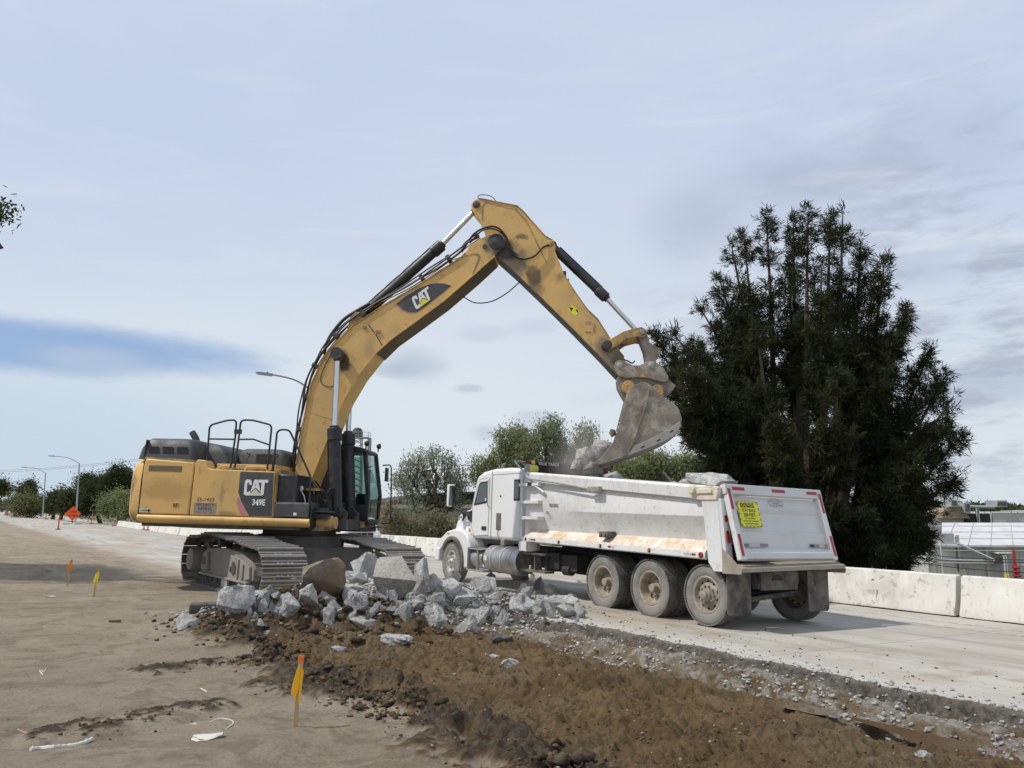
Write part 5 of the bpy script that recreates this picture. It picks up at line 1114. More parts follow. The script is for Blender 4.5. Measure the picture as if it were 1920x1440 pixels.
# ---------------- wheels
def tyre_prof(R, w, ri):
    h = w / 2; return [(ri, -h * .72), (ri + .02, -h * .86), (R - .13, -h * 1.0), (R - .05, -h * .96), (R - .015, -h * .84), (R, -h * .70), (R, h * .70), (R - .015, h * .84), (R - .05, h * .96), (R - .13, h), (ri + .02, h * .86), (ri, h * .72)]
def wheel(name, x, y, R, kind, out_=1, w_=.27, zl=0.0, lab=None):
    "one road wheel: tyre with rim and hub below it"
    root = bpy.data.objects.new(name, None); C.objects.link(root); root.parent = TK; root.location = (x, y, R + zl - .008); root.scale = (1, out_, 1)
    if lab: root['label'] = lab
    ri = .295; t = MB(); t.lathe(tyre_prof(R, w_, ri), (0, 0, 0), 'y', 64, close=True); ty = t.build('tyre', M['tyre_side'], root, angle=28)
    tr = MB(); n = 56
    for rows, y0 in ((0, -.105), (1, -.035), (2, .035), (3, .105)):
        for k in range(n):
            a = 2 * math.pi * (k + .5 * (rows % 2)) / n; c, s = math.cos(a), math.sin(a); tx, tz_ = -s, c; q = []
            for rr in (R - .012, R + .011):
                for (da, dy) in ((-.42, -.029), (.42, -.029), (.42, .029), (-.42, .029)):
                    aa = a + da * 2 * math.pi / n; q.append((rr * math.cos(aa), y0 + dy, rr * math.sin(aa)))
            tr.hexa(q)
    tr.build('tread', M['tyre'], ty, smooth=False)
    h = w_ / 2
    if kind == 'dish':       # deep outer dual with hub in the bottom of the dish
        d = MB(); d.lathe([(.30, h * .78), (.315, h * .86), (.30, h * .90), (.278, h * .80), (.262, h * .3), (.255, -.03), (.235, -.055), (.20, -.06), (.13, -.05)], (0, 0, 0), 'y', 48, open0=True); d.build('rim', M['rim'], root, angle=40)
        hb = MB(); hb.lathe([(.105, -.06), (.10, -.03), (.082, -.02), (.08, .055), (.072, .085), (.05, .095), (0, .098)], (0, 0, 0), 'y', 28); hb.build('hub', M['rim'], root)
        for k in range(5): a = 2 * math.pi * k / 5 + .4; MB().lathe([(0, -.045), (.038, -.046)], (.198 * math.cos(a), 0, .198 * math.sin(a)), 'y', 14).build('hand_hole', M['ink'], root)
        nn = MB()
        for k in range(10): a = 2 * math.pi * k / 10; nn.lathe([(.013, -.05), (.013, .0), (.0, .002)], (.160 * math.cos(a), 0, .160 * math.sin(a)), 'y', 8)
        nn.build('wheel_nuts', M['rim'], root)
    elif kind == 'inner': d = MB(); d.lathe([(.30, -h * .8), (.30, h * .8)], (0, 0, 0), 'y', 40); d.build('rim', M['chassis'], root)
    else:
        mm = M['alu'] if kind == 'front' else M['alu_dirty']
        d = MB(); d.lathe([(.30, h * .78), (.315, h * .86), (.30, h * .92), (.275, h * .84), (.262, h * .55), (.25, h * .35), (.215, h * .42), (.16, h * .62), (.15, h * .64), (.10, h * .64), (.0, h * .64)], (0, 0, 0), 'y', 48, open0=True); d.build('rim', mm, root, angle=40)
        for k in range(10): a = 2 * math.pi * k / 10 + .3; y0 = h * .43; MB().lathe([(0, y0 + .006), (.022, y0 + .005), (.022, y0 - .02)], (.215 * math.cos(a), 0, .215 * math.sin(a)), 'y', 14).build('hand_hole', M['ink'], root)
        nn = MB()
        for k in range(10): a = 2 * math.pi * k / 10; nn.lathe([(.02, h * .6), (.02, h * .62 + .035), (.015, h * .62 + .045), (0, h * .62 + .046)], (.150 * math.cos(a), 0, .150 * math.sin(a)), 'y', 8)
        nn.build('wheel_nuts', mm, root)
        hb = MB(); hb.lathe([(.11, h * .6), (.095, h * .62 + .05), (.075, h * .62 + .07), (.07, h * .62 + .11), (.05, h * .62 + .125), (0, h * .62 + .127)], (0, 0, 0), 'y', 20); hb.build('hub', mm, root)
    return root
XF, X1, X2, X3 = 8.05, 1.40, 0.0, -1.42
for s in (1, -1):
    wheel('wheel', XF, s * 1.06, .515, 'front', s, .29)
    for x in (X1, X2):
        wheel('wheel', x, s * 1.075, .515, 'dish', s, .26); wheel('wheel', x, s * .755, .515, 'inner', s, .26)
    wheel('wheel', X3, s * 1.09, .495, 'tag', s, .26, .03)
# ---------------- chassis
mb = MB()
for s in (1, -1): mb.box(-1.85, 8.7, s * .43 - .04, s * .43 + .04, .78, 1.04)
for x in (-1.7, -.7, .7, 2.2, 3.4, 4.6, 6.0): mb.box(x - .06, x + .06, -.40, .40, .82, 1.0)
tb(mb, 'chassis_frame', M['chassis'])
for x, r in ((XF, .07), (X1, .09), (X2, .09), (X3, .07)):
    mb = MB(); mb.cyl((x, -1.0, .515), (x, 1.0, .515), r)
    if x in (X1, X2): mb.lathe([(0, -.24), (.16, -.2), (.22, 0), (.16, .2), (0, .24)], (x, 0, .52), 'y', 20)
    tb(mb, 'axle', M['chassis'])
mb = MB(); mb.tube([(7.2, 0, .8), (1.6, 0, .62)], .06, 10); mb.box(-.6, 2.0, .50, .60, .62, .74); mb.box(-.6, 2.0, -.60, -.50, .62, .74); mb.box(.45, .95, .38, .62, .5, 1.0); mb.box(.45, .95, -.62, -.38, .5, 1.0); tb(mb, 'suspension', M['chassis'])
mb = MB(); mb.cyl((3.1, .9, .62), (2.85, .9, .62), .11); mb.cyl((3.6, .2, .62), (2.6, .2, .62), .13); mb.box(3.2, 4.4, .52, 1.0, .62, .98); mb.box(3.6, 3.7, .45, 1.05, .55, 1.02); mb.box(2.6, 3.2, .48, .95, .60, .95); tb(mb, 'battery_box', M['chassis'], bevel=.01)
mb = MB(); mb.box(3.45, 4.45, .95, 1.20, .90, .95); mb.box(3.45, 4.45, .95, 1.20, .52, .57); mb.box(3.90, 3.94, .98, 1.18, .55, .92); tb(mb, 'side_step', M['flap'], bevel=.004)
mb = MB(); mb.lathe([(0, .35), (.05, .36), (.075, .41), (.075, .46), (0, .47)], (4.15, 1.10, 0), 'z', 16); mb.cyl((4.18, 1.12, .52), (4.18, 1.12, .66), .025); tb(mb, 'air_dryer', M['cream'], bevel=.01)
mb = MB(); mb.box(4.05, 4.35, .95, 1.22, .99, 1.16); tb(mb, 'body_cradle', M['white_box'], bevel=.01)
# fuel tank and steps
mb = MB(); mb.lathe([(0, 4.78), (.30, 4.78), (.335, 4.81), (.335, 6.28), (.30, 6.31), (0, 6.31)], (0, .86, .70), 'x', 40); FT = tb(mb, 'fuel_tank', M['tank'], angle=30)
for x in (5.02, 5.42, 5.9): MB().lathe([(.338, x), (.346, x), (.346, x + .06), (.338, x + .06)], (0, .86, .70), 'x', 40).build('tank_strap', M['alu'], FT)
MB().lathe([(0, 4.776), (.29, 4.774), (.31, 4.79)], (0, .86, .70), 'x', 40).build('tank_end', M['flap'], FT)
mb = MB(); mb.lathe([(0, 6.42), (.25, 6.42), (.27, 6.45), (.27, 7.02), (0, 7.03)], (0, .90, .68), 'x', 30); tb(mb, 'small_tank', M['tank'])
mb = MB(); mb.box(6.30, 7.08, .95, 1.22, .90, .93); mb.box(6.2, 7.1, .95, 1.24, .36, .40); mb.box(7.05, 7.09, .95, 1.22, .36, .95); mb.box(6.55, 6.6, 1.14, 1.2, .40, .9); tb(mb, 'cab_step', M['tank'], bevel=.006)
MB().box(6.08, 6.22, 1.198, 1.204, .66, .78).build('caution_label', M['signwhite'], TK)
# ---------------- cab
cabP = [(4.78, 1.18), (4.78, 2.86), (4.86, 2.93), (5.4, 2.965), (6.15, 2.965), (6.70, 2.91), (7.00, 2.80), (7.08, 2.66), (7.30, 2.04), (7.36, 1.92), (7.36, 1.30), (7.10, 1.18)]
CB = tb(MB().prism(cabP, -1.04, 1.04), 'cab', M['white'], bevel=.09, seg=4, angle=50)
yb = 1.042
def lip(pts, t_, m, name, par, y0=1.038, y1=1.046):
    mb = MB(); P = pts + [pts[0]]
    for a, b in zip(P[:-1], P[1:]):
        d = Vector((b[0] - a[0], b[1] - a[1])); 
        if d.length < 1e-4: continue
        n_ = Vector((-d.y, d.x)).normalized() * t_; d = d.normalized() * t_ * .9
        mb.prism([(a[0] - n_.x - d.x, a[1] - n_.y - d.y), (b[0] - n_.x + d.x, b[1] - n_.y + d.y), (b[0] + n_.x + d.x, b[1] + n_.y + d.y), (a[0] + n_.x - d.x, a[1] + n_.y - d.y)], y0, y1)
    return mb.build(name, m, par)
M['seam'] = mat('panel_seam', (.16, .16, .16), .7)
door = [(6.33, 1.28), (6.33, 2.74), (6.80, 2.72), (6.95, 2.62), (7.20, 2.02), (7.24, 1.5), (7.05, 1.24)]
DR = MB().prism(door, 1.036, 1.045).build('door', M['white'], CB, bevel=.004)
lip(door, .006, M['seam'], 'door_gap', DR, 1.036, 1.047)
wn = [(6.40, 2.10), (6.40, 2.66), (6.80, 2.64), (6.90, 2.56), (7.13, 2.03)]
MB().prism(wn, 1.045, 1.052).build('window_frame', M['chassis'], DR)
wi = [(6.44, 2.14), (6.44, 2.62), (6.78, 2.60), (6.85, 2.53), (7.02, 2.08)]
M['cabglass'] = mat('dark_reflecting_glass', (.035, .05, .052), .06, spec=.9)
MB().prism(wi, 1.050, 1.056).build('window', M['cabglass'], DR)
flat('sticker', [(6.46, 1.0575, 2.15), (6.52, 1.0575, 2.15), (6.52, 1.0575, 2.22), (6.46, 1.0575, 2.22)], M['signwhite'], DR)
hd_ = MB().box(6.42, 6.66, 1.045, 1.065, 1.40, 1.50).build('door_handle', M['chassis'], DR, bevel=.012)
MB().tube(fillet([(6.28, 1.06, 1.98), (6.28, 1.12, 2.02), (6.28, 1.12, 2.70), (6.28, 1.06, 2.74)], .04), .014, 8).build('grab_handle', M['alu'], CB)
MB().box(6.18, 6.20, 1.036, 1.046, 1.2, 2.9).build('cab_seam', M['seam'], CB); MB().box(4.8, 6.19, 1.036, 1.044, 2.80, 2.812).build('roof_seam', M['seam'], CB)
sw = MB(); sw.box(4.84, 5.12, 1.036, 1.048, 2.14, 2.66); SWo = sw.build('sleeper_window', M['chassis'], CB, bevel=.03); MB().box(4.88, 5.08, 1.047, 1.052, 2.19, 2.61).build('pane', M['cabglass'], SWo, bevel=.01)
MB().box(5.70, 5.93, 1.036, 1.052, 1.42, 1.84).build('vent_panel', M['flap'], CB, bevel=.01)
MB().lathe([(0, 1.055), (.025, 1.052), (.025, 1.03)], (5.75, 0, 2.26), 'y', 12).build('button_vent', M['ink'], CB)
MB().tube([(5.80, 1.055, 1.42), (5.82, 1.07, 1.34), (5.76, 1.06, 1.2)], .008, 6).build('cable', M['rubber'], CB)
MB().box(5.5, 5.66, .98, 1.06, 1.06, 1.2).build('bracket', M['tank'], CB, bevel=.006)
ws = flat('windshield', [(7.105, -.92, 2.60), (7.105, .92, 2.60), (7.345, .92, 2.02), (7.345, -.92, 2.02)], M['cabglass'], CB)
for y in (-.6, -.3, 0, .3, .6): MB().lathe([(0, 2.94), (.05, 2.93), (.05, 2.9)], (6.72, y, 0), 'z', 10).build('roof_marker', M['amber'], CB)
# hood and fenders
hoodP = [(7.28, 1.10), (7.28, 2.07), (7.75, 2.00), (8.08, 1.93), (8.30, 1.82), (8.42, 1.68), (8.47, 1.40), (8.50, .95), (8.35, .75), (7.4, .9)]
HD = tb(MB().prism(hoodP, -.70, .70), 'hood', M['white'], bevel=.10, seg=4, angle=50)
hs = MB(); hs.prism([(7.28, .98), (7.28, 1.98), (7.9, 1.90), (8.30, 1.70), (8.45, 1.38), (8.45, .98)], .68, .92); tb(hs, 'hood_side', M['white'], bevel=.10, seg=4, angle=50)
MB().prism([(7.98, 1.60), (7.80, 1.74), (7.76, 1.90), (7.92, 1.88), (8.02, 1.80), (8.06, 1.70)], .918, .926).build('intake_vent', M['chassis'], HD)
MB().lathe([(0, .935), (.075, .932), (.085, .92)], (8.05, 0, 1.72), 'y', 20).build('vent_ring', M['white'], HD); MB().lathe([(0, .94), (.035, .938), (.035, .93)], (8.05, 0, 1.72), 'y', 14).build('vent_centre', M['chassis'], HD)
MB().lathe([(0, .925), (.05, .924), (.06, .915)], (8.22, 0, 1.68), 'y', 16).build('oval_badge', M['seam'], HD)
MB().prism([(8.475, .95), (8.445, 1.40), (8.50, 1.40), (8.53, .95)], -.45, .45).build('grille', M['tank'], HD)
def arc(cx, cz, r, a0, a1, n=18, kx=1.0): return [(cx + r * kx * math.cos(math.radians(a0 + (a1 - a0) * k / n)), cz + r * math.sin(math.radians(a0 + (a1 - a0) * k / n))) for k in range(n + 1)]
for s in (1, -1):
    inner_ = arc(XF, .52, .60, 32, 195, 18); outer_ = [(7.10, .55), (7.10, .98), (7.30, 1.28), (7.60, 1.42), (8.0, 1.46), (8.45, 1.36), (8.80, 1.16), (8.96, .92), (8.96, .80)][::-1]
    pr = inner_ + [(7.10, .42)] + outer_[::-1][:0] + [(7.10, .98), (7.28, 1.26), (7.58, 1.38), (8.0, 1.40), (8.45, 1.32), (8.80, 1.14), (8.98, .90), (8.98, .84)]
    fe = MB(); fe.prism(pr, s * .66, s * 1.16); F_ = tb(fe, 'fender', M['white'], bevel=.05, seg=3, angle=50)
    li_ = MB(); a1 = arc(XF, .52, .585, 30, 200, 20); a2 = arc(XF, .52, .68, 30, 200, 20); li_.prism(a1 + a2[::-1], s * 1.0, s * 1.215); li_.build('fender_flare', M['flap'], F_, bevel=.01)
    if s > 0: MB().box(8.28, 8.42, 1.155, 1.17, 1.24, 1.29).build('side_marker', M['amber'], F_, bevel=.006); MB().lathe([(0, 1.05), (.055, 1.048), (.055, 1.03)], (7.33, 0, 1.38), 'y', 16).build('turn_lamp', M['amber'], CB)
    hl = MB(); hl.prism([(8.78, .95), (8.80, 1.14), (9.0, 1.08), (9.06, .94)], s * .72, s * 1.14); hl.build('headlight', M['lamp'], F_, bevel=.02)
bp = MB(); bp.prism([(8.80, .50), (8.80, .86), (9.04, .86), (9.10, .72), (9.06, .50)], -1.20, 1.20); tb(bp, 'bumper', M['white'], bevel=.04, seg=3)
for s in (1, -1):
    mi = MB(); mi.box(7.94, 8.08, s * 1.20, s * 1.40, 1.99, 2.60); MI = tb(mi, 'wing_mirror', M['white'], bevel=.04, seg=3)
    MB().box(7.925, 7.942, s * 1.22, s * 1.38, 2.03, 2.56).build('mirror_glass', M['cabglass'], MI)
    MB().tube([(8.0, s * 1.26, 2.02), (7.60, s * 1.15, 1.88), (7.28, s * 1.05, 1.74)], [.035, .045, .05], 8).build('mirror_arm', M['chassis'], MI); MB().prism([(7.22, 1.60), (7.22, 1.90), (7.45, 1.86), (7.42, 1.66)], s * 1.03, s * 1.075).build('mirror_bracket', M['chassis'], MI)
    MB().tube([(8.0, s * 1.26, 2.58), (7.66, s * 1.14, 2.0)], .018, 6).build('mirror_stay', M['chassis'], MI)

# ---------------- dump body
BX = empty('dump_body', Matrix.Identity(4), parent=TK)
xf, xr = 4.22, -1.50
def sec(t, pts_f, pts_r): return [(a[0] + (b[0] - a[0]) * t, a[1] + (b[1] - a[1]) * t) for a, b in zip(pts_f, pts_r)]
def loft2(name, pf, pr_, m, s, x0=xf, x1=xr, nseg=8, bev=0, par=None, wav=0):
    mb = MB(); n = len(pf); vs = []
    for k in range(nseg + 1):
        t = k / nseg; x = x0 + (x1 - x0) * t
        for (y, z) in sec(t, pf, pr_): vs.append((x, s * (y + wav * math.sin(k * 2.7 + z * 5)), z))
    fs = [tuple(range(n)), tuple(range(nseg * n, (nseg + 1) * n))]
    for a in range(nseg):
        for k in range(n): k2 = (k + 1) % n; fs.append((a * n + k, a * n + k2, (a + 1) * n + k2, (a + 1) * n + k))
    mb.add(vs, fs); return mb.build(name, m, par or BX, bevel=bev, angle=25)
for s in (1, -1):
    loft2('top_rail', [(1.16, 2.56), (1.30, 2.56), (1.31, 2.76), (1.27, 2.80), (1.16, 2.80)], [(1.16, 2.10), (1.30, 2.10), (1.31, 2.30), (1.27, 2.345), (1.16, 2.345)], M['white_box'], s, bev=.012)
    loft2('side_wall', [(1.205, 2.57), (1.235, 2.35), (1.245, 1.92), (1.13, 1.64), (1.07, 1.44), (1.0, 1.44), (1.06, 1.7), (1.15, 2.57)], [(1.205, 2.11), (1.235, 2.0), (1.245, 1.82), (1.13, 1.60), (1.07, 1.38), (1.0, 1.38), (1.06, 1.6), (1.15, 2.11)], M['white_box'], s, wav=.002)
    loft2('ledge', [(1.0, 1.47), (1.08, 1.465), (1.285, 1.315), (1.285, 1.30), (1.0, 1.30)], [(1.0, 1.42), (1.08, 1.415), (1.285, 1.23), (1.285, 1.22), (1.0, 1.22)], M['rustrail'], s)
    RL = loft2('lower_rail', [(1.02, 1.30), (1.30, 1.303), (1.305, 1.21), (1.28, 1.195), (1.02, 1.20)], [(1.02, 1.22), (1.30, 1.223), (1.305, 1.12), (1.28, 1.10), (1.02, 1.10)], M['white_box'], s, bev=.006)
    if s > 0:
        def rz(x): t = (xf - x) / (xf - xr); return 1.255 + (1.17 - 1.255) * t
        for x, m_ in ((4.12, 'amber'), (2.79, 'amber'), (1.34, 'amber'), (-.11, 'amber')):
            o = MB().lathe([(0, 1.335), (.022, 1.333), (.026, 1.325), (.034, 1.322), (.034, 1.30)], (x, 0, rz(x)), 'y', 16).build('marker_light', M['chassis'], RL); MB().lathe([(0, 1.338), (.022, 1.335)], (x, 0, rz(x)), 'y', 14).build('lens', M[m_], RL)
        MB().lathe([(0, 1.335), (.042, 1.330), (.052, 1.32), (.052, 1.30)], (-1.42, 0, rz(-1.42)), 'y', 18).build('tail_marker', M['redlamp'], RL)
        for x0_, cols in ((4.0, ('tape', 'red', 'red')), (1.1, ('red', 'tape')), (-1.0, ('tape', 'tape', 'red'))):
            for i, cname in enumerate(cols):
                xx = x0_ - i * .10; MB().prism([(xx, rz(xx) - .018), (xx - .09, rz(xx - .09) - .018), (xx - .09, rz(xx - .09) + .018), (xx, rz(xx) + .018)], 1.303, 1.308).build('reflective_tape', M[cname], RL)
mb = MB(); mb.box(xr, xf, -1.02, 1.02, 1.36, 1.44); tb(mb, 'floor', M['dusty_sheet'], BX)
mb = MB(); mb.box(4.20, 4.27, -1.24, 1.24, 1.22, 2.70); tb(mb, 'front_wall', M['white_box'], BX, bevel=.01)
mb = MB(); mb.box(xr - .2, xf - .3, -.42, .42, 1.05, 1.36)
for k in range(9): mb.box(3.9 - k * .62, 3.96 - k * .62, -1.0, 1.0, 1.2, 1.36)
tb(mb, 'body_subframe', M['chassis'], BX)
# front corner: post, ladder steps, bracket
for s in (1, -1): MB().tube(fillet([(4.18, s * 1.26, 2.78), (4.36, s * 1.28, 2.70), (4.36, s * 1.28, 1.30), (4.26, s * 1.26, 1.20)], .05), .03, 8).build('corner_post', M['white_box'], BX)
for z in (2.49, 2.09, 1.73): st_ = MB(); st_.box(3.60, 4.40, 1.20, 1.36, z - .035, z + .035); st_.box(3.56, 3.62, 1.18, 1.36, z - .04, z + .04); st_.build('ladder_step', M['white_box'], BX, bevel=.008)
mb = MB(); mb.box(3.84, 4.0, 1.3, 1.37, 2.46, 2.53); mb.build('step_latch', M['ink'], BX); MB().tube([(3.72, 1.33, 2.46), (3.40, 1.30, 2.30)], .028, 6).build('step_brace', M['white_box'], BX)
sh = MB(); sh.box(4.02, 4.38, 1.05, 1.34, .98, 1.01); sh.box(4.02, 4.38, 1.30, 1.34, 1.0, 1.2); sh.box(4.02, 4.06, 1.05, 1.34, 1.0, 1.2); sh.box(4.34, 4.38, 1.05, 1.34, 1.0, 1.2); sh.build('stirrup_step', M['white_box'], BX, bevel=.005)
hg = MB(); hg.box(1.10, 1.36, 1.10, 1.33, 1.38, 1.50); hg.cyl((1.16, 1.34, 1.44), (1.16, 1.36, 1.44), .035); hg.cyl((1.29, 1.34, 1.44), (1.29, 1.36, 1.44), .035); hg.build('side_hinge', M['flap'], BX, bevel=.008)
# rear corner posts, hinge and lamps
for s in (1, -1):
    PO = MB().prism([(-1.44, 2.12), (-1.50, 1.72), (-1.58, 1.06), (-1.70, .92), (-1.93, .92), (-1.80, 2.12)], s * 1.12, s * 1.305).build('rear_post', M['white_box'], BX, bevel=.012)
    MB().prism([(-1.30, 2.11), (-1.30, 2.34), (-1.62, 2.33), (-1.86, 2.31), (-1.80, 2.09), (-1.44, 2.09)], s * 1.14, s * 1.325).build('post_cap', M['rustrail'] if s > 0 else M['white_box'], BX, bevel=.012)
    hi = MB(); hi.lathe([(0, s * 1.40), (.07, s * 1.40), (.09, s * 1.36), (.09, s * 1.28)], (-1.28, 0, 2.27), 'y', 20); hi.box(-1.72, -1.36, min(s * 1.3, s * 1.35), max(s * 1.3, s * 1.35), 2.20, 2.28); hi.build('tailgate_hinge', M['cream'], BX, bevel=.01)
    bkp = MB(); bkp.prism([(-1.80, 2.12), (-1.93, .92), (-1.985, 1.1), (-1.88, 2.12)], s * 1.15, s * 1.29); bkp.build('lamp_panel', M['tailpaint'], BX)
# tailgate in its own tilted frame: u across (towards +y), v up the gate
tT, tB = Vector((-1.865, 0, 2.335)), Vector((-2.185, 0, 1.125)); vv = (tT - tB); TH = vv.length; vv.normalize(); nn = Vector((vv.z, 0, -vv.x)) * -1     # outward (rearward)
GT = Matrix(((0, vv.x, nn.x, tB.x), (1, 0, 0, 0), (0, vv.z, nn.z, tB.z), (0, 0, 0, 1)))
if GT.to_3x3().determinant() < 0: pass
TG = empty('tailgate', Matrix.Identity(4), parent=BX)
TG.parent = TK; TG.name = 'tailgate'
def gbox(mb, u0, u1, v0, v1, n0, n1): 
    mb.hexa([tuple(GT @ Vector(p)) for p in ((u0, v0, n0), (u1, v0, n0), (u1, v1, n0), (u0, v1, n0), (u0, v0, n1), (u1, v0, n1), (u1, v1, n1), (u0, v1, n1))]); return mb
def gprof(mb, prof, u0, u1):   # prof: (v,n)
    n = len(prof); vs = [tuple(GT @ Vector((u, v, q))) for u in (u0, u1) for v, q in prof]
    mb.add(vs, [tuple(range(n)), tuple(range(n, 2 * n))] + [(i, (i + 1) % n, (i + 1) % n + n, i + n) for i in range(n)]); return mb
H = TH
gprof(MB(), [(0, -.06), (.02, .055), (.11, .06), (.19, .0), (.20, -.035), (.47, .004), (.50, -.03), (.80, -.028), (.865, .012), (.90, -.012), (1.09, -.03), (1.09, -.06)], -1.10, 1.10).build('gate_panel', M['tailpaint'], TG, angle=20)
gbox(MB(), -1.24, 1.24, H - .15, H + .02, -.05, .05).build('gate_top_bar', M['tailpaint'], TG, bevel=.01)
for s in (1, -1):
    gbox(MB(), min(s * 1.09, s * 1.22), max(s * 1.09, s * 1.22), 0, H - .15, -.05, .055).build('gate_side_bar', M['white_box'], TG, bevel=.012)
    gprof(MB(), [(.05, .0), (.15, .05), (.18, .0)], s * .95, s * 1.09).build('gate_gusset', M['white_box'], TG)
for nm, (u0, u1, v0, v1) in dict(a=(.78, 1.08, H - .085, H - .03), b=(-.24, .10, H - .085, H - .03), c=(-1.10, -.82, H - .085, H - .03)).items(): gbox(MB(), u0, u1, v0, v1, .051, .054).build('red_reflector', M['red'], TG)
for s in (1, -1):
    for v0, v1 in ((H - .42, H - .06), (.06, .42)): gbox(MB(), min(s * 1.135, s * 1.195), max(s * 1.135, s * 1.195), v0, v1, .056, .059).build('red_reflector', M['red'], TG)
for u0, u1, cc_ in ((.92, 1.06, 'seam'), (.66, .92, 'tape'), (.46, .66, 'inkgrey'), (-.72, -.62, 'ink'), (-.86, -.72, 'inkgrey'), (-1.0, -.86, 'tape'), (-1.09, -1.0, 'pinkdec')): gbox(MB(), u0, u1, .225, .275, .001, .004).build('reflective_tape', M[cc_], TG)
# caution sign
def gp(u, v, n): return GT @ Vector((u, v, n))
SG = gbox(MB(), .50, 1.00, .555, .99, .012, .016).build('caution_sign', M['signyel'], TG)
GU = (0, -1, 0); GV = tuple(vv)
bd2 = MB(); k_ = 11
for i in range(k_):
    if i % 2 == 0:
        u = .51 + .48 * i / k_; gbox(bd2, u, u + .48 / k_, .972, .984, .0165, .018); gbox(bd2, u, u + .48 / k_, .560, .572, .0165, .018)
for i in range(9):
    if i % 2 == 0: v = .565 + .41 * i / 9; gbox(bd2, .505, .517, v, v + .41 / 9, .0165, .018); gbox(bd2, .983, .995, v, v + .41 / 9, .0165, .018)
bd2.build('hazard_border', M['ink'], SG)
gbox(MB(), .60, .93, .885, .958, .0165, .0175).build('caution_panel', M['ink'], SG)
def gtext(s_, size, v, m, off=.02, sx=1.0, name='lettering'): text(s_, size, tuple(gp(.757, v, .0182)), GU, GV, m, SG, off=off, sx=sx, align='CENTER', name=name)
gtext('CAUTION', .072, .898, M['signyel'], .012, .95); gtext('STAY BACK', .074, .810, M['ink'], .01, .86); gtext('200 FEET', .086, .728, M['ink'], .01, .88)
gtext('NOT RESPONSIBLE', .026, .688, M['ink'], .02, 1.15); gtext('FOR BROKEN WINDSHIELDS', .026, .642, M['ink'], .02, 1.1); gtext('OR DAMAGED VEHICLES', .026, .597, M['ink'], .02, 1.15)
# faded outline badge
bo = MB(); pts = [(.20, 1.02), (.12, 1.045), (.02, 1.075), (-.06, 1.045), (-.18, 1.02), (-.17, .96), (-.05, .945), (.06, .93), (.18, .95), (.20, 1.02)]
bo.tube([tuple(gp(u, v, .002)) for u, v in pts], .004, 5); bo.tube([tuple(gp(u, v, .002)) for u, v in ((.16, 1.03), (.0, 1.0), (-.16, 1.03))], .003, 5); bo.tube([tuple(gp(u, v, .002)) for u, v in ((.0, .94), (-.10, .955), (-.17, .93))], .004, 5); bo.build('faded_badge', M['inkgrey'], TG)
text('JOHNS', .06, tuple(gp(.10, .962, .003)), GU, GV, M['inkgrey'], TG, off=-.0, name='badge_lettering')
# apron (spreader) and its side plates
ap = MB(); ap.hexa([(-1.95, -1.30, 1.10), (-1.95, 1.30, 1.04), (-2.30, 1.30, .985), (-2.30, -1.30, 1.035), (-1.95, -1.30, 1.12), (-1.95, 1.30, 1.06), (-2.30, 1.30, 1.005), (-2.30, -1.30, 1.055)]); ap.hexa([(-2.29, -1.30, .99), (-2.29, 1.30, .94), (-2.315, 1.30, .94), (-2.315, -1.30, .99), (-2.29, -1.30, 1.05), (-2.29, 1.30, 1.0), (-2.315, 1.30, 1.0), (-2.315, -1.30, 1.05)])
AP = tb(ap, 'spreader_apron', M['dusty_sheet'])
for s in (1, -1): MB().prism([(-1.90, .90), (-1.90, 1.30), (-2.02, 1.22), (-2.32, .98), (-2.30, .91)], s * 1.295, s * 1.315).build('apron_side_plate', M['dusty_sheet'], AP, bevel=.004)
for s in (1, -1):
    fl = MB(); fl.prism([(s * 1.28, .93), (s * 1.28, .28), (s * 1.24, .23), (s * .76, .23), (s * .72, .27), (s * .72, .93)], -1.965, -1.95, 'yz'); tb(fl, 'mud_flap', M['flap'], bevel=.004)
    MB().box(-1.952, -1.94, min(s * 1.0, s * 1.06), max(s * 1.0, s * 1.06), .36, .44) if False else None
mb = MB(); mb.box(-1.99, -1.95, -.42, .50, .62, .92); mb.box(-1.95, -1.6, -.5, .5, .72, .90); tb(mb, 'rear_crossmember', M['flap'], bevel=.006)
mb = MB(); mb.prism([(-.05, .78), (.0, .86), (.10, .88), (.20, .86), (.24, .78)], -1.996, -1.99, 'yz'); tb(mb, 'tow_hook', M['ink'])
mb = MB(); mb.hexa([(-1.7, -.9, .50), (-1.5, -.9, .50), (-1.5, .5, .40), (-1.7, .5, .40), (-1.7, -.9, .58), (-1.5, -.9, .58), (-1.5, .5, .48), (-1.7, .5, .48)]); tb(mb, 'tag_axle_beam', M['flap'])
for x, z in ((-1.848, 1.83), (-1.905, 1.49)):
    for s in (1, -1):
        L_ = MB(); L_.X = Matrix.Translation((x - .062, s * 1.22, z)) @ Matrix.Rotation(math.radians(-6 + 90), 4, 'Y'); 
        pr = [(.10 * (1 if abs(i - 8) < 4.5 else -1) * 0 + (.07 if (i < 4 or i > 12) else -.07) + .035 * math.cos(2 * math.pi * i / 16), .035 * math.sin(2 * math.pi * i / 16)) for i in range(16)]
        L_.X = Matrix.Translation((x - .045, s * 1.22, z)) @ Matrix.Rotation(math.radians(-75.5), 4, 'Y'); L_.prism(pr, -.012, .018, 'xy'); ll = L_.build('stop_lamp', M['redlamp'], BX, bevel=.004)
text('STOP', .032, (-1.30, 1.33, 1.8), (-1, 0, 0), (0, 0, 1), M['pinkdec'], BX) if False else None
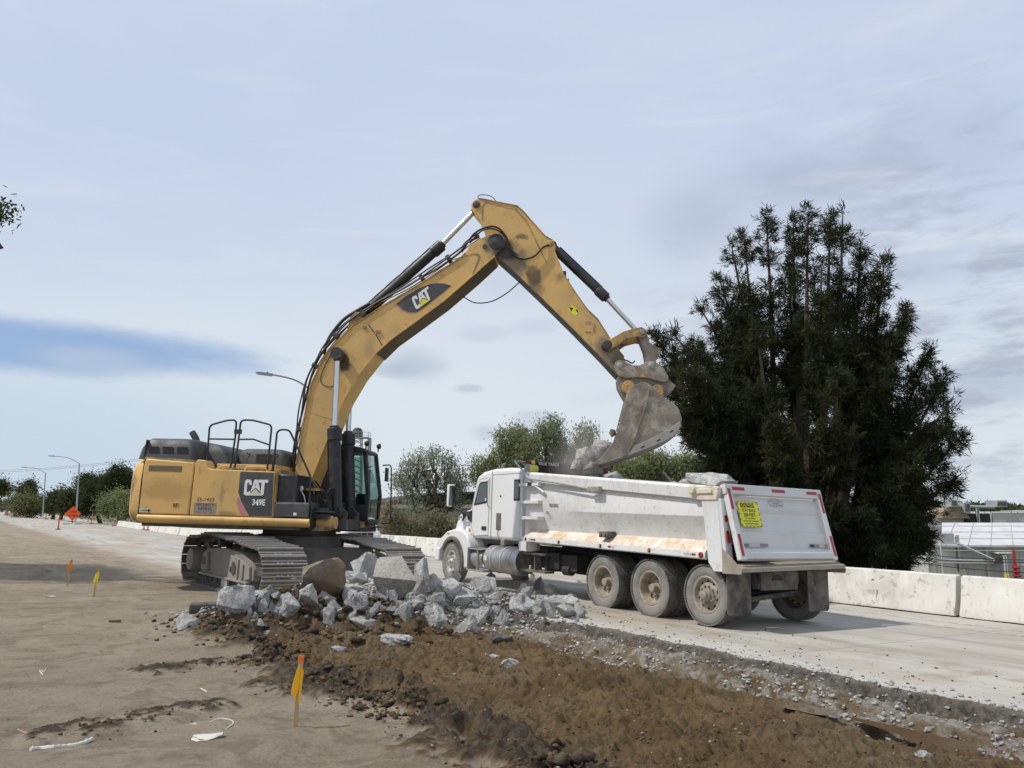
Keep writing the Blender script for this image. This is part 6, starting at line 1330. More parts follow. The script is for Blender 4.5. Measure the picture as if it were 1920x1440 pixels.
# lettering on the side
text('TRUCKING', .115, (3.27, 1.2475, 1.98), (-1, 0, -.03), (0, .02, 1), M['ink'], BX, off=.01, sx=.62, name='side_lettering')
text('CA#', .095, (3.40, 1.243, 1.83), (-1, 0, -.03), (0, .02, 1), M['ink'], BX, off=.01, sx=.62, name='side_lettering')
# tarp arm and roller
TA = MB().tube(fillet([(4.60, 1.36, 3.06), (3.93, 1.36, 2.62), (3.0, 1.36, 2.52), (1.62, 1.36, 2.34)], .08), [.022] * 20 if False else .022, 8).build('tarp_arm', M['tank'], BX)
MB().tube([(4.60, -1.36, 3.06), (3.93, -1.36, 2.62), (1.62, -1.36, 2.34)], .022, 8).build('tarp_arm', M['tank'], BX)
MB().tube([(4.60, 1.36, 3.06), (4.60, 1.0, 3.06)], .022, 8).build('tarp_arm_end', M['tank'], BX)
mt = MB(); mt.cyl((1.62, 1.33, 2.34), (1.62, 1.40, 2.34), .06); mt.box(1.30, 1.56, 1.30, 1.40, 2.28, 2.39); mt.build('tarp_motor', M['steel'], BX, bevel=.01)
TR = MB().tube([(4.35, 1.18, 3.02), (4.35, -1.30, 3.03)], .065, 16).build('tarp_roller', M['darkred'], BX)
MB().tube([(4.35, 1.08, 3.02), (4.35, .98, 3.02)], .068, 16).build('roller_band', M['limeyel'], TR); MB().tube([(4.35, .95, 3.02), (4.35, .22, 3.02)], .067, 16).build('roller_sleeve', M['chassis'], TR)
text('TRUE YARDS', .10, (4.278, .90, 2.985), (0, -1, 0), (0, 0, 1), M['signwhite'], TR, off=.02, sx=1.05, name='roller_lettering')
MB().box(4.25, 4.30, -1.2, 1.12, 2.68, 2.96).build('tarp_housing', M['chassis'], BX)
MB().lathe([(0, 1.20), (.12, 1.19), (.12, 1.12)], (4.32, 0, 2.88), 'y', 20).build('housing_end', M['galv'], BX); MB().lathe([(0, 1.19), (.075, 1.17), (.095, 1.12), (.095, 1.0)], (4.20, 0, 2.87), 'y', 20).build('housing_cap', M['limeyel'], BX)
# far-side arm seen over the load
MB().tube([(1.9, -1.30, 2.48), (2.35, -1.30, 2.86)], .025, 8).build('tarp_bow', M['tank'], BX)
# ---------------- what lies in the body
TM = frame(3.542, 15.198, -math.sin(.549), math.cos(.549))
def load_surface():
    xs = np.linspace(xr - .2, xf - .05, 60); ys_ = np.linspace(-1.12, 1.12, 26); gx_, gy_ = np.meshgrid(xs, ys_)
    top = 2.72 - .08 * (xf - gx_)
    z = top - .42 + .30 * np.exp(-((gx_ - .3) / 1.5) ** 2) * (1 - (gy_ / 1.3) ** 2) + .22 * np.exp(-((gx_ + 1.1) / .6) ** 2) + .16 * np.exp(-((gx_ - 2.3) / .7) ** 2) + (fbm(gx_ * 3, gy_ * 3, 4, 61) - .5) * .22
    vs = np.stack([gx_.ravel(), gy_.ravel(), z.ravel()], -1); n, m_ = len(ys_), len(xs); mb = MB(); mb.add([tuple(p) for p in vs], [(j * m_ + i, j * m_ + i + 1, (j + 1) * m_ + i + 1, (j + 1) * m_ + i) for j in range(n - 1) for i in range(m_ - 1)])
    o = mb.build('broken_concrete_load', MROCK, None, M=TM, fix=False); tag(o, 'broken concrete rubble filling the dump body', 'rubble', kind='stuff')
load_surface()
def tloc(x, y, z): return TM @ Vector((x, y, z))
def load_rock(x, y, z, d, m, lab, seed, rot=(0, 0, 0), rough=.05, n=13, grp=None):
    me = rockmesh('concrete_chunk', seed, d, rough, 3, n); me.materials.append(m); o = bpy.data.objects.new('concrete_chunk', me); C.objects.link(o)
    o.matrix_world = TM @ Matrix.Translation((x, y, z)) @ Matrix.Rotation(rot[2], 4, 'Z') @ Matrix.Rotation(rot[1], 4, 'Y'); return tag(o, lab, 'rock', grp)
load_rock(-.85, .35, 2.42, (1.05, .8, .42), MROCK2, 'large flat slab chunk heaped at the rear of the dump body', 501, (0, -.12, .1), .04)
load_rock(-1.35, .6, 2.32, (.42, .5, .28), MROCKD, 'dark brown chunk beside the tailgate on the load', 507, (0, .2, .1))
load_rock(-.02, .2, 2.45, (.32, .3, .26), MROCK, 'small chunk in front of the large slab on the load', 503)
load_rock(.55, .0, 2.46, (.36, .3, .16), MROCK, 'low chunk in the middle of the load', 505)
load_rock(2.15, .35, 2.62, (.5, .5, .32), MROCK, 'chunk on the load under the bucket teeth', 511)
load_rock(2.75, .3, 2.58, (.6, .5, .34), MROCK2, 'chunk at the front of the load just tipped from the bucket', 513)
GF = 'chunks sliding out of the bucket'
for (px, py, ww, hh, Y, m, lab, rg, sd) in [(1096, 858, 34, 44, 17.3, MROCK2, 'pale pointed chunk falling at the left of the bucket lip', .07, 601), (1128, 846, 40, 46, 17.3, MROCK, 'jagged chunk resting on the bucket teeth', .1, 602), (1148, 812, 15, 16, 17.5, MROCKS, 'brown lump rolling off the bucket', .05, 603),
    (1146, 838, 34, 40, 17.6, MROCK, 'crusty chunk half inside the bucket mouth', .1, 604), (1112, 878, 40, 26, 17.2, MROCK, 'grey chunk dropping just above the load', .08, 605), (1080, 872, 18, 20, 17.2, MROCK2, 'small pale chunk dropping at the far left of the falling rubble', .08, 606), (1163, 850, 30, 22, 17.4, MROCKT, 'tan chunk lying along the bucket lip', .06, 607)]:
    rock(px, py, ww, hh, Y, m, lab, (0, .3, .2), seed=sd, rough=rg, group=GF, sink=False)

# ------------------------------------------------------------------ concrete barriers
def krail(u, q, L_=6.0, lab='', grp='white concrete barriers', hole=True, jit=0):
    x, y = uq(u, q); z = float(base_z(x, y)); dx, dy = UX, UY; x2, y2 = uq(u + L_, q); z2 = float(base_z(x2, y2)); pit_ = math.atan2(z2 - z, L_)
    R = Matrix(((dx, -dy, 0, x), (dy, dx, 0, y), (0, 0, 1, z), (0, 0, 0, 1))) @ Matrix.Rotation(-pit_, 4, 'Y') @ Matrix.Rotation(jit, 4, 'Z')
    root = empty('concrete_barrier', R, lab, 'barrier', grp)
    e = .02; w0, w1, w2 = .305, .19, .10
    prof = [(-w0, .03), (-w0, .09), (-w1 - .02, .32), (-w2 - .01, .80), (-w2 + .015, .82), (w2 - .015, .82), (w2 + .01, .80), (w1 + .02, .32), (w0, .09), (w0, .03)]
    mb = MB(); n = len(prof); xs = [e, e + .04] + [L_ * k / 12 for k in range(1, 12)] + [L_ - e - .04, L_ - e]; vs = []
    r = np.random.RandomState(int(abs(u * 13 + 5)))
    for i, xx in enumerate(xs):
        c = .02 if i in (0, len(xs) - 1) else 0
        for (yy, zz_) in prof: vs.append((xx, yy * (1 - c * 3) + r.normal() * .002, zz_ - (c if zz_ > .5 else 0) + (r.normal() * .003)))
    fs = [tuple(range(n)), tuple(range((len(xs) - 1) * n, len(xs) * n))]
    for a in range(len(xs) - 1):
        for k in range(n): k2 = (k + 1) % n; fs.append((a * n + k, a * n + k2, (a + 1) * n + k2, (a + 1) * n + k))
    mb.add(vs, fs); mb.build('barrier_body', M['krail'], root, bevel=.008, angle=25)
    if hole:
        for xx in (L_ * .30, L_ * .72):
            yw = .148
            h = MB(); h.X = Matrix.Translation((xx, yw + .004, .56)) @ Matrix.Rotation(math.radians(-9), 4, 'X'); h.lathe([(0, .0), (.045, .0), (.05, -.01)], (0, 0, 0), 'y', 16); h.build('lifting_hole', M['ink'], root)
            p = MB(); p.prism([(.22, .30), (.222, .40), (.185, .40)], xx - .10, xx + .10, 'yz'); p.prism([(.27, .17), (.23, .40), (.19, .40), (.22, .2)], xx - .12, xx - .09, 'yz'); p.build('anchor_pocket', M['krail'], root)
    return root
BD = {(-1): 'rightmost white concrete barrier, cut by the right edge of the picture', 0: 'white barrier with scuffed dark chips at its foot, right of the dark tree', 1: 'white barrier just behind the tailgate of the truck'}
ROW = 16.50; first_u = 8.35 - 6.06
for k in range(-1, 22):
    u = first_u + k * 6.06
    lab = {-1: 'rightmost white concrete barrier, cut by the right edge of the picture', 0: 'white concrete barrier with the open joint at right of the dark tree', 1: 'white concrete barrier with chipped foot behind the mud flap of the truck'}.get(k) or ('%s white barrier beyond the tailgate of the truck, counting away along the row' % ['', '', 'second', 'third', 'fourth', 'fifth', 'sixth', 'seventh', 'eighth', 'ninth', 'tenth', 'eleventh', 'twelfth', 'thirteenth', 'fourteenth', 'fifteenth', 'sixteenth', 'seventeenth', 'eighteenth', 'nineteenth', 'twentieth', 'last'][k])
    krail(u, ROW + .02 * math.sin(k * 3), 6.0, lab, 'white concrete barriers behind the truck', hole=k < 9, jit=.004 * math.sin(k * 2.3))

# ------------------------------------------------------------------ survey stakes and litter
def stake(px, py, hpx, lean, ribbon, lab, tip='orange', rib=(.35, .95)):
    p = ground_px(px, py); s = math.hypot(p[0], p[1]) / 1443 * .97; h = hpx * s
    root = empty('survey_stake', T(p[0], p[1], tz(p[0], p[1]) - .02), lab, 'survey stake', 'wooden survey stakes with plastic flags')
    root.rotation_euler = (lean[1], lean[0], .4); w_ = .019
    MB().box(-w_, w_, -.006, .006, 0, h).build('lath', M['lath'], root, bevel=.002)
    MB().box(-w_ - .002, w_ + .002, -.008, .008, h * .91, h + .003).build('painted_tip', M['tip'], root)
    f = MB(); z0, z1 = h * rib[0], h * rib[1]
    L1 = [(-.004, -.012, z1), (-.03, -.016, z1 * .86 + z0 * .14), (-.052, -.018, z1 * .45 + z0 * .55), (-.058, -.015, z0 + .04), (-.028, -.02, z0), (-.008, -.022, z0 + .05), (.0, -.02, z1 * .5 + z0 * .5)]
    f.add(L1 + [(a, b - .004, c) for a, b, c in L1], [tuple(range(7)), tuple(range(13, 6, -1))] + [(i, (i + 1) % 7, (i + 1) % 7 + 7, i + 7) for i in range(7)])
    L2 = [(.004, -.012, z1), (.026, -.014, z1 * .8 + z0 * .2), (.020, -.017, z0 * .8 + z1 * .2), (.014, -.02, z0 - .06), (.002, -.02, z0 - .02)]
    f.add(L2 + [(a, b - .004, c) for a, b, c in L2], [tuple(range(5)), tuple(range(9, 4, -1))] + [(i, (i + 1) % 5, (i + 1) % 5 + 5, i + 5) for i in range(5)])
    f.build('plastic_flag', M[ribbon], root)
def ground_px(px, py):
    x = (px - 960) / 1443.0; v = (720 - py) / 1443.0; c, s = math.cos(PITCH), math.sin(PITCH); r = (x, c - v * s, s + v * c)
    n = (SLOPE * QX, SLOPE * QY, 1.0); t = -CAM_H / (r[0] * n[0] + r[1] * n[1] + r[2]); return (r[0] * t, r[1] * t)
stake(553, 1364, 123, (.05, 0), 'ribbon', 'near wooden survey stake with orange tip and long yellow ribbons', rib=(.42, .88))
stake(175, 1119, 46, (.10, 0), 'ribbon_lime', 'middle survey stake with a lemon yellow flag', rib=(.50, .95))
stake(126, 1098, 43, (.08, 0), 'ribbon_org', 'left survey stake with an orange and yellow flag', rib=(.55, .97))
def litter(pts, r, m, lab, name='plastic_litter', cat='litter', flat_=.35):
    P = []
    for (px, py) in pts: x, y = ground_px(px, py); P.append((x, y, tz(x, y) + r * .6))
    mb = MB(); S_ = spline(P, 5); mb.tube(S_, [r * (.7 + .5 * abs(math.sin(i * 1.7))) for i in range(len(S_))], 7)
    o = mb.build(name, m); tag(o, lab, cat)
    return o
litter([(57, 1407), (75, 1400), (100, 1399), (125, 1392), (148, 1388), (172, 1380)], .017, M['wrap'], 'twisted strip of white plastic on the dirt at the bottom left')
litter([(33, 1363), (50, 1366), (72, 1376)], .005, M['lath'], 'thin pale twig left of the twisted plastic strip', 'twig', 'twig')
litter([(74, 1258), (80, 1268)], .006, M['wrap'], 'short pale twig above the wheel rut at left', 'twig', 'twig')
litter([(78, 1256), (82, 1262), (86, 1255)], .004, M['wrap'], 'forked pale sprig above the wheel rut at left', 'twig', 'twig')
litter([(376, 1290), (388, 1296)], .006, M['wrap'], 'small pale sliver near the middle wheel rut', 'twig', 'twig')
litter([(393, 1357), (410, 1350), (432, 1352), (437, 1358), (424, 1367)], .005, M['wrap'], 'curled strip of pale film above the crumpled wrapper', 'plastic_litter')
def wrapper(px, py, wpx, lab, seed):
    x, y = ground_px(px, py); s = y / 1443 * wpx; me = rockmesh('crumpled_wrapper', seed, (s, s * .55, s * .16), .16, 3, 12); me.materials.append(M['wrap']); o = bpy.data.objects.new('crumpled_wrapper', me); C.objects.link(o); o.location = (x, y, tz(x, y) + s * .04); o.rotation_euler = (0, 0, .5); tag(o, lab, 'litter')
wrapper(393, 1383, 62, 'crumpled white wrapper on the dirt below the curled film', 41)
wrapper(95, 1118, 20, 'small white scrap left of the survey stakes', 42)
wrapper(364, 1357, 12, 'tiny scrap of white film left of the curled film', 43)
wb = MB(); x, y = ground_px(215, 1168); wb.rbox((x, y, tz(x, y) + .02), (.16, .06, .03), .3); tag(wb.build('wood_offcut', M['wood'], bevel=.004), 'small dark offcut of wood lying on the dirt', 'wood scrap')
x, y = ground_px(415, 1162); wb = MB(); wb.rbox((x, y, tz(x, y) + .10), (.95, .22, .16), .25); tag(wb.build('asphalt_slab', MROCKD, bevel=.03), 'dark broken layer of asphalt behind the lone chunk', 'slab')

# ------------------------------------------------------------------ road signs, posts and lamps in the distance
def place(px, py, d): p = px_at(px, py, d); return p
def delineator(px, py, hpx, lab, base=True):
    x, y = ground_px(px, py)
    if math.hypot(x, y) > 140: k = 140 / math.hypot(x, y); x, y = x * k, y * k
    h = hpx * y / 1443; z = float(base_z(x, y)); p = px_at(px, py, y); z = min(z, p.z) if abs(p.z - z) < 2 else z
    r = empty('traffic_delineator', T(x, y, p.z), lab, 'delineator', 'orange delineator posts along the closed lane')
    MB().lathe([(0, 0), (.22, 0), (.22, .04), (.09, .07), (.06, .1)], (0, 0, 0), 'z', 14).build('rubber_base', M['chassis'], r)
    MB().lathe([(.055, .06), (.05, h * .95), (.03, h), (0, h)], (0, 0, 0), 'z', 12).build('post', M['postorange'], r)
for px, py, h, lab in [(109, 993, 24, 'tall orange delineator left of the orange sign'), (171.6, 982, 12.5, 'orange delineator right of the orange sign'), (214, 986.5, 9, 'short orange delineator between sign and excavator'), (269.6, 993, 9, 'left of the pair of orange delineators beside the excavator'), (277, 994.5, 10.5, 'right of the pair of orange delineators beside the excavator'),
    (86, 973.5, 8, 'far orange delineator left of the tall one'), (46.5, 969.5, 6, 'farther orange delineator near the left lamp post'), (33, 967.5, 6, 'tiny far orange delineator'), (21.5, 966.5, 6, 'tinier orange delineator near the left edge'), (10.5, 966, 6, 'farthest orange delineator at the left edge')]: delineator(px, py, h, lab)
p = px_at(135, 983, 72); sg = empty('lane_closed_sign', T(p.x, p.y, p.z), 'orange diamond sign reading lane closed on a low stand', 'road sign')
sg.rotation_euler = (0, 0, .45)
dm = MB(); hh = .66; cz = 1.02 - .05; dm.add([(0, -.03, cz - hh), (hh, -.03, cz), (0, -.03, cz + hh), (-hh, -.03, cz), (0, -.01, cz - hh), (hh, -.01, cz), (0, -.01, cz + hh), (-hh, -.01, cz)], [(0, 1, 2, 3), (7, 6, 5, 4), (0, 4, 5, 1), (1, 5, 6, 2), (2, 6, 7, 3), (3, 7, 4, 0)])
DM = dm.build('sign_face', M['orange'], sg); text('LANE', .23, (0, -.034, cz + .08), (1, 0, 0), (0, 0, 1), M['ink'], DM, off=.02, align='CENTER'); text('CLOSED', .23, (0, -.034, cz - .26), (1, 0, 0), (0, 0, 1), M['ink'], DM, off=.02, align='CENTER', sx=.85)
MB().box(-.75, -.2, -.1, .5, 0, .06).box(.2, .75, -.1, .5, 0, .06).box(-.03, .03, 0, .05, 0, 1.2).box(-.3, .3, 0, .06, .25, .3).build('sign_stand', M['chassis'], sg)
def lamp_post(bx, by, tx, ty, ax, ay, d, lab, head=True, back=0):
    b = px_at(bx, by, d); t = px_at(tx, ty, d); a = px_at(ax, ay, d - back)
    r = empty('lamp_post', Matrix.Translation(b), lab, 'street lamp', 'roadside lamp posts'); h = t.z - b.z; pr = T(0, 0)
    MB().tube([(0, 0, 0), (t.x - b.x, 0, h)], [.11, .07], 10).build('pole', M['galv'], r)
    v = a - b; e = Vector((t.x - b.x, 0, h)); c1 = e + (v - e) * .35 + Vector((0, 0, (v.z - e.z) * .32)); c2 = e + (v - e) * .7 + Vector((0, 0, (v.z - e.z) * .22))
    MB().tube(spline([e, c1, c2, v], 6), .045, 8).build('arm', M['galv'], r)
    dr = (v - c2).normalized(); q = v; M_ = Matrix.Translation(v) @ dr.to_track_quat('X', 'Z').to_matrix().to_4x4()
    hdm = MB(); hdm.X = M_; hdm.prism([(-.35, -.06), (-.35, .05), (.25, .05), (.45, 0), (.3, -.07)], -.13, .13); hdm.cyl((-.1, 0, .05), (-.1, 0, .13), .04); hdm.build('lamp_head', M['lampmetal'], r)
lamp_post(142, 976, 149, 869, 98, 855, 92, 'lamp post standing right behind the orange sign')
lamp_post(80, 968, 85.5, 887, 46, 876, 118, 'farther lamp post left of the orange sign')
lamp_post(600, 1000, 588, 735, 497, 701, 38, 'lamp post whose arm shows left of the excavator boom', back=1)
# overhead road sign at the left edge
b = px_at(12, 960, 150); r = empty('road_sign', Matrix.Translation(b), 'green and gold road sign on posts at the left edge', 'road sign')
MB().box(-6.4, .4, 0, .15, 3.1, 4.7).build('sign_panel', M['greensign'], r); MB().box(-6.3, .3, -.02, 0, 3.85, 3.95).build('sign_line', M['cream'], r); MB().tube([(-.1, .3, -.5), (-.1, .3, 3.6)], .14, 8).build('post', M['galv'], r); MB().tube([(-5.9, .3, -.5), (-5.9, .3, 3.6)], .14, 8).build('post', M['galv'], r)
# overhead wires
def wire(a, b, sag, rad, lab):
    P = [a.lerp(b, k / 16) - Vector((0, 0, sag * 4 * (k / 16) * (1 - k / 16))) for k in range(17)]; o = MB().tube(P, rad, 5).build('overhead_wire', M['chassis']); tag(o, lab, 'wire', 'overhead wires in the distance')
wire(px_at(-60, 884, 190), px_at(420, 838, 150), 1.0, .025, 'upper thin overhead wire crossing behind the lamp posts'); wire(px_at(-60, 887, 190), px_at(420, 841, 150), 1.0, .025, 'lower thin overhead wire crossing behind the lamp posts')
# lattice tower seen through the cab
b = px_at(664, 1010, 60); r = empty('lattice_tower', Matrix.Translation(b), 'lattice tower with railed platform and dome, seen through the excavator cab', 'tower'); top = px_at(664, 822, 60).z - b.z
tw = MB(); s_ = .32
for sx in (-1, 1):
    for sy in (-1, 1): tw.tube([(sx * s_ * 1.6, sy * s_, -2), (sx * s_, sy * s_, top)], .05, 5)
n_ = 16
for k in range(n_):
    z0, z1 = top * k / n_, top * (k + 1) / n_
    for sy in (-1, 1): tw.tube([(-s_ * 1.3, sy * s_, z0), (s_ * 1.3, sy * s_, z1)], .025, 4); tw.tube([(s_ * 1.3, sy * s_, z0), (-s_ * 1.3, sy * s_, z1)], .025, 4)
tw.tube([(s_ * 3, 0, -2), (s_ * 3, 0, top)], .16, 8)
tw.build('lattice_mast', M['galv'], r)
pf = MB(); pf.box(-.6, .95, -.5, .5, top, top + .08)
for x in (-.6, .18, .95): pf.tube([(x, -.5, top), (x, -.5, top + .45)], .02, 4); pf.tube([(x, .5, top), (x, .5, top + .45)], .02, 4)
for z in (.22, .45): pf.tube([(-.6, -.5, top + z), (.95, -.5, top + z), (.95, .5, top + z)], .02, 4)
pf.build('platform', M['galv'], r); MB().lathe([(.42, top + .1), (.42, top + .45), (.36, top + .68), (.2, top + .82), (0, top + .86)], (0, 0, 0), 'z', 20).build('dome', M['steel_dk'], r)

# ------------------------------------------------------------------ parked white truck behind the excavator
b = px_at(676, 1018, 33); PK = empty('parked_truck', Matrix.Translation((b.x, b.y, float(base_z(b.x, b.y)))) @ Matrix.Rotation(math.radians(13), 4, 'Z') @ Matrix.Scale(.86, 4), 'parked white truck facing the camera behind the excavator tracks', 'truck')
MB().prism([(-1.0, .45), (-1.0, 1.02), (-.92, 1.20), (-.55, 1.27), (.55, 1.27), (.92, 1.20), (1.0, 1.02), (1.0, .45)], 0, 2.0).build('body', M['white'], PK, bevel=.06, seg=3)
MB().prism([(-.9, 1.2), (-.72, 1.85), (.72, 1.85), (.9, 1.2)], 1.3, 2.9).build('cab', M['white'], PK, bevel=.06, seg=3)
flat('windshield', [(-.82, 1.29, 1.26), (.82, 1.29, 1.26), (.68, 1.29, 1.78), (-.68, 1.29, 1.78)], M['cabglass'], PK)
MB().box(-.60, .60, -.03, .05, .70, 1.16).build('grille', M['chassis'], PK, bevel=.02)
MB().box(-.59, .59, -.045, -.02, 1.0, 1.02).box(-.3, -.28, -.045, -.02, .7, 1.16).box(0, .02, -.045, -.02, .7, 1.16).box(.3, .32, -.045, -.02, .7, 1.16).build('grille_bars', M['tank'], PK)
for s in (-1, 1): MB().box(min(s * .66, s * .94), max(s * .66, s * .94), -.04, .05, .88, 1.10).build('headlight', M['lamp'], PK, bevel=.04)
MB().box(-1.0, 1.0, -.12, .05, .42, .62).build('bumper', M['white'], PK, bevel=.03)
for s in (-1, 1): MB().lathe([(0, s * .78), (.36, s * .78), (.40, s * .82), (.40, s * .96), (.36, s * 1.0), (0, s * 1.0)], (0, 1.0, .40), 'x', 24).build('wheel', M['tyre'], PK)

# ------------------------------------------------------------------ warehouse at the right
def house(name, lab): return empty(name, Matrix.Identity(4), lab, 'building')
D0 = 60.0
def wz(py, d): return px_at(960, py, d).z
def wx(px, d, py=1000): return px_at(px, py, d).x
WH = house('warehouse', 'grey metal warehouse with pale streaked roof at right beyond the barriers')
xl, xr2 = wx(1735, D0), wx(2150, D0); ze = wz(1023, D0)
ww_ = MB(); ww_.box(xl, xr2, D0, D0 + 16, -8, ze); ww_.build('wall', M['metalwall'], WH)
cr = MB()
for k in range(int((xr2 - xl) / .5)): cr.box(xl + k * .5, xl + k * .5 + .05, D0 - .03, D0, -8, ze)
cr.build('wall_ribs', M['metalwall'], WH)
rl = MB(); z2 = wz(981, D0 + 12); xx0 = wx(1768, D0 + 12); rl.hexa([(xl + .9, D0 - .5, ze - .1), (xr2, D0 - .5, ze - .1), (xr2, D0 + 12, z2 - .1), (xx0, D0 + 12, z2 - .1), (xl + .9, D0 - .5, ze + .05), (xr2, D0 - .5, ze + .05), (xr2, D0 + 12, z2 + .05), (xx0, D0 + 12, z2 + .05)])
RO = rl.build('roof', M['metalroof'], WH)
for k in range(11):
    t = k / 10; a = Vector((xl + 1.2 + k * 1.7, D0 - .5, ze + .08)); b_ = Vector((xx0 + 1.2 + k * 1.7, D0 + 12, z2 + .08)); MB().tube([a, b_], .03, 4).build('roof_seam', M['seamroof'], RO)
for k, yy in enumerate((2.5, 6, 9.5)): t = (yy + .5) / 12.5; MB().tube([(xl + 1, D0 + yy, ze + (z2 - ze) * t + .1), (xr2, D0 + yy, ze + (z2 - ze) * t + .1)], .03, 4).build('roof_batten', M['seamroof'], RO)
gz_ = MB(); gz_.box(xl + 1, wx(1790, D0 - .3), D0 - .2, D0 + 1.5, -8, wz(1000, D0)); gz_.build('annex', M['metalwall'], WH)
for px in (1790, 1842): MB().box(wx(px, D0), wx(px, D0) + .2, D0 - .2, D0, wz(1085, D0), wz(1003 if px < 1800 else 1030, D0)).build('downpipe', M['pipe'], WH)
for py, x0_, x1_ in ((1050, 1745, 1860), (1055, 1740, 1858), (1060, 1900, 2100), (1032, 1768, 2100)): MB().tube([(wx(x0_, D0 - .6), D0 - .6, wz(py, D0 - .6)), (wx(x1_, D0 - .6), D0 - .6, wz(py + 1, D0 - .6))], .07 if py > 1040 else .03, 6).build('wall_pipe', M['pipe'], WH)
MB().tube([(wx(1793, D0 - .4), D0 - .4, wz(1018, D0)), (wx(1858, D0 - .8), D0 - .8, wz(1048, D0))], .10, 6).build('conveyor_pipe', M['pipe'], WH)
MB().box(wx(1855, D0), wx(1884, D0), D0 - .9, D0, wz(1037, D0), wz(1034.5, D0)).build('door_canopy', M['signwhite'], WH)
MB().box(wx(1852, D0), wx(1866, D0), D0 - .7, D0 - .2, wz(1056, D0), wz(1044, D0)).build('wall_unit', M['flap'], WH)
for px in (1878, 1882): q = MB(); q.tube([(wx(px, D0 - 1), D0 - 1, -7), (wx(px, D0 - 1), D0 - 1, wz(1040, D0))], .06, 6); q.build('pale_post', M['pipe'], WH); MB().tube([(wx(px, D0 - 1), D0 - 1.02, -7), (wx(px, D0 - 1), D0 - 1.02, wz(1074, D0))], .10, 6).build('yellow_sleeve', M['yelpipe'], WH)
rp = MB(); x = wx(1897, D0 - 1); rp.tube([(x, D0 - 1, -7), (x, D0 - 1, wz(1030, D0))], .10, 8); rp.build('red_riser', M['redpipe'], WH)
for py in (1062, 1070, 1077): MB().lathe([(0, -.22), (.13, -.22), (.13, .22), (0, .22)], (x, D0 - 1.1, wz(py, D0)), 'x', 10).build('red_valve', M['redpipe'], WH)
WB = house('factory_block', 'taller pale factory building with rooftop units behind the streaked roof'); d = 84
MB().box(wx(1865, d), wx(2200, d), d, d + 15, -6, wz(961, d)).build('wall', M['metalwall'], WB); MB().box(wx(1820, d), wx(1866, d), d + .5, d + 12, -6, wz(963, d)).build('dark_bay', M['darkopening'], WB)
MB().box(wx(1838, d), wx(1840, d), d, d + .4, -6, wz(950, d)).build('column', M['pipe'], WB); MB().box(wx(1700, d), wx(1822, d), d + 1, d + 12, -6, wz(972, d)).build('low_wall', M['metalwall'], WB)
gb = MB(); gb.add([(wx(1770, d), d, wz(972, d)), (wx(1822, d), d, wz(972, d)), (wx(1815, d), d, wz(962, d)), (wx(1800, d), d, wz(949, d)), (wx(1780, d), d, wz(952, d)), (wx(1770, d), d, wz(960, d)),
    (wx(1770, d), d + 6, wz(972, d)), (wx(1822, d), d + 6, wz(972, d)), (wx(1815, d), d + 6, wz(962, d)), (wx(1800, d), d + 6, wz(949, d)), (wx(1780, d), d + 6, wz(952, d)), (wx(1770, d), d + 6, wz(960, d))], [tuple(range(6)), tuple(range(6, 12))] + [(i, (i + 1) % 6, (i + 1) % 6 + 6, i + 6) for i in range(6)]); gb.build('gable', M['tanwall'], WB)
for a, b_, c, e in ((1783, 1796, 937, 951), (1807, 1819, 942, 962), (1869, 1889, 938, 951)):
    u = MB(); u.box(wx(a, d), wx(b_, d), d - .5, d + 1.5, wz(e, d), wz(c, d)); UO = u.build('rooftop_unit', M['hvac'], WB, bevel=.04)
    MB().box(wx(a + 2, d), wx(b_ - 2, d), d - .54, d - .5, wz(e - 3, d), wz(c + 3, d)).build('unit_grille', M['flap'], UO)
MB().tube([(wx(1796, d), d, wz(949, d)), (wx(1869, d), d, wz(951, d))], .16, 8).build('roof_duct', M['hvac'], WB); MB().tube([(wx(1880, d), d, wz(958, d)), (wx(1990, d), d, wz(959, d))], .08, 6).build('roof_pipe', M['signwhite'], WB)
for px in (1833, 1838, 1850, 1861, 1900, 1912): MB().tube([(wx(px, d), d, wz(962, d)), (wx(px, d), d, wz(946 + px % 7, d))], .03, 4).build('roof_antenna', M['chassis'], WB)
for k, (py0, py1) in enumerate(((1036, 1049), (1044, 1052), (1052, 1075))): wire(px_at(1700, py0, 40), px_at(2000, py1, 38), .15, .02, ('top', 'middle', 'lowest')[k] + ' thin cable crossing in front of the grey warehouse')
# tan building, fence and beam behind the left trees
TB = house('tan_building', 'tan building with flat roof behind the grey-green trees'); d = 62
MB().box(wx(690, d), wx(905, d), d, d + 10, -7, wz(948, d)).build('wall', M['tanwall'], TB); MB().box(wx(690, d), wx(905, d), d - .6, d + 10.5, wz(953, d), wz(946, d)).build('roof_edge', M['metalwall'], TB)
MB().box(wx(690, d), wx(812, d), d - .3, d + 3, wz(970, d), wz(952, d)).build('upper_band', M['frame_dust'], TB)
for px, w_ in ((744, 6), (775, 6), (842, 7), (868, 5)): MB().box(wx(px, d), wx(px + w_, d), d - .05, d, wz(1003, d), wz(958, d)).build('pilaster', M['frame_dust'], TB)
bm = MB(); bm.tube([px_at(700, 943, 50), px_at(800, 931, 46), px_at(900, 929, 44)], .22, 8); tag(bm.build('overhead_beam', M['steel_dk']), 'dark overhead pipe crossing behind the left tree', 'pipe')
tag(MB().tube([px_at(800, 928, 44), px_at(960, 927, 44)], .05, 6).build('overhead_cable', M['chassis']), 'thin cable crossing behind the left tree', 'cable')
FN = empty('corrugated_fence', Matrix.Identity(4), 'grey corrugated fence at the foot of the left tree', 'fence'); d = 44
for k in range(16):
    x0 = wx(772, d) + k * .21; MB().box(x0, x0 + .17, d + .04 * (k % 2), d + .08 + .04 * (k % 2), -6, wz(962 + 3 * math.sin(k), d)).build('fence_panel', M['galv'], FN)

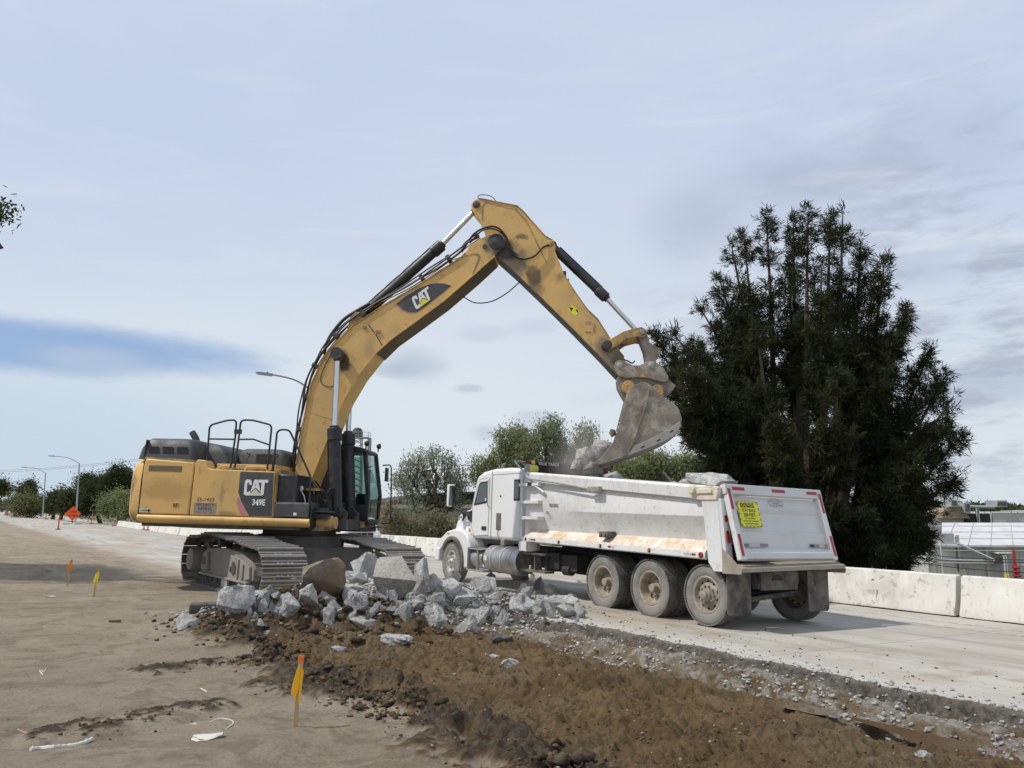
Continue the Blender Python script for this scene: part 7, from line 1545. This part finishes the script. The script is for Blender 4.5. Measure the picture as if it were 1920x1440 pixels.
# ------------------------------------------------------------------ trees and scrub
def leafmat(name, a, b, c=None, scale=.8, trans=.25):
    trans = min(.5, trans + .12)
    m = bpy.data.materials.new(name); m.use_nodes = True; nt = m.node_tree; N = nt.nodes; L = nt.links
    for n in list(N): N.remove(n)
    o = N.new('ShaderNodeOutputMaterial'); d = N.new('ShaderNodeBsdfDiffuse'); t = N.new('ShaderNodeBsdfTranslucent'); mx = N.new('ShaderNodeMixShader'); mx.inputs[0].default_value = trans
    at = N.new('ShaderNodeAttribute'); at.attribute_name = 'v'; tc = N.new('ShaderNodeTexCoord'); nz = N.new('ShaderNodeTexNoise'); nz.inputs['Scale'].default_value = scale; nz.inputs['Detail'].default_value = 3; L.new(tc.outputs['Object'], nz.inputs['Vector'])
    mr = N.new('ShaderNodeMapRange'); mr.inputs['From Min'].default_value = .35; mr.inputs['From Max'].default_value = .65; L.new(nz.outputs['Fac'], mr.inputs['Value'])
    m1 = N.new('ShaderNodeMix'); m1.data_type = 'RGBA'; L.new(at.outputs['Fac'], m1.inputs['Factor']); m1.inputs[6].default_value = (*a, 1); m1.inputs[7].default_value = (*b, 1)
    m2 = N.new('ShaderNodeMix'); m2.data_type = 'RGBA'; mm = N.new('ShaderNodeMath'); mm.operation = 'MULTIPLY'; mm.inputs[1].default_value = .6; L.new(mr.outputs[0], mm.inputs[0]); L.new(mm.outputs[0], m2.inputs['Factor']); L.new(m1.outputs[2], m2.inputs[6]); m2.inputs[7].default_value = (*(c or b), 1)
    L.new(m2.outputs[2], d.inputs['Color']); L.new(m2.outputs[2], t.inputs['Color']); L.new(d.outputs[0], mx.inputs[1]); L.new(t.outputs[0], mx.inputs[2]); L.new(mx.outputs[0], o.inputs[0]); return m
LM = dict(pepper2=leafmat('green_grey_leaves', (.16, .19, .105), (.32, .35, .215), (.22, .245, .125), .7, .3), dark=leafmat('dark_needles', (.021, .029, .017), (.046, .058, .031), (.078, .080, .036), .5, .12), pepper=leafmat('grey_green_leaves', (.20, .225, .155), (.40, .43, .33), (.26, .28, .19), .7, .3),
          olive=leafmat('olive_leaves', (.17, .20, .095), (.32, .35, .18), (.26, .28, .13), .7, .3), bush=leafmat('bush_leaves', (.16, .17, .09), (.34, .32, .20), (.36, .30, .19), .5, .2),
          deep=leafmat('deep_green_leaves', (.04, .055, .026), (.095, .115, .05), (.075, .085, .04), .3, .2), lime=leafmat('light_scrub_leaves', (.11, .13, .05), (.19, .20, .09), (.22, .20, .12), .2, .2), palm=leafmat('palm_leaves', (.04, .055, .028), (.10, .115, .06), None, .5, .2))
def cards(name, P, D, Ln, Wd, m, parent, rs_, taper=.35, mid=True):
    "leaf blades: P roots, D unit directions, Ln lengths, Wd widths"
    n = len(P); r = rs_.normal(size=(n, 3)); S = np.cross(D, r); S /= np.linalg.norm(S, axis=1)[:, None] + 1e-9
    L_ = Ln[:, None] if np.ndim(Ln) else Ln; W_ = (Wd[:, None] if np.ndim(Wd) else Wd)
    v0 = P - S * W_ * taper; v1 = P + S * W_ * taper; v2 = P + D * L_ * .55 + S * W_ * .5; v3 = P + D * L_; v4 = P + D * L_ * .55 - S * W_ * .5
    V = np.stack([v0, v1, v2, v3, v4], 1).reshape(-1, 3); idx = np.arange(n)[:, None] * 5 + np.arange(5)[None, :]
    me = bpy.data.meshes.new(name); me.vertices.add(len(V)); me.vertices.foreach_set('co', V.astype(np.float32).ravel()); me.loops.add(idx.size); me.loops.foreach_set('vertex_index', idx.astype(np.int32).ravel())
    me.polygons.add(n); me.polygons.foreach_set('loop_start', (np.arange(n) * 5).astype(np.int32)); me.polygons.foreach_set('loop_total', np.full(n, 5, np.int32))
    a = me.attributes.new('v', 'FLOAT', 'POINT'); a.data.foreach_set('value', np.repeat(rs_.rand(n), 5).astype(np.float32))
    me.update(); me.materials.append(m); o = bpy.data.objects.new(name, me); C.objects.link(o)
    if parent is not None: o.parent = parent
    return o
def limb(mb, a, b, r0, r1, rs_, wob=.12, n=5):
    a, b = Vector(a), Vector(b); P = [a.lerp(b, k / n) + (Vector(rs_.normal(size=3)) * wob * (b - a).length * .25 if 0 < k < n else Vector((0, 0, 0))) for k in range(n + 1)]
    mb.tube(P, [r0 + (r1 - r0) * k / n for k in range(n + 1)], 7); return P
def leafy_tree(base, blobs, lab, m, n_leaf, size, seed, name='tree', cat='tree', grp=None, droop=.5, trunk_r=.18, lean=(0, 0), gaps=.45, trunk=True, clump=70):
    "blobs: (x,y,z,rx,ry,rz) in world; leaves hang in clumps round twig ends inside the blobs, with gaps between clumps"
    r = np.random.RandomState(seed); root = empty(name, Matrix.Identity(4), lab, cat, grp)
    B = np.array(blobs, float); vol = (B[:, 3] * B[:, 4] * B[:, 5]); pr = vol ** .75; pr /= pr.sum(); nc = max(6, n_leaf // clump)
    ci = r.choice(len(B), nc, p=pr); d = r.normal(size=(nc, 3)); d /= np.linalg.norm(d, axis=1)[:, None]; rad = r.uniform(.15, 1.0, nc) ** .6
    Cc = B[ci, :3] + d * rad[:, None] * B[ci, 3:] * r.uniform(.85, 1.12, (nc, 1))
    cr = size * r.uniform(1.8, 4.2, nc)
    k = clump; P = np.repeat(Cc, k, 0) + r.normal(size=(nc * k, 3)) * np.repeat(cr, k)[:, None] * np.array([.55, .55, .5]); 
    D = r.normal(size=(nc * k, 3)) * .8; D[:, 2] -= droop * 1.4; D /= np.linalg.norm(D, axis=1)[:, None]
    cards('crown', P, D, size * r.uniform(.6, 1.5, nc * k), size * r.uniform(.25, .5, nc * k), m, root, r)
    if trunk:
        mb = MB(); b = Vector(base); top = Vector(tuple((B[:, :3] * pr[:, None]).sum(0))); fork = b.lerp(top, .45) + Vector((lean[0], lean[1], 0)); limb(mb, b, fork, trunk_r, trunk_r * .7, r, .1)
        for q in B: 
            P1 = limb(mb, fork, Vector(tuple(q[:3])), trunk_r * .5, trunk_r * .18, r, .3)
        for j in r.choice(nc, min(nc, 70), replace=False):
            q = B[ci[j], :3]; limb(mb, Vector(tuple(q * .7 + np.array(fork) * .3)), Vector(tuple(Cc[j])), trunk_r * .16, trunk_r * .05, r, .3, 3)
        mb.build('trunk', M['bark'], root)
    return root
def blob_px(px, py, rx, rz, Y, dy=1.0, ry=None):
    p = px_at(px, py, Y + RS.uniform(-dy, dy)); s = Y / 1443; return (p.x, p.y, p.z, rx * s, (ry or (rx + rz) / 2) * s * .6, rz * s)
# open grey-green tree left of the cab, leaning trunk
Y = 44
leafy_tree(px_at(858, 1030, Y), [blob_px(*a, Y) for a in ((765, 890, 24, 30), (785, 862, 26, 22), (808, 850, 22, 17), (800, 900, 30, 34), (838, 868, 26, 22), (845, 905, 26, 34), (770, 925, 22, 26), (860, 900, 18, 36), (815, 945, 26, 26), (855, 950, 22, 30), (785, 955, 22, 22), (750, 905, 16, 26))],
           'open grey-green drooping tree left of the truck cab', LM['pepper'], 10500, .13, 3, droop=.9, trunk_r=.26, lean=(-.4, 0), clump=26)
leafy_tree(px_at(905, 1030, 46), [blob_px(*a, 46) for a in ((900, 885, 24, 30), (925, 870, 24, 26), (950, 830, 26, 34), (968, 820, 22, 28), (975, 865, 34, 34), (930, 910, 34, 30), (995, 845, 22, 40))],
           'fuller green tree directly behind the truck cab roof', LM['olive'], 17000, .135, 4, droop=.8, trunk_r=.28, clump=32)
leafy_tree(px_at(1040, 1030, 47), [blob_px(*a, 47) for a in ((1018, 815, 20, 32), (1038, 808, 24, 36), (1050, 850, 32, 36), (1030, 880, 34, 30), (1092, 830, 22, 36), (1105, 815, 16, 24), (1100, 870, 34, 34), (1075, 890, 30, 26))],
           'tallest grey-green tree behind the front of the dump body', LM['pepper2'], 15000, .135, 5, droop=.9, trunk_r=.28, clump=30)
leafy_tree(px_at(1190, 1030, 45), [blob_px(*a, 45) for a in ((1150, 870, 30, 28), (1185, 880, 34, 24), (1225, 868, 34, 30), (1262, 885, 32, 24), (1290, 870, 26, 26), (1210, 905, 60, 18))],
           'low olive shrubs showing under the tipping bucket', LM['olive'], 22000, .14, 6, name='shrub', cat='shrub', droop=.7, clump=55, trunk_r=.12)
leafy_tree(px_at(770, 1030, 41), [blob_px(*a, 41) for a in ((742, 985, 26, 26), (775, 990, 28, 22), (812, 985, 26, 26), (845, 990, 26, 22), (730, 960, 14, 20), (880, 985, 30, 26))],
           'brownish vine scrub along the fence left of the truck', LM['bush'], 14000, .13, 8, name='shrub', cat='shrub', droop=.5, trunk=False, clump=50)

# big dark conifer-like tree: many upright leaders with plumes of fine needles
def plume_tree(seed=21, Y=27.5):
    r = np.random.RandomState(seed); root = empty('conifer_tree', Matrix.Identity(4), 'huge dark needle-leaved tree towering behind the dump truck', 'tree')
    base = px_at(1520, 1120, Y); base.z = -5.2; s = Y / 1443; mb = MB()
    leaders = [(1245, 665, 1420, 800, 1.5), (1238, 705, 1420, 850, -1), (1268, 765, 1430, 880, -2), (1285, 690, 1430, 820, -2.5), (1300, 640, 1430, 800, 2), (1770, 700, 1640, 900, 1.5), (1775, 770, 1640, 930, -2), (1690, 600, 1600, 800, 1.5), (1437, 385, 1455, 760, 0), (1487, 395, 1492, 760, 1), (1515, 375, 1510, 740, -1), (1556, 385, 1548, 740, .5), (1580, 382, 1570, 760, -1), (1614, 430, 1595, 760, 1), (1658, 470, 1620, 780, 0), (1395, 425, 1430, 780, 1), (1372, 440, 1420, 700, -1), (1350, 505, 1430, 760, 0),
               (1262, 603, 1440, 800, 0), (1226, 622, 1420, 820, -1.5), (1685, 632, 1600, 860, 0), (1743, 652, 1620, 900, 1), (1788, 735, 1640, 920, -1), (1798, 812, 1640, 960, 0), (1803, 880, 1640, 960, 1.5), (1700, 560, 1600, 800, -1), (1640, 530, 1590, 820, 0), (1315, 560, 1440, 760, 1.5),
               (1255, 720, 1420, 860, 1), (1290, 800, 1430, 920, 0), (1300, 870, 1440, 960, -1), (1480, 500, 1490, 800, 2.5), (1540, 480, 1535, 800, -2.5), (1600, 560, 1580, 860, 2.5), (1420, 600, 1450, 860, -2.5), (1500, 650, 1500, 900, 3.5), (1570, 700, 1560, 920, -3.5), (1650, 720, 1610, 920, 2.5), (1380, 700, 1440, 900, 2.5),
               (1700, 760, 1620, 960, 0), (1660, 820, 1600, 980, 3), (1460, 760, 1480, 960, -3.5), (1540, 800, 1530, 980, 3.5), (1720, 850, 1630, 980, -2), (1400, 820, 1450, 960, 3), (1350, 760, 1430, 900, -2), (1745, 940, 1640, 1010, 1), (1740, 1000, 1630, 1040, 0), (1690, 960, 1600, 1040, -2), (1620, 960, 1570, 1050, -3), (1560, 940, 1540, 1050, -3.5), (1500, 940, 1510, 1050, -3.5), (1450, 920, 1480, 1040, -3), (1400, 920, 1460, 1030, -2), (1345, 915, 1440, 1000, 0), (1640, 1020, 1580, 1060, -3), (1700, 1040, 1600, 1070, -1), (1390, 970, 1460, 1050, -1), (1550, 1010, 1530, 1070, -4), (1470, 1000, 1490, 1070, -4)]
    AP_, AD, AL, AW = [], [], [], []
    heart = Vector((px_at(1525, 900, Y).x, Y, 0))
    def tuft(p, d, ln, n, w_=.5):
        q = np.array(p)[None, :] + np.array(d)[None, :] * (r.rand(n, 1) ** .8 * ln) + r.normal(size=(n, 3)) * .06
        dd = np.array(d)[None, :] * .9 + r.normal(size=(n, 3)) * .62 + np.array([0, 0, -.02 - .22 * r.rand()]); dd /= np.linalg.norm(dd, axis=1)[:, None]
        AP_.append(q); AD.append(dd); AL.append(r.uniform(.12, .32, n)); AW.append(r.uniform(.013, .034, n))
    for (tx, ty, bx, by, dy) in leaders:
        tip = px_at(tx, ty + (22 if ty < 620 else 8), Y + dy); root_ = px_at(bx, by, Y + dy * .4); fork = Vector((base.x + (root_.x - base.x) * .4, base.y + dy * .2, base.z + (root_.z - base.z) * .55))
        mid = root_.lerp(tip, .45) + Vector((0, 0, -.25 * abs(tip.x - root_.x) * .5)); P = spline([fork, root_, mid, tip], 9); mb.tube(P, [.13 * (1 - k / len(P)) ** .8 + .012 for k in range(len(P))], 6)
        L_ = (tip - root_).length; sp = spline([root_, mid, tip], 30)
        for i, p in enumerate(sp):
            t = i / len(sp); ax = (sp[min(i + 1, len(sp) - 1)] - sp[max(i - 1, 0)]).normalized(); env = (.12 + (.80 if ty > 560 else .60) * (1 - t) ** .75 * min(1, .35 + t * 2.0)) * min(1.0, L_ / 5 + .3)
            if t > .12 and vn(np.array([p[0] * 1.1 + 40]), np.array([p[2] * 1.25 + p[1] * .35 + 9]), 5)[0] < (.24 if ty < 560 else .23): continue
            for k in range(3 if t < .9 else 2):
                a = r.rand() * 6.28; e1 = ax.cross(Vector((0.3, 1, .2))).normalized(); e2 = ax.cross(e1); out_d = e1 * math.cos(a) + e2 * math.sin(a); bl = env * r.uniform(.5, 1.25)
                if r.rand() < .10: bl *= 1.5
                dirb = (out_d * r.uniform(.7, 1.1) + ax * r.uniform(.2, .6) + Vector((0, 0, r.uniform(-.25, .2)))).normalized(); end = Vector(p) + dirb * bl
                if vn(np.array([end.x * 2.1 + 70]), np.array([end.z * 2.1 + end.y * .8]), 9)[0] < .26: continue
                if bl > .5 and r.rand() < .35: mb.tube([Vector(p), Vector(p) + dirb * bl * .6, end], [.022, .014, .006], 4, caps=False)
                nt_ = max(2, int(bl / .16))
                for j in range(nt_):
                    f = (j + .6) / nt_
                    if r.rand() < .12: continue
                    c = Vector(p) + dirb * bl * f + Vector(r.normal(size=3)) * .07; td = (dirb * .6 + ax * .5 + Vector(r.normal(size=3)) * .5).normalized(); tuft(c, td, .28 * (1.15 - .4 * f), 26)
        tuft(tip, (tip - mid).normalized(), .3, 26)
    P = np.concatenate(AP_); D = np.concatenate(AD); Ln = np.concatenate(AL); W_ = np.concatenate(AW)
    cards('crown', P, D, Ln, W_, LM['dark'], root, r)
    limb(mb, base, (base.x, base.y, px_at(1520, 700, Y).z), .34, .12, r, .03, 8); limb(mb, base, px_at(1470, 800, Y), .22, .1, r, .05, 6); limb(mb, base, px_at(1590, 800, Y), .22, .1, r, .05, 6)
    mb.build('trunk', M['bark'], root); return len(P)
NP_ = plume_tree()
# tree beyond the left edge: its outer branches reach in, its shade falls across the lot
def side_tree():
    r = np.random.RandomState(9); bl = []
    for k in range(26):
        a = r.rand() * 6.28; z = r.uniform(4.6, 11.5); R_ = 3.4 * math.sin(max(.35, min(2.7, (z - 3.4) / 8.6 * 3.14))); bl.append((-19.6 + math.cos(a) * R_, 19.3 + math.sin(a) * R_ * .9, z, 1.2, 1.2, .9))
    bl += [(-13.9, 18.0, 8.85, .9, .6, .40), (-13.1, 18.3, 8.90, .55, .45, .24), (-13.25, 17.9, 9.6, .36, .4, .24), (-13.9, 18.1, 9.55, .7, .5, .34), (-12.85, 18.3, 8.95, .40, .35, .16)]
    leafy_tree((-18.4, 19.3, -.1), bl, 'tree mostly outside the left edge, only dark branch tips showing against the sky', LM['deep'], 60000, .12, 12, droop=.1, trunk_r=.3, clump=60)
side_tree()
# trees and scrub far left
Y = 140
leafy_tree(px_at(190, 985, Y), [blob_px(*a, Y, 3) for a in ((163, 905, 13, 16), (172, 928, 18, 24), (152, 940, 11, 20), (188, 915, 12, 22), (165, 945, 20, 16))], 'dark evergreen tree behind the first lamp post', LM['deep'], 30000, .36, 31, name='tree', droop=.3, trunk_r=.4, clump=40)
leafy_tree(px_at(222, 985, Y - 5), [blob_px(*a, Y - 5, 3) for a in ((220, 888, 14, 10), (207, 910, 14, 22), (232, 905, 12, 26), (222, 938, 18, 24), (245, 920, 12, 24), (255, 945, 14, 18))], 'taller dark evergreen beside the rear of the excavator', LM['deep'], 36000, .36, 32, name='tree', droop=.3, trunk_r=.4, clump=40)
leafy_tree(px_at(215, 985, Y - 14), [blob_px(*a, Y - 14, 2) for a in ((205, 948, 20, 20), (225, 945, 18, 24), (240, 955, 16, 18))], 'olive bush in front of the tall evergreen at left', LM['olive'], 9000, .34, 33, name='shrub', cat='shrub', droop=.2, trunk=False, clump=40)
leafy_tree(px_at(108, 975, 125), [blob_px(*a, 125, 3) for a in ((112, 938, 14, 14), (98, 944, 10, 10), (125, 945, 10, 12), (135, 930, 8, 8))], 'dull dark bush between the two lamp posts', LM['deep'], 6000, .42, 34, name='shrub', cat='shrub', droop=.2, trunk=False, clump=36)
leafy_tree(px_at(40, 975, 130), [blob_px(*a, 130, 3) for a in ((35, 946, 14, 12), (50, 948, 16, 12), (64, 950, 10, 9))], 'light green bush below the far palm', LM['lime'], 7000, .42, 35, name='shrub', cat='shrub', droop=.2, trunk=False, clump=36)
leafy_tree(px_at(54, 955, 150), [blob_px(*a, 150, 2) for a in ((54, 908, 4, 7), (54, 918, 7, 8), (54, 928, 9, 7))], 'small pointed conifer right of the far palm', LM['deep'], 3600, .40, 36, name='conifer_tree', droop=.2, trunk_r=.25, clump=30)
leafy_tree(px_at(3, 960, 150), [blob_px(*a, 150, 2) for a in ((0, 912, 7, 9), (7, 916, 4, 6))], 'tree top cut by the left edge above the green road sign', LM['deep'], 2600, .40, 37, droop=.2, trunk_r=.25, clump=30)
def palm(px, py, rpx, Y, lab, m, seed):
    r = np.random.RandomState(seed); c = px_at(px, py, Y); s = Y / 1443; R_ = rpx * s; root = empty('palm_tree', Matrix.Identity(4), lab, 'palm'); P, D, Ln, W_ = [], [], [], []; mb = MB()
    limb(mb, (c.x, c.y, c.z - 5), tuple(c), .3, .28, r, .01, 4); mb.build('trunk', M['bark'], root)
    for k in range(34):
        a = r.rand() * 6.28; el = r.uniform(-.5, 1.3); d0 = np.array([math.cos(a) * math.cos(el), math.sin(a) * math.cos(el), math.sin(el)]); p = np.array(c)
        for j in range(9):
            d0 = d0 + np.array([0, 0, -.13]); d0 /= np.linalg.norm(d0); p = p + d0 * R_ / 8
            for q in (-1, 1): sd = np.cross(d0, [0, 0, 1.0]) * q + d0 * .7; P.append(p.copy()); D.append(sd / np.linalg.norm(sd)); Ln.append(R_ * .22); W_.append(R_ * .07)
    cards('crown', np.array(P), np.array(D), np.array(Ln), np.array(W_), m, root, r)
palm(35, 918, 17, 140, 'dark feathery palm near the left edge', LM['palm'], 1)
palm(104, 923, 12, 132, 'paler palm crown left of the bush between the lamp posts', LM['palm'], 2)
palm(119, 921, 11, 138, 'palm crown rising above the bush between the lamp posts', LM['palm'], 3)
# scrub belt on the verge and the far tree line: uncountable masses
def mass(name, posf, n, size, m, seed, lab, kind='stuff', up=.9):
    r = np.random.RandomState(seed); P, hgt = posf(r, n); D = r.normal(size=(len(P), 3)) * .7; D[:, 2] = np.abs(D[:, 2]) * .4 + up; D /= np.linalg.norm(D, axis=1)[:, None]
    o = cards(name, P, D, size * r.uniform(.5, 1.4, len(P)), size * r.uniform(.15, .4, len(P)), m, None, r); tag(o, lab, 'vegetation', kind=kind)
def verge(r, n):
    u = r.uniform(48, 150, n); q = 19.8 + r.rand(n) ** 1.3 * 14; x, y = u * UX + q * QX, u * UY + q * QY; h = (fbm(u * .12, q * .3, 3, 5) ** 2) * 1.9 * ss(q, 19.5, 24); z = base_z(x, y) + r.rand(n) * h; return np.stack([x, y, z], -1), None
mass('grass', verge, 26000, .45, LM['lime'], 3, 'pale green and straw grass on the verge beyond the road')
def treeline(r, n):
    a = r.uniform(-.95, .95, n); d = r.uniform(420, 520, n); x = np.sin(a) * d; y = np.cos(a) * d; h = 1.5 + 5 * fbm(a * 14, a * 0 + 3, 5, 71) ** 1.5 - 2.5 * ss(a, .2, .5); z = -3 + r.rand(n) ** .8 * (h + 4); return np.stack([x, y, z], -1), None
mass('distant_tree_line', treeline, 30000, 3.2, LM['deep'], 8, 'low line of distant trees along the horizon', up=.3)
def foot(r, n):
    u = r.uniform(-4, 30, n); q = 18.6 + r.rand(n) * 6; x, y = u * UX + q * QX, u * UY + q * QY; return np.stack([x, y, base_z(x, y) + r.rand(n) * .5], -1), None
mass('scrub', foot, 9000, .3, LM['bush'], 9, 'dry scrub on the bank behind the barriers')
# fine dust hanging where the load falls
def dust(name, c, d, dens, lab, noise_sc=1.6, colr=(.75, .71, .64)):
    bm = bmesh.new(); bmesh.ops.create_icosphere(bm, subdivisions=3, radius=.5); me = bpy.data.meshes.new(name); bm.to_mesh(me); bm.free(); o = bpy.data.objects.new(name, me); C.objects.link(o); o.location = c; o.scale = d
    m = bpy.data.materials.new(name); m.use_nodes = True; nt = m.node_tree; N = nt.nodes; L = nt.links; N.remove(N['Principled BSDF']); v = N.new('ShaderNodeVolumePrincipled'); v.inputs['Color'].default_value = (*colr, 1); v.inputs['Anisotropy'].default_value = .2
    tc = N.new('ShaderNodeTexCoord'); nz = N.new('ShaderNodeTexNoise'); nz.inputs['Scale'].default_value = noise_sc; nz.inputs['Detail'].default_value = 4; L.new(tc.outputs['Object'], nz.inputs['Vector'])
    ln = N.new('ShaderNodeVectorMath'); ln.operation = 'LENGTH'; L.new(tc.outputs['Object'], ln.inputs[0]); fo = N.new('ShaderNodeMapRange'); fo.interpolation_type = 'SMOOTHSTEP'; fo.inputs['From Min'].default_value = .48; fo.inputs['From Max'].default_value = .05; L.new(ln.outputs['Value'], fo.inputs['Value'])
    mr = N.new('ShaderNodeMapRange'); mr.inputs['From Min'].default_value = .35; mr.inputs['From Max'].default_value = .68; L.new(nz.outputs['Fac'], mr.inputs['Value']); mu = N.new('ShaderNodeMath'); mu.operation = 'MULTIPLY'; L.new(fo.outputs[0], mu.inputs[0]); L.new(mr.outputs[0], mu.inputs[1]); m2 = N.new('ShaderNodeMath'); m2.operation = 'MULTIPLY'; m2.inputs[1].default_value = dens; L.new(mu.outputs[0], m2.inputs[0]); L.new(m2.outputs[0], v.inputs['Density'])
    L.new(v.outputs[0], N['Material Output'].inputs['Volume']); me.materials.append(m); tag(o, lab, 'dust', kind='stuff'); return o
dust('dust_cloud', tuple(px_at(700, 1075, 14.6)), (8.5, 4.5, 1.7), .10, 'thin dust hanging over the rubble heap and the tracks', 1.2)
dust('dust_cloud', tuple(px_at(1092, 856, 17.3)), (1.9, 1.5, 2.1), 1.5, 'pale dust cloud round the rubble falling from the bucket')
sc.cycles.volume_step_rate = 1.0; sc.cycles.volume_max_steps = 64
